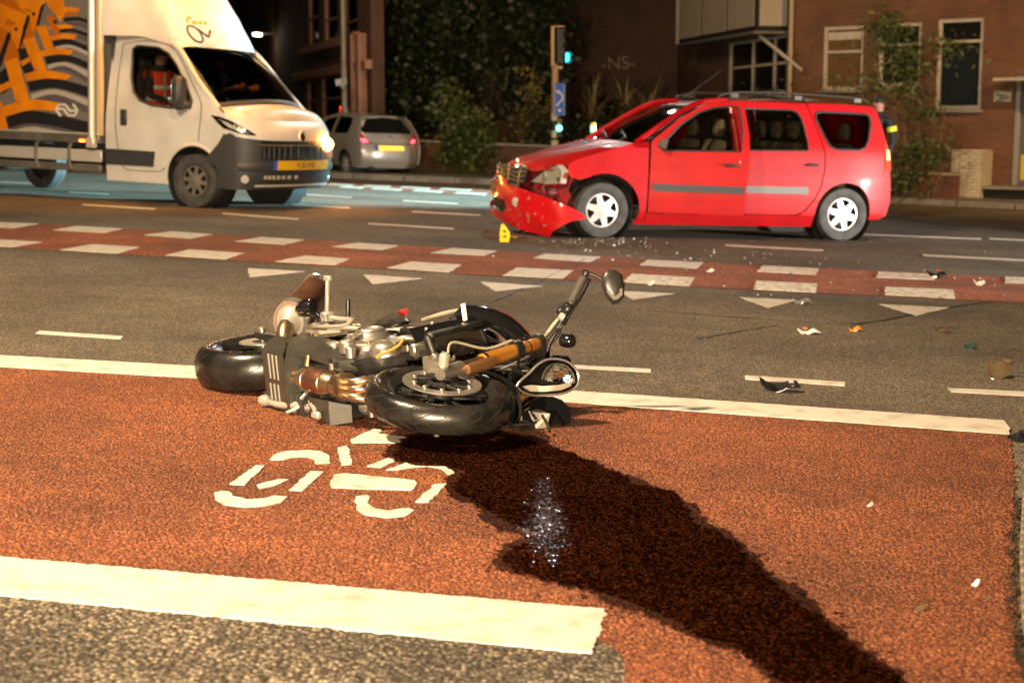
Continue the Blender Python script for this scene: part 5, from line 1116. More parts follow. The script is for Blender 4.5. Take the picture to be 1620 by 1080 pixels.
def fair(u, v):
    t = 2 * v - 1; s_ = lerp(-.36 + .11 * (1 - t * t), -1.55, u)
    zt = sinterp([(0, 2.085), (.08, 2.30), (.22, 2.60), (.45, 2.98), (.75, 3.30), (1, 3.48)], u); w = sinterp([(0, .81), (.3, .86), (.6, .94), (1, 1.05)], u); zb = lerp(2.085 - .03 * t * t, 2.20, min(1, u * 2))
    k = abs(t) ** 4.5
    cav = .05 * math.exp(-((u - .62) / .2) ** 2) * (k * (1 - k) * 4)
    return V((s_, (w * (math.copysign(1 - (1 - abs(t)) ** 1.6, t)) - math.copysign(cav, t)), lerp(zt, zb, k)))
fob = B().grid(34, 41, fair); fao = obj('roof_fairing', fob, V_WHT, van, 60)
obj('cab_roof', B().box((-1.0, 0, 2.18), (.98, 1.66, .04), .01), V_WHT, van)
obj('cab_back', B().box((-1.45, 0, 1.25), (.03, 1.80, 1.95), .01), V_BLK, van)
for sd in (-1, 1): obj('cab_rear_panel', B().panel([(-1.56, 2.20), (-1.42, 2.20), (-1.42, 2.4), (-1.56, 2.6)], [], lambda a, b, sd=sd: V((a, sd * 1.0, b)), .2, .02), V_WHT, fao)
# interior
obj('cab_floor', B().box((-.55, 0, .62), (1.7, 1.86, .10), .02), C_DARK, van)
obj('dashboard', B().hull([V(p) for p in ((.05, -.90, 1.05), (.05, .90, 1.05), (.42, -.92, 1.28), (.42, .92, 1.28), (.02, -.90, 1.22), (.02, .90, 1.22), (.3, -.9, .9), (.3, .9, .9))]), V_BLK, van)
for y in (-.45, .45):
    st_ = B(); st_.box((-.92, y, 1.02), (.5, .58, .18), .05); st_.box((-1.22, y, 1.42), (.14, .58, .70), .06, MX.Rotation(-.12, 3, 'Y')); st_.box((-1.28, y, 1.86), (.09, .28, .18), .04); st_.box((-.92, y, .78), (.42, .42, .30), .02); obj('seat', st_, mat('van_seat', (.05, .045, .04), .9) if y < 0 else MATS['van_seat'], van)
obj('steering_wheel', B().tube([V((-.13, .45, 1.20)) + V((.09 * math.sin(a * PI / 12), .21 * math.cos(a * PI / 12), .18 * math.sin(a * PI / 12))) for a in range(25)], .016, 8), V_BLK, van)
for k in range(3): obj('cab_trim', B().box((-.9 + .02 * k, -.15 + .33 * k, 1.95), (.04, .16, .16), .03), MATS['van_seat'], van)
# chassis and box
obj('chassis_rail', B().box((-3.3, -.42, .60), (3.9, .09, .18), .01), V_GRY, van); obj('chassis_rail', B().box((-3.3, .42, .60), (3.9, .09, .18), .01), V_GRY, van)
obj('cargo_floor', B().box((-3.6, 0, .835), (4.1, 2.14, .13), .01), V_GRY, van)
obj('floor_edge', B().box((-3.6, -1.078, .895), (4.1, .014, .020), .003), V_ALU, van)
obj('side_guard', B().box((-3.2, -1.0, .60), (3.3, .03, .16), .01), V_ALU, van); obj('side_guard', B().box((-3.2, -1.01, .435), (3.3, .035, .10), .01), V_GRY, van)
for s_ in (-2.05, -2.65, -3.6): obj('guard_bracket', B().tube([V((s_, -.98, .80)), V((s_ - .05, -1.02, .72)), V((s_ - .05, -1.03, .50)), V((s_, -1.02, .40))], .025, 8, 3), V_GRY, van)
obj('side_marker', B().box((-1.82, -1.09, .80), (.09, .02, .035), .004), mat('marker_amber', (.9, .25, .03), .3, emit=(1, .22, .02), estr=3.0), van)
bxo = obj('cargo_box', B().box((-3.62, 0, 2.23), (4.06, 2.10, 2.62), .01), mat('box_print_grey', (.17, .155, .135), .5), van)
obj('corner_post', B().tube([V((-1.66, -1.075, .78)), V((-1.66, -1.075, 3.50))], .048, 12), V_ALU, van); obj('corner_post', B().box((-1.56, -1.02, 2.2), (.07, .08, 2.66), .01), mat('post_cream', (.58, .46, .28), .5), van)
obj('post_foot', B().box((-1.66, -1.08, .78), (.13, .09, .14), .01), V_ALU, van)
for s_, y in ((0, -.90), (0, .90)): car_wheel(van, (s_, y, .345), .350, .225, .205, 1 if y > 0 else -1, steer=.0, holes=8, hubmat=mat('van_wheel_steel', (.16, .145, .125), .55, metal=.3) if y < 0 else MATS['van_wheel_steel'], hubname='rim')
for y in (-.86, .86): car_wheel(van, (-4.35, y, .345), .350, .225, .205, 1 if y > 0 else -1, holes=8, hubmat=V_ALU, hubname='rim')
obj('rear_axle', B().cyl((-4.35, -.8, .345), (-4.35, .8, .345), .06, 12), C_DARK, van)
# print on the box side (flat vinyl)
P0 = VM @ V((-3, -1.052, 2)); PN = VM.to_3x3() @ V((0, -1, 0))
def pv(x, y, lay): q_ = VI @ onplane(x / 4.5, y / 4.5, P0, PN); return V((min(q_.x, -1.62), -1.0535 - .0015 * lay, max(.905, q_.z)))
D_OR = mat('print_orange', (.82, .27, .008), .4, col2=(.66, .19, .006), nscale=4); D_BK = mat('print_black', (.018, .017, .020), .4); D_LT = mat('print_rim', (.42, .38, .34), .45); D_GY = mat('print_shade', (.10, .085, .10), .45); D_BR = mat('print_orange_dark', (.50, .13, .006), .4)
def decal(name, pts, m, lay, k=0):
    P = [V((a, b, 0)) for a, b in pts]
    b = B(); vs = [pv(p.x, p.y, lay) for p in P]; b.panel([(v_.x, v_.z) for v_ in vs], [], lambda a, c: V((a, -1.0535 - .0015 * lay, c)), .3); return obj(name, b, m, bxo, 0)
def band(o_, i_, m, lay): decal('print', [(p.x, p.y) for p in crom([V((a, b, 0)) for a, b in o_], 4)] + [(p.x, p.y) for p in crom([V((a, b, 0)) for a, b in i_], 4)][::-1], m, lay)
bands = [
 ([(455, 130), (560, 122), (640, 150)], [(460, 158), (560, 150), (640, 178)], D_BK), ([(470, 165), (560, 158), (640, 190)], [(480, 195), (560, 185), (640, 225)], D_GY), ([(380, 75), (480, 50), (575, 65)], [(400, 100), (480, 85), (555, 90)], D_OR), ([(430, 105), (500, 92), (555, 100)], [(440, 125), (500, 115), (545, 118)], D_BR),
 ([(400, 215), (520, 205), (640, 245)], [(410, 240), (520, 230), (640, 275)], D_BK), ([(420, 245), (520, 235), (640, 280)], [(430, 275), (520, 262), (640, 315)], D_GY), ([(340, 195), (450, 176), (525, 186)], [(370, 220), (450, 206), (510, 208)], D_OR),
 ([(370, 292), (500, 282), (640, 335)], [(385, 335), (500, 318), (640, 372)], D_BK), ([(395, 335), (500, 322), (640, 375)], [(405, 360), (500, 345), (640, 405)], D_LT), ([(350, 262), (450, 240), (555, 250)], [(370, 292), (450, 278), (530, 282)], D_OR),
 ([(320, 405), (480, 392), (640, 450)], [(335, 462), (480, 440), (640, 500)], D_BK), ([(335, 465), (470, 445), (640, 515)], [(350, 495), (470, 472), (640, 560)], D_LT), ([(350, 495), (470, 475), (640, 560)], [(360, 515), (470, 505), (640, 600)], D_GY), ([(270, 372), (400, 345), (525, 362)], [(290, 410), (400, 388), (500, 395)], D_OR),
 ([(195, 580), (400, 562), (640, 622)], [(215, 655), (400, 628), (640, 695)], D_BK), ([(220, 675), (400, 640), (640, 715)], [(228, 712), (400, 672), (640, 760)], D_LT), ([(228, 715), (400, 678), (640, 765)], [(240, 735), (400, 720), (640, 810)], D_GY), ([(175, 528), (330, 500), (515, 540)], [(200, 582), (330, 560), (470, 570)], D_OR),
 ([(40, 835), (250, 790), (640, 870)], [(62, 915), (250, 878), (640, 955)], D_BK), ([(60, 915), (250, 880), (640, 960)], [(64, 935), (250, 895), (640, 985)], D_GY), ([(62, 945), (260, 905), (640, 1000)], [(80, 965), (260, 945), (600, 1000)], D_LT), ([(15, 762), (220, 708), (440, 738)], [(38, 835), (220, 785), (400, 792)], D_OR)]
for n_i, (o_, i_, m) in enumerate(bands): band(o_, i_, m, 1 + n_i // 4)
for pts, m, lay in [([(100, 0), (330, 0), (318, 45), (270, 160), (235, 235), (215, 120), (150, 60)], D_OR, 5), ([(330, 0), (455, 0), (470, 90), (430, 160), (395, 100), (350, 60)], D_OR, 3), ([(260, 190), (330, 180), (392, 350), (325, 355)], D_OR, 6), ([(330, 120), (385, 110), (430, 235), (385, 250)], D_BR, 4),
                    ([(165, 285), (250, 262), (338, 500), (250, 502)], D_OR, 7), ([(0, 25), (190, 105), (218, 118), (150, 300), (140, 345), (80, 345), (0, 205)], D_OR, 7), ([(0, 195), (70, 230), (120, 330), (132, 405), (40, 438), (0, 330)], D_BR, 8), ([(38, 440), (130, 408), (218, 716), (115, 722)], D_OR, 8), ([(0, 732), (14, 722), (68, 958), (0, 958)], D_OR, 9),
                    ([(0, 400), (58, 238), (84, 230), (82, 272), (14, 470), (0, 490)], D_BK, 9), ([(140, 345), (172, 190), (198, 110), (219, 112), (212, 155), (168, 300), (146, 355)], D_BK, 9), ([(262, 180), (290, 60), (310, 28), (322, 32), (312, 70), (280, 190)], D_BK, 8),
                    ([(130, 350), (190, 345), (232, 410), (180, 450), (150, 440)], D_BK, 6), ([(0, 520), (45, 480), (105, 590), (40, 660), (0, 670)], D_BK, 6), ([(150, 470), (245, 420), (262, 500), (180, 530)], D_BK, 5), ([(0, 610), (90, 572), (100, 612), (0, 665)], D_OR, 7), ([(150, 440), (225, 398), (232, 428), (165, 475)], D_OR, 7)]:
    decal('print', pts, m, lay)
decal('print', [(0, 0), (325, 0), (300, 120), (250, 250), (180, 300), (130, 420), (0, 450)], D_BR, 1)
for pts in ([(120, 210)], [(246, 102)], [(398, 158)]): decal('print', [(pts[0][0] + 13 * math.cos(a * PI / 5), pts[0][1] + 14 * math.sin(a * PI / 5)) for a in range(10)], D_BK, 10)
def strokes(name, paths, wdt, m, lay):
    for P in paths:
        for a, b in zip(P, P[1:]):
            d_ = V((b[0] - a[0], b[1] - a[1])).normalized(); n2 = V((-d_.y, d_.x)) * wdt / 2; e = d_ * wdt * .4
            decal(name, [(a[0] + n2.x - e.x, a[1] + n2.y - e.y), (b[0] + n2.x + e.x, b[1] + n2.y + e.y), (b[0] - n2.x + e.x, b[1] - n2.y + e.y), (a[0] - n2.x - e.x, a[1] - n2.y - e.y)], m, lay)
strokes('logo', [[(437, 824), (404, 780), (430, 746), (470, 746), (505, 790), (553, 790)], [(418, 776), (458, 776), (494, 823), (540, 823), (560, 787), (530, 746)]], 15, mat('print_white', (.75, .72, .66), .4), 12)
strokes('script', [[(50, 180), (62, 165), (58, 150), (75, 145)], [(72, 170), (88, 160), (90, 178), (104, 160), (118, 176)], [(182, 72), (196, 66), (205, 84), (220, 70), (232, 82)]], 4, D_BK, 12)
# hand-drawn mark on the fairing, laid on its surface
from mathutils.bvhtree import BVHTree
fbv = BVHTree.FromPolygons([VM @ V(v_) for v_ in fob.v], fob.f)
def onfair(x, y):
    d_ = ray(x, y).normalized(); h = fbv.ray_cast(CP, d_); 
    return (VI @ (h[0] - d_ * .012)) if h[0] else None
def fstroke(pts, r, m, name):
    P = [onfair(a / 18 + 285, b / 18 + 20) for a, b in [(p.x, p.y) for p in crom([V((a, b, 0)) for a, b in pts], 4)]]; P = [p for p in P if p]
    if len(P) > 2: obj(name, B().tube(P, r, 6), m, fao)
M_INK = mat('dark_ink', (.03, .012, .006), .5); M_INKO = mat('orange_ink', (.78, .30, .02), .5)
fstroke([(330, 392), (250, 380), (205, 430), (225, 560), (310, 690), (430, 800), (560, 850), (640, 820), (650, 750), (600, 630), (510, 500), (400, 425), (330, 392)], .013, M_INK, 'logo')
fstroke([(490, 465), (650, 590), (812, 690), (840, 600), (860, 515)], .014, M_INK, 'logo')
for q in ([(200, 290), (215, 150), (310, 160)], [(215, 225), (290, 240)], [(340, 250), (380, 320), (420, 260), (470, 330)], [(520, 270), (560, 310), (600, 260), (590, 340)], [(690, 270), (740, 310), (700, 330)]): fstroke(q, .014, M_INKO, 'logo')
# ================================================================== SILVER HATCHBACK parked far left
H_SIL = mat('silver_paint', (.46, .44, .40), .34, metal=.5, coat=.6)
al = math.radians(-33); hx = V((math.sin(al), math.cos(al), 0)); HS = .89
HM = frame((0, 0, 0), hx, (0, 0, 1)) @ MX.Scale(HS, 4); hy_ = HM.to_3x3() @ V((0, 1, 0)); hatch = None
pos = G(551, 280); HM.translation = pos - hx * (.70 * HS) - hy_ * .74
hatch = thing('hatchback', 'silver hatchback parked under the trees with glowing red tail lamps', 'car', HM)
HW = [(.18, .78), (.35, .83), (.7, .855), (.95, .825), (1.1, .77), (1.42, .60), (1.5, .56)]
def htp(s_): return 1 - .10 * max(0, (.5 - s_) / .5) ** 2 - .12 * max(0, (s_ - 3.2) / .8) ** 2
HR, HF = (.70, .30), (3.21, .30)
hside = [(.03, .32), (.32, .26)] + arcp(HR, .35, 186, -6, 14) + [(2.85, .24)] + arcp(HF, .35, 188, -4, 14) + [(3.90, .28), (3.98, .50), (3.92, .72), (3.5, .88), (3.0, .97), (2.55, 1.18), (2.1, 1.38), (1.6, 1.455), (.9, 1.46), (.45, 1.43), (.28, 1.30), (.12, 1.02), (.04, .85), (.0, .55)]
hw1 = [(.62, 1.01), (.60, 1.18), (.68, 1.34), (.85, 1.38), (1.42, 1.39), (1.36, .99)]; hw2 = [(1.46, .985), (1.50, 1.385), (1.95, 1.33), (2.35, 1.14), (2.62, .98), (2.5, .955)]
for sd in (-1, 1):
    fn = side(HW, htp, sd); so = obj('body_side', B().panel(hside, [hw1, hw2], fn, .12, .02, edge=.08), H_SIL, hatch, 50)
    for w_ in (hw1, hw2): obj('side_window', B().panel(w_, [], lambda a, b, fn=fn, sd=sd: fn(a, b) - V((0, sd * .01, 0)), .2), C_GLASSD, so)
    for c in (HR, HF):
        obj('wheel_arch', B().lathe([(.35, 0), (.34, .3), (0, .3)], (c[0], sd * .79, c[1]), (0, -sd, 0), 20), C_DARK, hatch)
        car_wheel(hatch, (c[0], sd * .735, .30), .30, .185, .20, sd, holes=7)
    obj('door_mirror', B().box((2.45, sd * .93, 1.02), (.10, .18, .13), .04), H_SIL, hatch)
def hrear(u, v):
    t = 2 * v - 1; z = lerp(.24, 1.44, u); s_ = sinterp([(.24, .06), (.40, -.04), (.62, -.05), (.80, .02), (1.0, .10), (1.25, .26), (1.44, .42)], z); k = abs(t) ** 3.2
    return V((s_ + .22 * k, t * interp(HW, z) * htp(s_ + .2) * 1.0, z))
ho = obj('tailgate', B().grid(22, 25, hrear), H_SIL, hatch, 50)
obj('rear_window', B().panel([(.665, .10), (.665, .90), (.72, .93), (.93, .86), (.965, .5), (.93, .14), (.72, .07)], [], lambda a, b: hrear(a, b) - V((.012, 0, -.004)), .08), mat('rear_glass', (.008, .008, .008), .08), ho)
for sd in (0, 1):
    lo = [(.66, .0), (.655, .07), (.58, .12), (.50, .20), (.485, .14), (.52, .0)]
    lo2 = obj('tail_lamp', B().panel(lo, [], lambda a, b, sd=sd: hrear(a, 1 - b if sd else b) - V((.016, -.008 if sd else .008, 0)), .05, .015), mat('lamp_red', (.45, .01, .012), .15, coat=1) if not sd else MATS['lamp_red'], hatch)
    obj('lit_bulb', B().panel([(.555, .06), (.555, .12), (.50, .17), (.495, .09)], [], lambda a, b, sd=sd: hrear(a, 1 - b if sd else b) - V((.024, -.012 if sd else .012, 0)), .05, .01), mat('red_lit', (1, .05, .08), .3, emit=(1, .05, .07), estr=3.5) if not sd else MATS['red_lit'], lo2)
obj('number_plate', B().panel([(.345, .30), (.345, .70), (.43, .70), (.43, .30)], [], lambda a, b: hrear(a, b) - V((.02, 0, 0)), .1, .01), mat('plate_yellow_glow', (.85, .50, .02), .4, emit=(1, .62, .08), estr=.5), hatch)  # plate given its own glow in place of light falling on it
obj('plate_band', B().panel([(.345, .72), (.345, .76), (.43, .76), (.43, .72)], [], lambda a, b: hrear(a, b) - V((.02, 0, 0)), .1, .01), MATS['plate_blue'], hatch)
obj('bumper_line', B().tube([hrear(.475 - .03 * math.sin(PI * i / 12), lerp(.16, .84, i / 12)) - V((.004, 0, 0)) for i in range(13)], .008, 5), C_DARK, hatch)
obj('badge', B().lathe([(.045, 0), (.05, .01), (.03, .012)], hrear(.585, .5), V((-1, 0, .3)), 16), C_CHROME, hatch)
obj('exhaust_silencer', B().box((.25, .30, .23), (.35, .45, .13), .03), C_DARK, hatch)
obj('roof', B().grid(14, 13, lambda u, v: V((lerp(.40, 2.15, u), (2 * v - 1) * .585, 1.475 + .03 * math.sin(u * PI) - .05 * abs(2 * v - 1) ** 3 - (.06 * max(0, u - .7) / .3)))), H_SIL, hatch, 60)
obj('roof_aerial', B().box((.47, 0, 1.475), (.14, .14, .035), .01), C_DARK, hatch)
obj('windscreen', B().grid(5, 7, lambda u, v: V((2.15, (2 * v - 1) * .56, 1.40)).lerp(V((2.95, (2 * v - 1) * .70, .96)), u)), C_GLASSD, hatch)
obj('bonnet', B().grid(6, 7, lambda u, v: V((2.9, (2 * v - 1) * .72, .97)).lerp(V((3.9, (2 * v - 1) * .62, .70)), u)), H_SIL, hatch)
obj('floor_pan', B().box((2.0, 0, .26), (3.4, 1.45, .10), .02), C_DARK, hatch); obj('cabin', B().box((1.6, 0, .62), (2.8, 1.40, .6), .05), C_DARK, hatch)
# ================================================================== BUILDINGS (upright, while the road falls to the right)
UPG = V((-math.sin(RR), 0, math.cos(RR)))
def brickmat(name, c1, c2, mortar, bw=.215, rh=.072, mo=.011):
    m = bpy.data.materials.new(name); m.use_nodes = True; nt = m.node_tree; p = nt.nodes['Principled BSDF']; L = nt.links.new
    tc = nt.nodes.new('ShaderNodeTexCoord'); sp = nt.nodes.new('ShaderNodeSeparateXYZ'); cb = nt.nodes.new('ShaderNodeCombineXYZ')
    L(tc.outputs['Object'], sp.inputs[0]); ad = nt.nodes.new('ShaderNodeMath'); L(sp.outputs[0], ad.inputs[0]); L(sp.outputs[1], ad.inputs[1]); L(ad.outputs[0], cb.inputs[0]); L(sp.outputs[2], cb.inputs[1])
    br = nt.nodes.new('ShaderNodeTexBrick'); br.inputs['Scale'].default_value = 1; br.inputs['Brick Width'].default_value = bw; br.inputs['Row Height'].default_value = rh; br.inputs['Mortar Size'].default_value = mo; br.inputs['Mortar Smooth'].default_value = .2; br.inputs['Bias'].default_value = -.2
    br.inputs['Color1'].default_value = (*c1, 1); br.inputs['Color2'].default_value = (*c2, 1); br.inputs['Mortar'].default_value = (*mortar, 1); L(cb.outputs[0], br.inputs['Vector'])
    n = nt.nodes.new('ShaderNodeTexNoise'); n.inputs['Scale'].default_value = 1.1; n.inputs['Detail'].default_value = 6; L(tc.outputs['Object'], n.inputs['Vector'])
    r3 = nt.nodes.new('ShaderNodeMapRange'); r3.inputs[1].default_value = .3; r3.inputs[2].default_value = .7; r3.inputs[3].default_value = .7; r3.inputs[4].default_value = 1.15; L(n.outputs[0], r3.inputs[0])
    sc = nt.nodes.new('ShaderNodeVectorMath'); sc.operation = 'SCALE'; L(br.outputs[0], sc.inputs[0]); L(r3.outputs[0], sc.inputs['Scale']); L(sc.outputs[0], p.inputs['Base Color'])
    p.inputs['Roughness'].default_value = .85
    bp = nt.nodes.new('ShaderNodeBump'); bp.inputs['Distance'].default_value = .008; bp.invert = True; L(br.outputs['Fac'], bp.inputs['Height']); L(bp.outputs[0], p.inputs['Normal'])
    return m
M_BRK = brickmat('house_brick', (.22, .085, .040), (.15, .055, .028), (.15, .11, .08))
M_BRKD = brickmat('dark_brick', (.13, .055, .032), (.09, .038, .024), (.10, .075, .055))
M_BRKW = brickmat('white_brick', (.60, .54, .42), (.52, .46, .35), (.40, .35, .27), .2, .066)
M_WOOD = mat('white_woodwork', (.58, .52, .44), .55, col2=(.48, .42, .35), nscale=6)
M_WOODP = mat('pink_woodwork', (.42, .22, .17), .6, col2=(.32, .17, .13), nscale=5)
M_PANE = mat('dark_pane', (.012, .011, .010), .10, spec=.10)
M_PANEB = mat('blind_behind_pane', (.16, .085, .035), .25, coat=.6)
M_ROOF = mat('zinc_grey', (.17, .15, .13), .6, col2=(.12, .11, .10), nscale=3)
M_PANEL = mat('pale_cladding', (.42, .37, .30), .6, col2=(.36, .32, .26), nscale=1.2)
M_CONC = mat('grey_stone', (.32, .29, .24), .8, col2=(.22, .20, .17), nscale=5, bump=.003, bscale=40)

class Wall:
    "vertical wall plane with its own frame: x along the wall to the right, y into the house, z up"
    def __init__(s, name, label, P0, dirx, cat='building'):
        s.x = V(dirx); s.x = (s.x - UPG * s.x.dot(UPG)).normalized(); s.z = UPG; s.n = s.x.cross(s.z)      # n looks out of the wall
        s.P0 = V(P0); s.m = MX((s.x, -s.n, s.z)).transposed().to_4x4(); s.m.translation = s.P0; s.mi = s.m.inverted()
        s.o = thing(name, label, cat, s.m)
    def ab(s, px, py, off=0.0):
        p = s.mi @ onplane(px, py, s.P0 + s.n * off, s.n); return p.x, p.z
    def rect(s, x0, y0, x1, y1):
        a0, b1 = s.ab(x0, y0); a1, b0 = s.ab(x1, y1); return (min(a0, a1), min(b0, b1), max(a0, a1), max(b0, b1))
    def wall(s, a0, b0, a1, b1, holes, m, th=.3, name='wall', step=2.0):
        hs = [[(h[0], h[1]), (h[2], h[1]), (h[2], h[3]), (h[0], h[3])] for h in holes]
        return obj(name, B().panel([(a0, b0), (a1, b0), (a1, b1), (a0, b1)], hs, lambda a, b: V((a, 0, b)), step, th), m, s.o, 0)
    def window(s, r, fm, pane, fw=.07, trans=None, mull=(), sill=True, dep=.09, parent=None, name='window'):
        a0, b0, a1, b1 = r; b = B()
        def bar(x0, z0, x1, z1, y0=0.03, y1=.11): b.box(((x0 + x1) / 2, (y0 + y1) / 2, (z0 + z1) / 2), (x1 - x0, y1 - y0, z1 - z0), .006)
        bar(a0, b0, a0 + fw, b1); bar(a1 - fw, b0, a1, b1); bar(a0 + fw + .001, b1 - fw, a1 - fw - .001, b1); bar(a0 + fw + .001, b0, a1 - fw - .001, b0 + fw)
        fo_ = obj(name, b, fm, s.o)
        zs = [b0 + fw] + ([trans] if trans else []) + [b1 - fw]; xs = [a0 + fw] + list(mull) + [a1 - fw]
        for t in ([trans] if trans else []): obj('transom', B().box(((a0 + a1) / 2, .07, t), (a1 - a0 - 2 * fw - .004, .07, .055), .005), fm, fo_)
        for t in mull: obj('mullion', B().box((t, .068, (b0 + b1) / 2), (.06, .076, b1 - b0 - 2 * fw - .004), .005), fm, fo_)
        for z0, z1 in zip(zs, zs[1:]):
            for x0, x1 in zip(xs, xs[1:]):
                obj('pane', B().box(((x0 + x1) / 2, .085, (z0 + z1) / 2), (x1 - x0 - .01, .01, z1 - z0 - .01)), pane, fo_)
        if sill: obj('sill', B().box(((a0 + a1) / 2, -.03, b0 - .035), (a1 - a0 + .12, .16, .06), .008), M_CONC, fo_)
        return fo_

# right: brick house with tall white windows, door and steps
g0 = G(1530, 318)
rh = Wall('brick_house', 'red brick house with three tall white framed windows behind the red car', g0, (.77, -.64, 0))
aC, _ = rh.ab(1252, 100)
w1, w2, w3 = rh.rect(1303, 43, 1364, 142), rh.rect(1391, 38, 1455, 136), rh.rect(1484, 31, 1551, 173)
dr_ = rh.rect(1606, 118, 1690, 296)
rh.wall(aC, -.6, dr_[2] + 4, 9.0, [w1, w2, w3, dr_], M_BRK)
for r_, ty, pm in ((w1, 80, M_PANEB), (w2, 72, M_PANE), (w3, 66, M_PANE)):
    rh.window(r_, M_WOOD, pm, .075, rh.ab(1400, ty)[1] if r_ is not w3 else r_[3] - .45)
b1_ = w1
for r_ in (w1,): obj('roller_blind', B().box(((r_[0] + r_[2]) / 2, .06, r_[3] - .20), (r_[2] - r_[0] - .18, .02, .16)), M_WOOD, rh.o)
a0, b0, a1, b1 = dr_
fr_ = B()
for x_ in (a0 + .05, a1 - .05): fr_.box((x_, .12, (b0 + b1) / 2), (.10, .12, b1 - b0), .01)
fr_.box(((a0 + a1) / 2, .12, b1 - .05), (a1 - a0 - .21, .12, .10), .01)
do_ = obj('door_frame', fr_, mat('door_grey', (.30, .30, .31), .5), rh.o)
obj('door', B().box(((a0 + a1) / 2, .20, (b0 + b1) / 2 - .05), (a1 - a0 - .2, .05, b1 - b0 - .1), .005), mat('door_blue_grey', (.12, .125, .14), .45), rh.o)
obj('door_glow_patch', B().box((a0 + .18, .155, b0 + .35), (.10, .02, .5), .004), mat('door_glow_yellow', (.65, .50, .06), .5), rh.o)  # yellow patch added for the warm light low in the door recess
obj('door_canopy', B().box(((a0 + a1) / 2 + .1, -.35, rh.ab(1610, 127)[1]), (a1 - a0 + .5, .75, .07), .01), M_WOOD, rh.o)
np_ = rh.rect(1573, 145, 1600, 161); obj('number_plaque', B().box(((np_[0] + np_[2]) / 2, -.012, (np_[1] + np_[3]) / 2), (np_[2] - np_[0], .02, np_[3] - np_[1]), .004), mat('plaque_white', (.55, .52, .45), .5, col2=(.22, .21, .19), nscale=9, thresh=(.5, .56)), rh.o)
sA_, sB_ = rh.ab(1545, 300)[0], dr_[2] + 2
zst = b0
obj('step', B().box(((sA_ + sB_) / 2, -.30, zst - .03), (sB_ - sA_, .62, .06), .01), M_CONC, rh.o); obj('step_riser', B().box(((sA_ + sB_) / 2, -.25, zst - .16), (sB_ - sA_ - .05, .5, .19), .01), C_DARK, rh.o)
obj('step', B().box(((sA_ + sB_) / 2 - .2, -.50, zst - .28), (sB_ - sA_ + .2, 1.0, .06), .01), M_CONC, rh.o); obj('step_riser', B().box(((sA_ + sB_) / 2 - .2, -.45, zst - .42), (sB_ - sA_ + .15, .9, .21), .01), C_DARK, rh.o)
pa, pb = rh.rect(1528, 240, 1571, 320), rh.rect(1515, 243, 1530, 320)
obj('pillar', B().box(((pa[0] + pa[2]) / 2, -.40, (pa[1] + pa[3]) / 2 - .1), (pa[2] - pa[0], .62, pa[3] - pa[1] + .3), .02), M_BRKW, rh.o)
obj('pillar', B().box(((pb[0] + pb[2]) / 2 - .02, -.40, (pb[1] + pb[3]) / 2 - .1), (pb[2] - pb[0], .60, pb[3] - pb[1] + .3), .01), M_BRKD, rh.o)
dpx = rh.ab(1254, 60)[0]
dp = B().cyl((dpx, -.08, -.3), (dpx, -.08, 8.5), .05, 12); 
for z_ in (1.2, 3.0, 5.0): dp.cyl((dpx, -.08, z_), (dpx, -.08, z_ + .06), .062, 12)
obj('downpipe', dp, mat('pipe_cream', (.42, .34, .25), .5), rh.o)

# side-street wall of the same house: window and projecting clad bay
Pc = rh.m @ V((aC, 0, 0))
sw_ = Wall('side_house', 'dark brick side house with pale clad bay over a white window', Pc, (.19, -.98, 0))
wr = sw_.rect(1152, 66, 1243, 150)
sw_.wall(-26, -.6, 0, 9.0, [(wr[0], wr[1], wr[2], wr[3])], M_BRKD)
m1, m2 = sw_.ab(1188, 90)[0], sw_.ab(1222, 90)[0]
sw_.window(wr, M_WOOD, M_PANE, .10, sw_.ab(1188, 105)[1], (m1, m2))
bz0 = sw_.ab(1240, 58)[1]
bL, bR = sw_.ab(1074, 30, .75)[0], sw_.ab(1196, 30, .75)[0]
by = obj('bay', B().box(((bL + bR) / 2, -.375, bz0 + 2.6), (bR - bL, .75, 5.0), .01), C_DARK, sw_.o)
npan = 3; wseg = (bR - bL) / npan
for k in range(npan): obj('bay_panel', B().box((bL + wseg * (k + .5), -.765, bz0 + 2.65), (wseg - .16, .03, 4.9), .005), M_PANEL, by)
obj('bay_panel', B().box((bR + .015, -.37, bz0 + 2.65), (.03, .62, 4.9), .005), M_PANEL, by)
obj('bay_post', B().box((bL - .06, -.74, bz0 + 2.6), (.12, .12, 5.1), .01), M_WOOD, by)
obj('bay_soffit', B().box(((bL + bR) / 2, -.40, bz0 + .06), (bR - bL + .2, .85, .06), .01), M_ROOF, by)
obj('bay_brace', B().tube([V((bR - .3, -.55, bz0)), V((bR + .9, -.05, bz0 - .75))], .04, 8), M_WOOD, by)
# middle: dark wall with painted letters, seen over the plants
mw_ = Wall('brick_terrace', 'dark brick terrace house with painted letters behind the traffic light', AT(800, 250, 41.5), (1, -.02, 0))
mwin = [mw_.rect(*q) for q in ((624, -30, 652, 62), (689, -30, 716, 55), (742, -30, 770, 48))]
mw_.wall(mw_.ab(588, 200)[0], -1.0, mw_.ab(1090, 200)[0], 10, mwin, M_BRKD)
mw_.window(mwin[0], M_WOOD, M_PANE, .08, mw_.ab(640, 14)[1]); mw_.window(mwin[2], M_WOOD, M_PANE, .08, mw_.ab(750, 6)[1])
wl_ = mw_.window(mwin[1], M_WOOD, mat('dim_lit_pane', (.30, .16, .07), .3, col2=(.02, .015, .01), nscale=4, emit=(.8, .38, .14), estr=.03), .08, None)
rx = mw_.ab(585, 100)[0]
obj('pilaster', B().box((rx + .33, -.10, 4.5), (.36, .25, 11), .02), mat('pilaster_tan', (.085, .06, .042), .7), mw_.o)
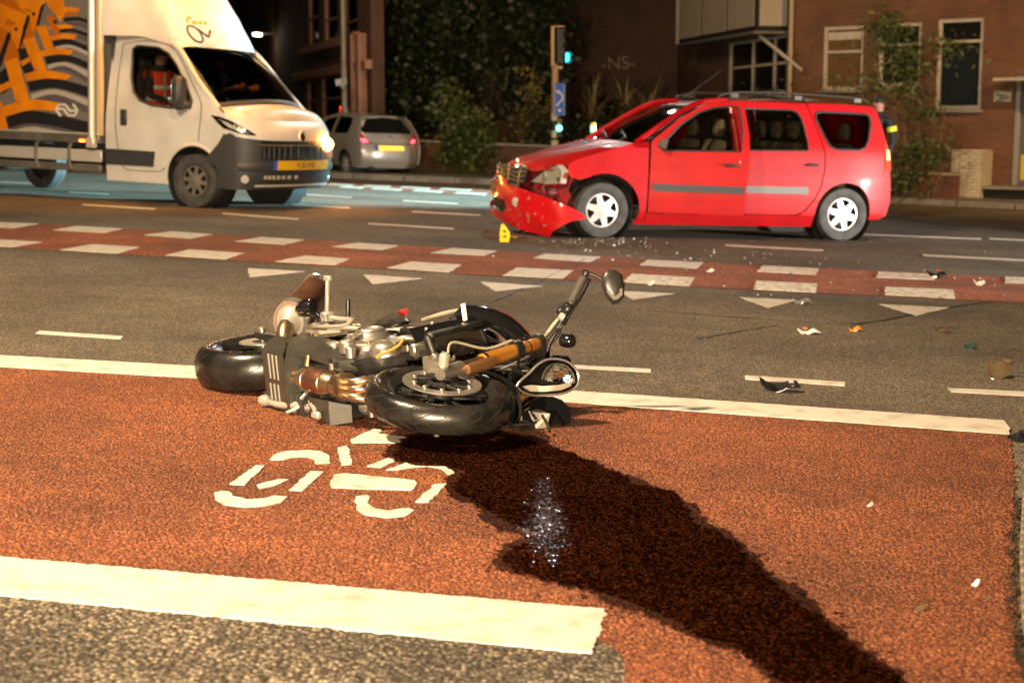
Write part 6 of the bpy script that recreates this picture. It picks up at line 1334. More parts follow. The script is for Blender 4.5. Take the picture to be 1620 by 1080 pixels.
obj('window_ledge', B().box((mw_.ab(684, 72)[0], -.15, mw_.ab(684, 72)[1]), (1.4, .30, .10), .02), M_CONC, mw_.o)
t1 = MX.Rotation(PI / 2, 4, 'X'); ga, gb_ = mw_.ab(978, 101); t1.translation = V((ga, -.012, gb_))
text(mw_.o, '-NS-', mat('chalk_paint', (.34, .27, .21), .8), .48, t1 @ MX.Rotation(.05, 4, 'Z'))
# left: terrace receding down the side street
lh = Wall('corner_house', 'dark corner house with pinkish window frames left of the trees', G(590, 272), (.29, -.96, 0))
lwin = [lh.rect(x0, y0, x1, y1) for x0, y0, x1, y1 in ((486, -20, 505, 76), (511, -20, 534, 69), (541, -20, 566, 60))]
lwin = [(r_[0], r_[1], r_[2], r_[3]) for r_ in lwin]
lb = [lh.rect(484, 122, 500, 215), lh.rect(507, 116, 560, 215)]
lh.wall(-30, -1.0, 0, 10, lwin + lb, M_BRKD)
for r_ in lwin: lh.window(r_, M_WOODP, M_PANE, .16, r_[3] - .9)
for r_ in lb: lh.window(r_, M_WOODP, M_PANE, .16, r_[3] - .7)
for x_ in (568, 580): a_, b_ = lh.ab(x_, 150); obj('pilaster', B().box((a_, -.12, b_ - .3), (.34, .22, 3.4), .02), M_WOODP, lh.o)
for (x0, y0, x1, y1) in ((482, 83, 570, 57), (470, 127, 588, 98)):
    p_, q_ = lh.ab(x0, y0), lh.ab(x1, y1); obj('string_course', B().box(((p_[0] + q_[0]) / 2, -.07, (p_[1] + q_[1]) / 2), (abs(q_[0] - p_[0]), .18, .22), .02), M_WOODP, lh.o)
a_, b_ = lh.ab(551, 186); obj('red_light_strip', B().box((a_, -.16, b_), (.30, .06, .55), .01), mat('red_glow', (.5, .02, .02), .4, emit=(1, .04, .03), estr=.8), lh.o)
# far end of the street
fh_ = Wall('shop_front', 'distant shop front with a lit window at the end of the street', AT(430, 200, 62), (1, 0, 0))
fw1 = fh_.rect(434, 44, 463, 110); fw2 = fh_.rect(392, 60, 400, 100)
fh_.wall(fh_.ab(300, 200)[0], -2, fh_.ab(480, 200)[0], 7, [fw1, fw2], M_BRKD)
fh_.window(fw1, M_WOODP, mat('lit_shop_pane', (.3, .2, .1), .4, col2=(.03, .02, .012), nscale=3.2, thresh=(.44, .58), emit=(.9, .6, .3), estr=.10), .06, None, sill=False)
fh_.window(fw2, M_WOODP, mat('lit_small_pane', (.3, .18, .08), .4, emit=(1, .55, .2), estr=.06), .05, None, sill=False)
sgn = fh_.rect(428, 133, 466, 147); obj('shop_sign', B().box(((sgn[0] + sgn[2]) / 2, -.1, (sgn[1] + sgn[3]) / 2), (sgn[2] - sgn[0], .12, sgn[3] - sgn[1]), .01), mat('sign_tan', (.30, .20, .10), .5, emit=(1, .6, .25), estr=.03), fh_.o)
for q_ in ((0.0, .02), (.6, .02)): pass

# ------------------------------------------------------------------ pavements beyond the road
fp = sheet('far_footway', [G(300, 268)[:2], G(480, 280)[:2], G(640, 286.5)[:2], G(800, 293)[:2], G(1000, 302)[:2], (9, 27.6), (30, 22.5), (60, 60), (-60, 60)], .10, M_KERB); tag(fp, kind='structure')
for k, (p_, q_) in enumerate(zip([G(300, 268), G(480, 280), G(640, 286.5), G(800, 293), G(1000, 302), V((9, 27.6, 0))], [G(480, 280), G(640, 286.5), G(800, 293), G(1000, 302), V((9, 27.6, 0)), V((30, 22.5, 0))])):
    d_ = q_ - p_; n_ = max(1, int(d_.length / 1.0))
    for j in range(n_):
        a_, b_ = p_ + d_ * (j / n_), p_ + d_ * ((j + 1) / n_)
        obj('kerbstone', B().box((a_ + b_) / 2 + V((0, -.06, .052)), ((b_ - a_).length - .012, .12, .115), .012, MX.Rotation(math.atan2(d_.y, d_.x), 3, 'Z')), M_KERB, fp)
vg = sheet('grass_verge', [G(560, 277)[:2], G(660, 283)[:2], G(790, 289)[:2], G(800, 281)[:2], G(700, 276)[:2], G(600, 271)[:2]], .106, M_VERGE); tag(vg, kind='structure')

# ------------------------------------------------------------------ plants
def leafmat(name, c1, c2, rough=.5):
    m = mat(name, c1, rough, col2=c2, nscale=1.6, detail=6); return m
L_DK = leafmat('dark_leaf', (.010, .018, .006), (.022, .032, .010)); L_MD = leafmat('mid_leaf', (.050, .078, .018), (.085, .100, .026)); L_YL = leafmat('yellow_leaf', (.11, .10, .03), (.17, .13, .04)); L_DRY = leafmat('dry_blade', (.15, .12, .06), (.24, .18, .09))
M_BARK = mat('bark', (.06, .042, .028), .9, col2=(.035, .026, .018), nscale=14, bump=.01, bscale=20)
M_BARKP = mat('pale_stem', (.17, .12, .07), .8, col2=(.11, .08, .05), nscale=9)
def foliage(name, parent, blobs, n, size, m, seed, droop=0.25, flat=1.0):
    "leaf-sized blades clustered on twigs through the crown's volume"
    rnd = random.Random(seed); vs, fs = [], []
    vol = [b[3] * b[4] * b[5] for b in blobs]; tot = sum(vol)
    for bl, v_ in zip(blobs, vol):
        k = int(n * v_ / tot); cl = max(1, k // 14)
        for c in range(cl):
            while True:
                p = V((rnd.uniform(-1, 1), rnd.uniform(-1, 1), rnd.uniform(-1, 1)))
                if p.length < 1 and rnd.random() < .25 + .75 * p.length ** 2: break
            c0_ = V((bl[0] + p.x * bl[3], bl[1] + p.y * bl[4], bl[2] + p.z * bl[5])); cr = rnd.uniform(.6, 1.5) * size * 2.2
            for j in range(14):
                q = c0_ + V((rnd.gauss(0, cr * .5), rnd.gauss(0, cr * .5), rnd.gauss(0, cr * .45)))
                d_ = V((rnd.gauss(0, 1), rnd.gauss(0, 1), rnd.gauss(-droop, .6))).normalized(); s_ = size * rnd.uniform(.6, 1.4); e = d_.cross(V((rnd.gauss(0, 1), rnd.gauss(0, 1), rnd.gauss(0, 1)))).normalized() * s_ * .30 * flat
                o = len(vs); vs += [q, q + d_ * s_ * .45 + e, q + d_ * s_, q + d_ * s_ * .45 - e]; fs.append((o, o + 1, o + 2, o + 3))
    return obj(name, B().add(vs, fs), m, parent, 0)
def trunk(parent, base, limbs, r, m=None):
    b = B()
    for k, L_ in enumerate(limbs):
        P = [V(p) for p in L_]; b.tube(P, [r * (1 if k == 0 else .45) * lerp(1, .35, i / (len(P) - 1)) for i in range(len(P))], 9, 4)
    return obj('trunk', b, m or M_BARK, parent)
def tree(name, label, px, py, Y, blobs, n, size, m, seed, r=.16, h=4.0, group=None, bark=None):
    p = AT(px, py, Y); p.z = 0; t = thing(name, label, 'tree', p, group)
    rnd = random.Random(seed)
    limbs = [[(0, 0, -.1), (rnd.uniform(-.1, .1), 0, h * .35), (rnd.uniform(-.2, .2), 0, h * .7), (rnd.uniform(-.3, .3), 0, h)]]
    for bl in blobs[:7]: limbs.append([(0, 0, h * .30), (bl[0] * .45, bl[1] * .45, lerp(h * .3, bl[2], .6)), (bl[0] * .9, bl[1] * .9, bl[2])])
    trunk(t, p, limbs, r, bark)
    foliage('crown', t, blobs, n, size, m, seed); return t
tree('broad_tree', 'large dark leafy tree filling the gap left of the traffic light', 770, 262, 36.5, [(-1.0, 0, 3.4, 1.3, 1.2, 1.2), (.2, -.3, 4.2, 1.5, 1.3, 1.4), (1.0, .2, 3.0, 1.0, 1.0, 1.3), (-.2, .2, 2.2, 1.3, 1.1, .9), (-1.5, 0, 2.2, .8, .9, .9), (.9, 0, 5.2, 1.0, 1.0, 1.1), (-.6, 0, 5.4, 1.2, 1.1, 1.0)], 15000, .17, L_DK, 11, .2, 4.6)
tree('columnar_tree', 'dark upright tree between the silver hatchback and the corner house', 628, 268, 37.5, [(0, 0, 2.0, .85, .8, 1.5), (.5, .1, 3.0, .8, .8, 1.2), (-.4, 0, 3.4, .5, .6, .8), (.9, 0, 1.9, .7, .7, 1.0)], 7500, .15, L_DK, 12, .12, 3.2)
tree('lit_shrub', 'yellow green shrub with lamplight put into its leaf colour at the foot of the large dark tree', 732, 270, 33.8, [(-.35, 0, 1.55, .35, .35, .45), (.0, 0, 1.0, .50, .45, .55), (.3, 0, .55, .50, .5, .5), (-.1, 0, .5, .4, .4, .45)], 3200, .12, L_MD, 13, .05, 1.3)  # lighter leaf colour stands in for warm lamplight
tree('climbing_shrub', 'sparse yellowish shrub climbing up left of the striped signal pole', 842, 262, 35.5, [(-.15, 0, 2.2, .22, .2, .4), (0, 0, 1.5, .30, .25, .6), (.05, 0, .8, .4, .3, .5)], 1100, .11, L_YL, 14, .04, 2.3)
tree('garden_bush', 'rounded dark bush under the white window of the side house', 1215, 190, 30.6, [(0, 0, 1.62, .62, .4, .45), (.5, 0, 1.35, .5, .4, .4), (-.35, 0, 1.0, .5, .4, .8), (.3, .0, .7, .6, .4, .7)], 2600, .10, L_DK, 15, .06, 1.4)
tree('hedge_bush', 'low dark hedge bush behind the bonnet of the red car', 905, 262, 34.5, [(-.5, 0, .9, .6, .4, .8), (.4, 0, .8, .7, .4, .7), (1.2, 0, .9, .7, .4, .8), (2.0, 0, .85, .6, .4, .7)], 5200, .11, L_DK, 16, .05, .8)
# yucca-like clumps in front of the painted wall
for k, (px, Y, hgt, sp_, nbl) in enumerate([(935, 36.5, 2.5, .75, 60), (985, 36, 2.45, .8, 70), (1022, 35.5, 2.35, .7, 60)]):
    p = AT(px, 250, Y); p.z = 0; lab = ['leftmost tuft of tall pale blades below the painted letters', 'widest tuft of tall pale blades below the painted letters', 'rightmost tuft of tall pale blades by the car roof'][k]
    t = thing('blade_plant', lab, 'plant', p, 'tall blade plants'); rnd = random.Random(70 + k); b = B()
    for j in range(nbl):
        a = rnd.uniform(0, 2 * PI); l = rnd.uniform(.7, 1.5); h0 = rnd.uniform(.4, hgt - .8); o_ = V((math.cos(a), math.sin(a) * .7, 0)); s0 = V((0, 0, h0)); e_ = s0 + o_ * sp_ * rnd.uniform(.3, 1) + V((0, 0, l * rnd.uniform(.35, .8)))
        mid = s0.lerp(e_, .5) + V((0, 0, .15)); w_ = V((-o_.y, o_.x, 0)) * .035; b.add([s0 - w_ * .5, s0 + w_ * .5, mid + w_, mid - w_, e_], [(0, 1, 2, 3), (3, 2, 4)])
    obj('blade', b, L_DRY, t, 0)['kind'] = 'stuff'; obj('stem', B().tube([V((0, 0, -.05)), V((.05, 0, .6)), V((0, 0, hgt - .9))], [.09, .07, .05], 8, 3), M_BARK, t)
# bamboo-like plant right of the car
p = AT(1440, 300, 28.4); p.z = 0
t = thing('tall_plant', 'tall thin stemmed leafy plant in front of the brick house windows', 'plant', p); rnd = random.Random(5)
for k, (x0, x1, y1, px_) in enumerate([(1425, 1408, 60, 0), (1432, 1425, 150, 0), (1446, 1452, 120, 0), (1456, 1480, 145, 0), (1465, 1495, 170, 0), (1418, 1400, 190, 0), (1440, 1436, 95, 0), (1470, 1510, 215, 0)]):
    e0_ = AT(x0, 312, 28.3) - p; e1_ = AT(x1, y1, 28.3) - p; e0_.z = -.05
    obj('stem', B().tube([e0_, e0_.lerp(e1_, .5) + V((rnd.uniform(-.08, .08), 0, 0)), e1_], [.018, .015, .008], 7, 4), M_BARKP, t)
bl_ = []
for (x, y, rx_, rz_) in ((1410, 40, .4, .22), (1375, 33, .35, .12), (1440, 95, .30, .25), (1500, 75, .55, .10), (1475, 72, .5, .12), (1425, 130, .35, .3), (1395, 145, .35, .15), (1450, 165, .3, .3), (1440, 235, .5, .25), (1475, 245, .35, .2), (1440, 285, .5, .25), (1350, 128, .5, .10), (1400, 60, .25, .4)):
    c_ = AT(x, y, 28.2) - p; bl_.append((c_.x, c_.y, c_.z, rx_, .3, rz_))
foliage('leaves', t, bl_, 2600, .13, L_MD, 6, .4, .6)
# low walls
for nm, lab, (xa, ya), (xb, yb), h_, m_ in (('garden_wall', 'low dark brick garden wall under the large tree', (655, 276), (872, 287), .72, M_BRKD), ('planter_wall', 'low red brown planter wall in front of the brick house', (1404, 319), (1516, 322), .52, mat('planter_red', (.12, .04, .03), .8, col2=(.08, .03, .022), nscale=4))):
    a_, b_ = G(xa, ya), G(xb, yb); d_ = b_ - a_; w_ = thing(nm, lab, 'wall', frame(a_, d_, (0, 0, 1)))
    obj('wall', B().box((d_.length / 2, .12, h_ / 2), (d_.length, .24, h_), .01), m_, w_)
    n_ = max(2, int(d_.length / .8))
    for j in range(n_): obj('coping', B().box((d_.length * (j + .5) / n_, .12, h_ + .03), (d_.length / n_ - .012, .30, .06), .01), M_CONC, w_)

# ------------------------------------------------------------------ street furniture
M_POLE = mat('galvanised_pole', (.36, .33, .28), .5, metal=.3, col2=(.28, .26, .22), nscale=5)
def upright(p): m = MX.Rotation(-RR, 4, 'Y'); m.translation = p; return m
lp0 = AT(547, 262, 36.0); lp0.z = 0
lpost = thing('lamp_post', 'tall plain lamp post rising behind the silver hatchback', 'lamp post', upright(lp0))
obj('pole', B().tube([V((0, 0, 0)), V((0, 0, 1.3)), V((0, 0, 1.35)), V((0, 0, 8))], [.10, .10, .075, .055], 12), M_POLE, lpost)
obj('pole_band', B().cyl((0, 0, 1.28), (0, 0, 1.42), .105, 14, .01), M_POLE, lpost); obj('access_box', B().box((-.02, -.10, 2.0), (.10, .08, .25), .01), M_POLE, lpost)
z_ = (CP.z + (AT(541, 130, 36.0).z - CP.z)); sp_ = AT(541, 130, 35.9)
sgm = upright(sp_); sg = thing('street_sign', 'small pale street name plate clamped to the lamp post', 'sign', sgm); obj('plate', B().box((-.02, -.02, 0), (.26, .02, .15), .004, MX.Rotation(-.15, 3, 'Y')), mat('sign_pale', (.50, .52, .66), .4), sg); obj('clamp', B().box((.08, .05, 0), (.08, .12, .04), .005), M_POLE, sg)
# distant lit lamp
dl0 = AT(407, 56, 50.0)
dl = thing('street_lamp', 'distant lit street lamp glowing over the van roof', 'street lamp', V((dl0.x, 50.0, 0)))
obj('pole', B().tube([V((1.2, 0, 0)), V((1.2, 0, dl0.z - .3)), V((1.0, 0, dl0.z + .06)), V((.2, 0, dl0.z + .06))], [.09, .06, .05, .04], 10), M_POLE, dl); obj('lamp_head', B().box((0, 0, dl0.z + .09), (.40, .28, .07), .03), M_POLE, dl)
obj('lamp_glass', B().box((0, 0, dl0.z + .02), (.26, .20, .09), .03), mat('lamp_lit', (1, .9, .7), .3, emit=(1, .86, .62), estr=14), dl)
# traffic signal
ts0 = AT(879, 250, 33.0); ts0.z = 0; k33 = 33.0 / F
def tz(y): return AT(879, y, 33.0).z
ts = thing('traffic_light', 'black traffic light with cyan green signal on a black and white banded pole', 'traffic light', upright(ts0))
obj('pole', B().cyl((0, 0, 0), (0, 0, tz(100)), .075, 14), mat('pole_tan', (.40, .26, .15), .5), ts)
yb = [178, 191, 207, 218, 222, 232, 246, 260, 274, 288, 300]
for k in range(len(yb) - 1):
    obj('pole_band', B().cyl((0, 0, tz(yb[k + 1])), (0, 0, tz(yb[k]) - .004), .083, 14), mat('band_white' if k % 2 == 0 else 'band_black', (.52, .47, .38) if k % 2 == 0 else (.012, .012, .012), .5), ts)
zt, zb_ = tz(42), tz(105)
hd = obj('signal_head', B().box((.12, .02, (zt + zb_) / 2), (.22, .26, zt - zb_ - .06), .03), mat('signal_black', (.008, .008, .008), .5), ts)
obj('backboard', B().box((-.055, .02, (zt + zb_) / 2), (.07, .30, zt - zb_), .01), mat('backboard_tan', (.52, .34, .18), .55), hd); obj('backboard_lip', B().box((.08, -.10, zt - .01), (.22, .06, .03), .005), MATS['backboard_tan'], hd); obj('head_clamp', B().box((.06, 0, zb_ - .03), (.20, .12, .07), .01), MATS['backboard_tan'], hd)
g_on = mat('signal_cyan', (.1, .8, .7), .3, emit=(.02, .62, .70), estr=5.0); g_off = mat('signal_dark', (.02, .01, .01), .2)
for k, y in enumerate((55, 73, 91)):
    c_ = V((.23, -.02, tz(y))); obj('visor', B().lathe([(.115, 0), (.12, .09)], c_, V((.70, -.70, -.08)), 18, .3, 2 * PI - .3), MATS['signal_black'], hd); obj('signal_lens', B().lathe([(.10, .01), (.06, .035), (0, .045)], c_, V((.70, -.70, -.08)), 18), g_on if k == 2 else g_off, hd)
l2 = obj('cycle_signal', B().box((.10, -.02, tz(203)), (.14, .16, .42), .02), MATS['signal_black'], ts)
obj('signal_lens', B().lathe([(.062, .0), (.045, .02), (0, .028)], V((.09, -.105, tz(203))), V((.25, -1, 0)), 16), mat('signal_green', (.1, .9, .5), .3, emit=(.05, 1, .50), estr=9), l2)
obj('signal_lens', B().lathe([(.062, .0), (.045, .02), (0, .028)], V((.09, -.105, tz(192))), V((.25, -1, 0)), 16), mat('signal_dim', (.15, .11, .07), .3), l2)
rs0 = AT(885, 157.5, 32.85); rsn = thing('road_sign', 'blue rectangular road sign with white bent arrow on the signal pole', 'sign', upright(rs0) @ MX.Rotation(.25, 4, 'Z'))
sw2, sh2 = .125, .345
obj('plate', B().box((0, 0, 0), (sw2 * 2, .02, sh2 * 2), .02), mat('sign_blue', (.025, .13, .62), .35), rsn)
obj('border', B().tube([V((x, -.013, z)) for x, z in ((-sw2 + .018, -sh2 + .018), (sw2 - .018, -sh2 + .018), (sw2 - .018, sh2 - .018), (-sw2 + .018, sh2 - .018), (-sw2 + .018, -sh2 + .018))], .012, 6, flat=.5), mat('sign_white', (.75, .76, .80), .4), rsn)
obj('arrow', B().tube([V((-.055, -.013, -.14)), V((-.02, -.013, -.07)), V((.05, -.013, -.02)), V((.065, -.013, .06)), V((.03, -.013, .12)), V((-.03, -.013, .15))], [.020, .018, .018, .018, .020, .022], 6, 4), MATS['sign_white'], rsn); obj('arrow_head', B().prism([(-.085, .17), (-.02, .20), (-.02, .11)], lambda a, b, t: V((a, t, b)), -.02, -.012), MATS['sign_white'], rsn)
obj('small_mark', B().box((.0, -.013, -.235), (.07, .006, .05), .004), MATS['sign_white'], rsn); obj('bracket', B().box((-.04, .05, 0), (.05, .10, .20), .01), M_POLE, rsn)
yb0 = AT(940, 250, 24.5); yb0.z = 0; zt_ = AT(940, 194, 24.5).z
yb_ = thing('push_button_post', 'short yellow push button post behind the windscreen of the red car', 'post', upright(yb0)); obj('post', B().cyl((0, 0, 0), (0, 0, zt_ - .2), .05, 12), M_POLE, yb_); obj('button_box', B().box((0, 0, zt_ - .11), (.085, .10, .22), .02), mat('box_yellow', (.70, .36, .03), .4), yb_); obj('indicator', B().box((-.02, -.055, zt_ - .10), (.03, .01, .10), .004), mat('teal_lit', (.1, .6, .5), .3, emit=(.1, .9, .7), estr=1.2), yb_)
# ================================================================== PEOPLE
P_SKIN = mat('skin', (.36, .18, .105), .5); P_BLACK = mat('black_uniform', (.012, .012, .014), .8, col2=(.02, .02, .022), nscale=20); P_HAIR = mat('dark_hair', (.02, .013, .008), .7); P_GREY = mat('dark_sweater', (.03, .03, .035), .85)
P_ORG = mat('orange_vest', (.85, .07, .015), .6, bump=.006, bscale=14); P_TAPE = mat('reflective_tape', (.62, .66, .62), .35); P_YEL = mat('yellow_vest', (.62, .72, .03), .6)
def person(name, label, m, J, E, R, head, skin_test, cloth, scale=1.0):
    "one continuous body grown round a skeleton with the Skin modifier"
    root = thing(name, label, 'person', m)
    names = list(J); me = bpy.data.meshes.new('body'); me.from_pydata([J[k] for k in names], [(names.index(a), names.index(b)) for a, b in E], [])
    o = bpy.data.objects.new('body_source', me); COL.objects.link(o)
    sk = o.modifiers.new('s', 'SKIN'); sd = me.skin_vertices[0].data
    for i, k in enumerate(names): r = R[k]; sd[i].radius = r if isinstance(r, tuple) else (r, r)
    sd[names.index('pelvis')].use_root = True
    su_ = o.modifiers.new('u', 'SUBSURF'); su_.levels = 2; su_.render_levels = 2
    dg = bpy.context.evaluated_depsgraph_get(); dg.update(); nm = bpy.data.meshes.new_from_object(o.evaluated_get(dg)); bpy.data.objects.remove(o)
    nm.materials.clear(); nm.materials.append(cloth); nm.materials.append(P_SKIN); nm.shade_smooth()
    for f in nm.polygons: f.material_index = 1 if skin_test(f.center) else 0
    b = bpy.data.objects.new('body', nm); COL.objects.link(b); b.parent = root
    # face: nose, ears, eyes, mouth on the head; hair as a cap
    hc, hs_, fx = V(head[0]), head[1], V(head[2]).normalized(); sx = V((0, 0, 1)).cross(fx).normalized()
    fc = B(); fc.hull([hc + fx * hs_ * a + sx * hs_ * b_ + V((0, 0, hs_ * c)) for a, b_, c in ((.95, 0, .25), (1.22, 0, -.12), (.95, .16, -.16), (.95, -.16, -.16), (1.0, 0, -.22))])
    for s_ in (-1, 1): fc.lathe([(0, -.01), (hs_ * .2, -.006), (hs_ * .24, .006), (0, .012)], hc + sx * s_ * hs_ * .80, sx * s_, 10)
    obj('face_features', fc, P_SKIN, b, 60)
    for s_ in (-1, 1): obj('eye', B().lathe([(0, hs_ * .1), (hs_ * .10, hs_ * .05), (hs_ * .12, 0)], hc + fx * hs_ * .88 + sx * s_ * hs_ * .34 + V((0, 0, hs_ * .12)), fx, 10), mat('eye_dark', (.02, .02, .02), .2) if 'eye_dark' not in MATS else MATS['eye_dark'], b)
    obj('mouth', B().box(hc + fx * hs_ * .95 - V((0, 0, hs_ * .48)), (.012, hs_ * .55, .010), .003, MX.Rotation(math.atan2(fx.y, fx.x), 3, 'Z')), mat('lips', (.30, .10, .08), .5) if 'lips' not in MATS else MATS['lips'], b)
    hb = B(); hb.grid(14, 8, lambda u, v: hc + V((0, 0, hs_ * .14)) + (fx * (math.cos(u * 2 * PI) * .98 - .10) + sx * math.sin(u * 2 * PI) * .92) * hs_ * math.cos(v * PI / 2) * 1.04 + V((0, 0, hs_ * 1.12 * math.sin(v * PI / 2) - (hs_ * .35 * (1 - v) * (1 if math.cos(u * 2 * PI) < .2 else 0)))), cu=True); obj('hair', hb, P_HAIR, b, 60)
    return root, b
def hand(J, E, R, wrist, d_, side_, pre):
    d_ = V(d_).normalized(); s_ = V(side_).normalized(); n_ = d_.cross(s_); w = V(J[wrist])
    J[pre + 'palm'] = w + d_ * .055; E.append((wrist, pre + 'palm')); R[pre + 'palm'] = (.034, .020)
    for k, (o_, l_) in enumerate(((-.028, .070), (-.009, .082), (.010, .078), (.028, .060))):
        a = pre + 'f%d' % k; J[a + 'a'] = w + d_ * .095 + s_ * o_; J[a + 'b'] = w + d_ * (.095 + l_ * .55) + s_ * o_ * 1.1 - n_ * .012; J[a + 'c'] = w + d_ * (.095 + l_ * .8) + s_ * o_ * 1.1 - n_ * .04
        E += [(pre + 'palm', a + 'a'), (a + 'a', a + 'b'), (a + 'b', a + 'c')]; R[a + 'a'] = R[a + 'b'] = .010; R[a + 'c'] = .008
    J[pre + 't1'] = w + d_ * .05 - s_ * .05 - n_ * .01; J[pre + 't2'] = w + d_ * .085 - s_ * .062 - n_ * .025; E += [(pre + 'palm', pre + 't1'), (pre + 't1', pre + 't2')]; R[pre + 't1'] = .013; R[pre + 't2'] = .009
# police officer standing behind the tail of the red car, facing left
J = dict(pelvis=V((0, 0, .98)), waist=V((0, 0, 1.12)), chest=V((.01, 0, 1.34)), neck0=V((.0, 0, 1.50)), neck=V((.015, 0, 1.57)), head=V((.03, 0, 1.68)), crown=V((.02, 0, 1.77)), hipL=V((0, .10, .93)), kneeL=V((.02, .11, .50)), ankL=V((-.02, .11, .09)), toeL=V((.14, .12, .04)), hipR=V((0, -.10, .93)), kneeR=V((.02, -.11, .50)), ankR=V((-.02, -.12, .09)), toeR=V((.14, -.13, .04)),
         shL=V((0, .19, 1.45)), elL=V((-.03, .25, 1.17)), wrL=V((.10, .24, .95)), shR=V((0, -.19, 1.45)), elR=V((-.04, -.27, 1.18)), wrR=V((.08, -.26, .96)))
E = [('pelvis', 'waist'), ('waist', 'chest'), ('chest', 'neck0'), ('neck0', 'neck'), ('neck', 'head'), ('head', 'crown'), ('pelvis', 'hipL'), ('hipL', 'kneeL'), ('kneeL', 'ankL'), ('ankL', 'toeL'), ('pelvis', 'hipR'), ('hipR', 'kneeR'), ('kneeR', 'ankR'), ('ankR', 'toeR'), ('neck0', 'shL'), ('shL', 'elL'), ('elL', 'wrL'), ('neck0', 'shR'), ('shR', 'elR'), ('elR', 'wrR')]
R = dict(pelvis=(.15, .12), waist=(.14, .11), chest=(.17, .12), neck0=(.10, .09), neck=.056, head=(.092, .105), crown=(.07, .08), hipL=.09, kneeL=.062, ankL=.055, toeL=.042, hipR=.09, kneeR=.062, ankR=.055, toeR=.042, shL=.07, elL=.055, wrL=.034, shR=.07, elR=.055, wrR=.034)
hand(J, E, R, 'wrL', (.25, 0, -1), (1, 0, .2), 'L'); hand(J, E, R, 'wrR', (.25, 0, -1), (1, 0, .2), 'R')
po = G(1401, 345); OM = frame((po.x, 22.2, 0), (-.75, -.66, 0), (0, 0, 1)); OM.translation = V((AT(1383, 300, 22.3).x, 22.3, 0))
pr_, bd = person('person', 'person in dark uniform with a yellow sleeve band standing behind the red car', OM, J, E, R, ((.035, 0, 1.69), .098, (1, 0, 0)), lambda c: c.z > 1.585 or (abs(c.y) > .19 and c.z < .95 and c.z > .7), P_BLACK)
for zz, rx_, ry_ in (): obj('reflective_band', B().lathe([(1, -.035), (1.01, -.03), (1.01, .03), (1, .035)], (0, 0, zz), (0, 0, 1), 30), P_YEL, bd); b_ = bpy.data.objects[[o.name for o in bd.children if o.name.startswith('reflective_band')][-1]]; b_.scale = (rx_, ry_, 1); b_.location = (.005, 0, 0)
for s_ in (-1, 1): obj('sleeve_band', B().tube([V((-.008, s_ * .217, 1.37)), V((-.018, s_ * .230, 1.30))], .074, 14), P_YEL, bd)
# van passenger in an orange vest, and driver with hands on the wheel
def seated(px_, py_, vest, lab, reach):
    J = dict(pelvis=V((0, 0, .10)), waist=V((-.04, 0, .26)), chest=V((-.07, 0, .50)), neck0=V((-.06, 0, .64)), neck=V((-.045, 0, .71)), head=V((-.02, 0, .82)), crown=V((-.03, 0, .91)), hipL=V((.02, .10, .08)), kneeL=V((.45, .13, .14)), ankL=V((.55, .13, -.26)), toeL=V((.68, .14, -.29)), hipR=V((.02, -.10, .08)), kneeR=V((.45, -.13, .14)), ankR=V((.55, -.13, -.26)), toeR=V((.68, -.14, -.29)), shL=V((-.07, .19, .59)), shR=V((-.07, -.19, .59)))
    if reach: J.update(elL=V((.10, .27, .36)), wrL=V((.38, .17, .46)), elR=V((.10, -.27, .36)), wrR=V((.38, -.17, .46)))
    else: J.update(elL=V((.0, .26, .32)), wrL=V((.22, .14, .24)), elR=V((.0, -.26, .32)), wrR=V((.22, -.14, .24)))
    R = dict(pelvis=(.16, .13), waist=(.15, .12), chest=(.17, .12), neck0=(.10, .09), neck=.056, head=(.092, .105), crown=(.07, .08), hipL=.09, kneeL=.065, ankL=.05, toeL=.04, hipR=.09, kneeR=.065, ankR=.05, toeR=.04, shL=.068, elL=.052, wrL=.033, shR=.068, elR=.052, wrR=.033); E2 = list(E0)
    hand(J, E2, R, 'wrL', (1, -.1, .15), (0, .3, 1), 'L'); hand(J, E2, R, 'wrR', (1, .1, .15), (0, -.3, 1), 'R')
    m_ = VM @ MX.Translation((px_, py_, 1.12)); r, b = person('person', lab, m_, J, E2, R, ((-.015, 0, .83), .098, (1, 0, 0)), lambda c: c.z > .725 or c.x > .40 - (0 if reach else .16) and c.z > .2 and abs(c.y) < .24, P_GREY)
    if vest:
        vb = B().grid(28, 9, lambda u, v: V((-.055 + math.cos(u * 2 * PI) * lerp(.165, .150, v), math.sin(u * 2 * PI) * lerp(.185, .205, v), lerp(.10, .63, v))), cu=True); vo = obj('vest', vb, P_ORG, b, 60)
        for zz in (.24, .40): obj('reflective_tape', B().grid(28, 2, lambda u, v: V((-.055 + math.cos(u * 2 * PI) * .168, math.sin(u * 2 * PI) * .202, zz + .05 * v)), cu=True), P_TAPE, vo)
        for s_ in (-1, 1): obj('reflective_tape', B().grid(2, 8, lambda u, v: V((.104, s_ * .10 + u * .05, lerp(.12, .62, v)))), P_TAPE, vo); obj('shoulder_panel', B().lathe([(.075, -.06), (.082, 0), (.075, .05)], (-.07, s_ * .19, .58), (0, s_, .2), 16), P_ORG, vo)
E0 = E[:20]
seated(-.98, -.45, True, 'person in orange reflective vest in the passenger seat of the van', False)
seated(-.72, .45, False, 'person in dark clothes driving the van with hands on the wheel', True)

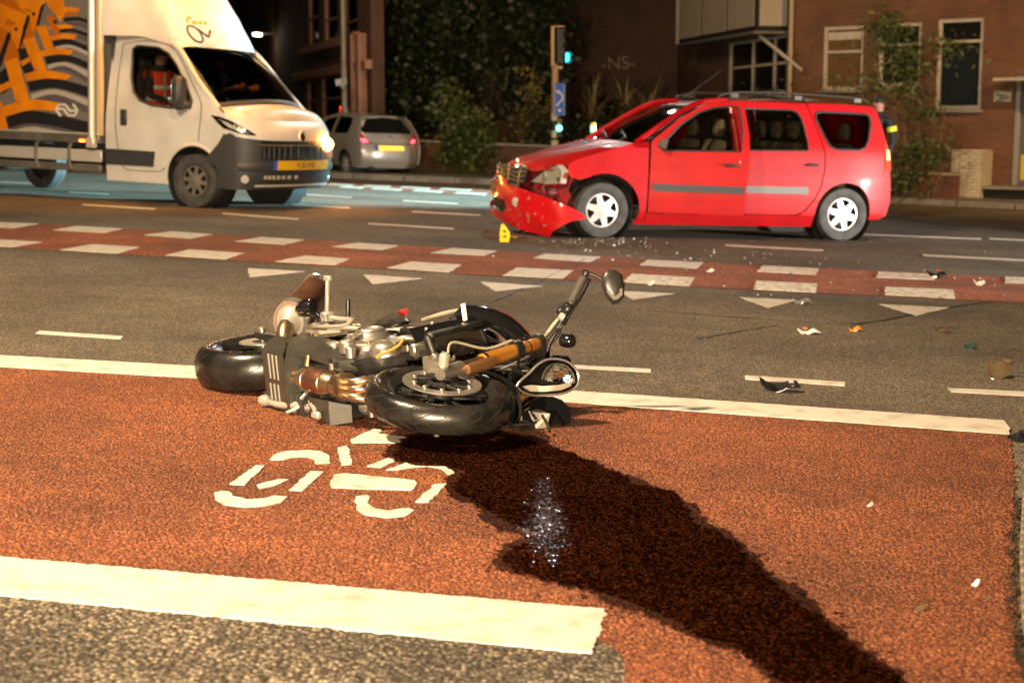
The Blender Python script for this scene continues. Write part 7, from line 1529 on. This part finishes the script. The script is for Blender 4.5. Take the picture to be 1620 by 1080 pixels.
# ================================================================== DEBRIS on the road
D_BLK = mat('broken_black_plastic', (.012, .012, .013), .3); D_YEL = mat('plate_fragment_yellow', (.85, .46, .015), .4); D_WH = mat('broken_white_plastic', (.62, .60, .57), .45); D_ORF = mat('broken_orange_lens', (.75, .22, .03), .2, coat=.6); D_REDF = mat('broken_red_plastic', (.60, .02, .02), .3); D_CLR = mat('broken_clear_lens', (.34, .25, .14), .12, trans=.75, coat=.5); D_SLV = mat('broken_silver', (.55, .55, .56), .3, metal=.7)
def shard(name, label, px, py, w_, d_, h_, m, seed, parts=(), cat='debris', rot=None, curl=.5):
    "curved broken shell: irregular outline, bent and tipped"
    p = G(px, py); rnd = random.Random(seed); n = rnd.randint(7, 9)
    ol_ = [(w_ / 2 * math.cos(2 * PI * i / n) * rnd.uniform(.6, 1.1), d_ / 2 * math.sin(2 * PI * i / n) * rnd.uniform(.55, 1.15)) for i in range(n)]
    t = thing(name, label, cat, MX.Translation(p) @ MX.Rotation(rot if rot is not None else rnd.uniform(-.4, .4), 4, 'Z'))
    t['group'] = 'crash debris on the road'
    f = lambda a, b: V((a, b, .006 + h_ * (abs(a) / (w_ / 2)) ** 1.6 * curl + h_ * max(0, b / (d_ / 2)) * (1 - curl) + .012 * math.sin(a * 40 / max(w_, .1) * .2)))
    obj('shell', B().panel(ol_, [], f, max(.02, w_ / 8), .005, edge=max(.02, w_ / 7)), m, t, 50)
    for q in parts: obj(q[0], B().hull([V((q[1] + rnd.uniform(-1, 1) * q[4], q[2] + rnd.uniform(-1, 1) * q[4], q[3] + rnd.uniform(-.4, .6) * q[4])) for _ in range(9)]), q[5], t)
    return t
shard('bumper_fragment', 'curved black bumper fragment lying by the short lane dash', 1234, 619, .22, .10, .075, D_BLK, 3, (('clip', .05, .02, .05, .018, D_SLV), ('rib', -.05, 0, .03, .025, D_BLK)), rot=-.3)
shard('lens_shard', 'large clear lamp lens shard standing near the right edge', 1580, 598, .19, .10, .10, D_CLR, 5, (('broken_edge', .07, .03, .08, .03, D_CLR),), rot=.25, curl=.2)
shard('lamp_fragment', 'orange and white lamp fragment with red edge on the asphalt', 1280, 528, .15, .09, .035, D_WH, 6, (('orange_lens', -.03, .02, .03, .02, D_ORF), ('red_edge', .03, .0, .02, .018, D_REDF)))
shard('lamp_fragment', 'small orange red lamp fragment right of the striped lamp piece', 1353, 524, .095, .05, .03, D_ORF, 7, (('white_edge', .0, -.02, .008, .018, D_WH),))
shard('plastic_fragment', 'tan plastic fragment beyond the right crack in the asphalt', 1491, 526, .13, .08, .035, D_CLR, 8)
shard('trim_fragment', 'black and red trim fragment on the red crossing strip', 1483, 440, .19, .12, .09, D_BLK, 9, (('red_insert', .0, .0, .07, .02, D_REDF), ('white_strip', -.02, -.07, .012, .03, D_WH)))
shard('plastic_fragment', 'white plastic fragment standing on the red strip near its right end', 1551, 452, .12, .08, .08, D_WH, 10, (('stub', .0, 0, .06, .02, D_WH),))
shard('metal_fragment', 'silver metal fragment beside the fifth give way triangle', 1268, 480, .14, .07, .05, D_SLV, 11, (('bolt', .02, 0, .03, .018, D_SLV), ('thin_rod', .07, -.01, .01, .02, D_SLV)))
shard('plastic_fragment', 'white crumpled fragment on a crossing block below the front wheel', 1030, 451, .085, .06, .05, D_WH, 12)
shard('plastic_fragment', 'pale twisted fragment on the red strip in the middle', 1124, 431, .085, .05, .035, D_WH, 13)
shard('rubber_lump', 'black rubber lump at the end of the long white line', 1608, 696, .12, .10, .05, D_BLK, 14, (('lump', .0, .0, .02, .04, D_BLK), ('lump', .03, .02, .03, .03, D_BLK)))
shard('plastic_fragment', 'black chip beside the far crossing block', 1249, 436, .05, .04, .03, D_BLK, 15)
shard('plastic_fragment', 'dark chip just below the near crossing strip', 1185, 464, .05, .04, .02, D_BLK, 16)
shard('lens_shard', 'thin dark green shard on the right asphalt', 1535, 551, .10, .05, .05, mat('broken_green', (.02, .05, .04), .15), 17)
shard('plastic_fragment', 'black shard under the front wheel of the red car', 1017, 387, .06, .05, .04, D_BLK, 18)
shard('trim_fragment', 'flat yellow and black strip beside the standing yellow plate piece', 822, 378, .24, .10, .02, D_BLK, 19, (('yellow_strip', -.06, .02, .015, .03, D_YEL),))
for k, (px, py, lab) in enumerate([(1540, 928, 'pale leaf on the red asphalt, upper of two at the right'), (1560, 950, 'tan leaf on the red asphalt, lower of two at the right'), (1450, 968, 'thin yellowish twig and leaf on the red asphalt'), (1375, 803, 'small grey chip on the red asphalt')]):
    shard('fallen_leaf' if k < 3 else 'grey_chip', lab, px, py, (.038, .034, .06, .035)[k], .02, .008, (D_WH, D_CLR, D_CLR, D_SLV)[k], 30 + k)
# folded number plate piece standing upright
pp = G(799, 383); nt_ = thing('plate_fragment', 'torn yellow number plate piece standing upright in front of the red car', 'debris', MX.Translation(pp) @ MX.Rotation(.25, 4, 'Z'))
po_ = obj('plate', B().panel([(-.055, 0), (.04, 0), (.06, .06), (.055, .10), (.02, .15), (-.01, .185), (-.035, .18), (-.05, .09)], [], lambda a, b: V((a, .05 * math.sin(b * 9) - .4 * a * a, b + .002)), .025, .003, edge=.02), D_YEL, nt_, 60)
for z0, ln_ in ((.055, .05), (.11, .045)): obj('lettering', B().tube([V((-ln_ / 2, .05 * math.sin(z0 * 9) - .006, z0)), V((ln_ / 2, .05 * math.sin(z0 * 9) - .006, z0 + .004))], .006, 6), D_BLK, po_); obj('lettering', B().tube([V((0, .05 * math.sin(z0 * 9) - .006, z0 - .02)), V((0, .05 * math.sin((z0 + .02) * 9) - .006, z0 + .02))], .005, 6), D_BLK, po_)
# glass crumbs nobody would count
rnd = random.Random(77); gbm = B()
for _ in range(210):
    k_ = rnd.random(); x = rnd.gauss(960, 60) if k_ < .45 else (rnd.gauss(1150, 170) if k_ < .8 else rnd.uniform(1000, 1615)); y = rnd.gauss(384, 6) if k_ < .45 else (rnd.gauss(400, 16) if k_ < .8 else rnd.uniform(390, 475))
    if y < 377 or (x < 760 and y > 420): continue
    p = G(x, y); s_ = rnd.uniform(.004, .010) * (2.0 if rnd.random() < .12 else 1); a = rnd.uniform(0, PI)
    gbm.add([p + V((math.cos(a) * s_, math.sin(a) * s_, .005)), p + V((-math.sin(a) * s_, math.cos(a) * s_, .005)), p + V((-math.cos(a) * s_, -math.sin(a) * s_, .005)), p + V((math.sin(a) * s_, -math.cos(a) * s_, .005)), p + V((0, 0, .005 + s_ * rnd.uniform(.5, 1.4)))], [(0, 1, 4), (1, 2, 4), (2, 3, 4), (3, 0, 4)])
gs = obj('glass_crumbs', gbm, mat('glass_crumb', (.48, .50, .54), .2, coat=.6), None, 0); tag(gs, 'scatter of broken glass crumbs round the red car', 'glass', kind='stuff')
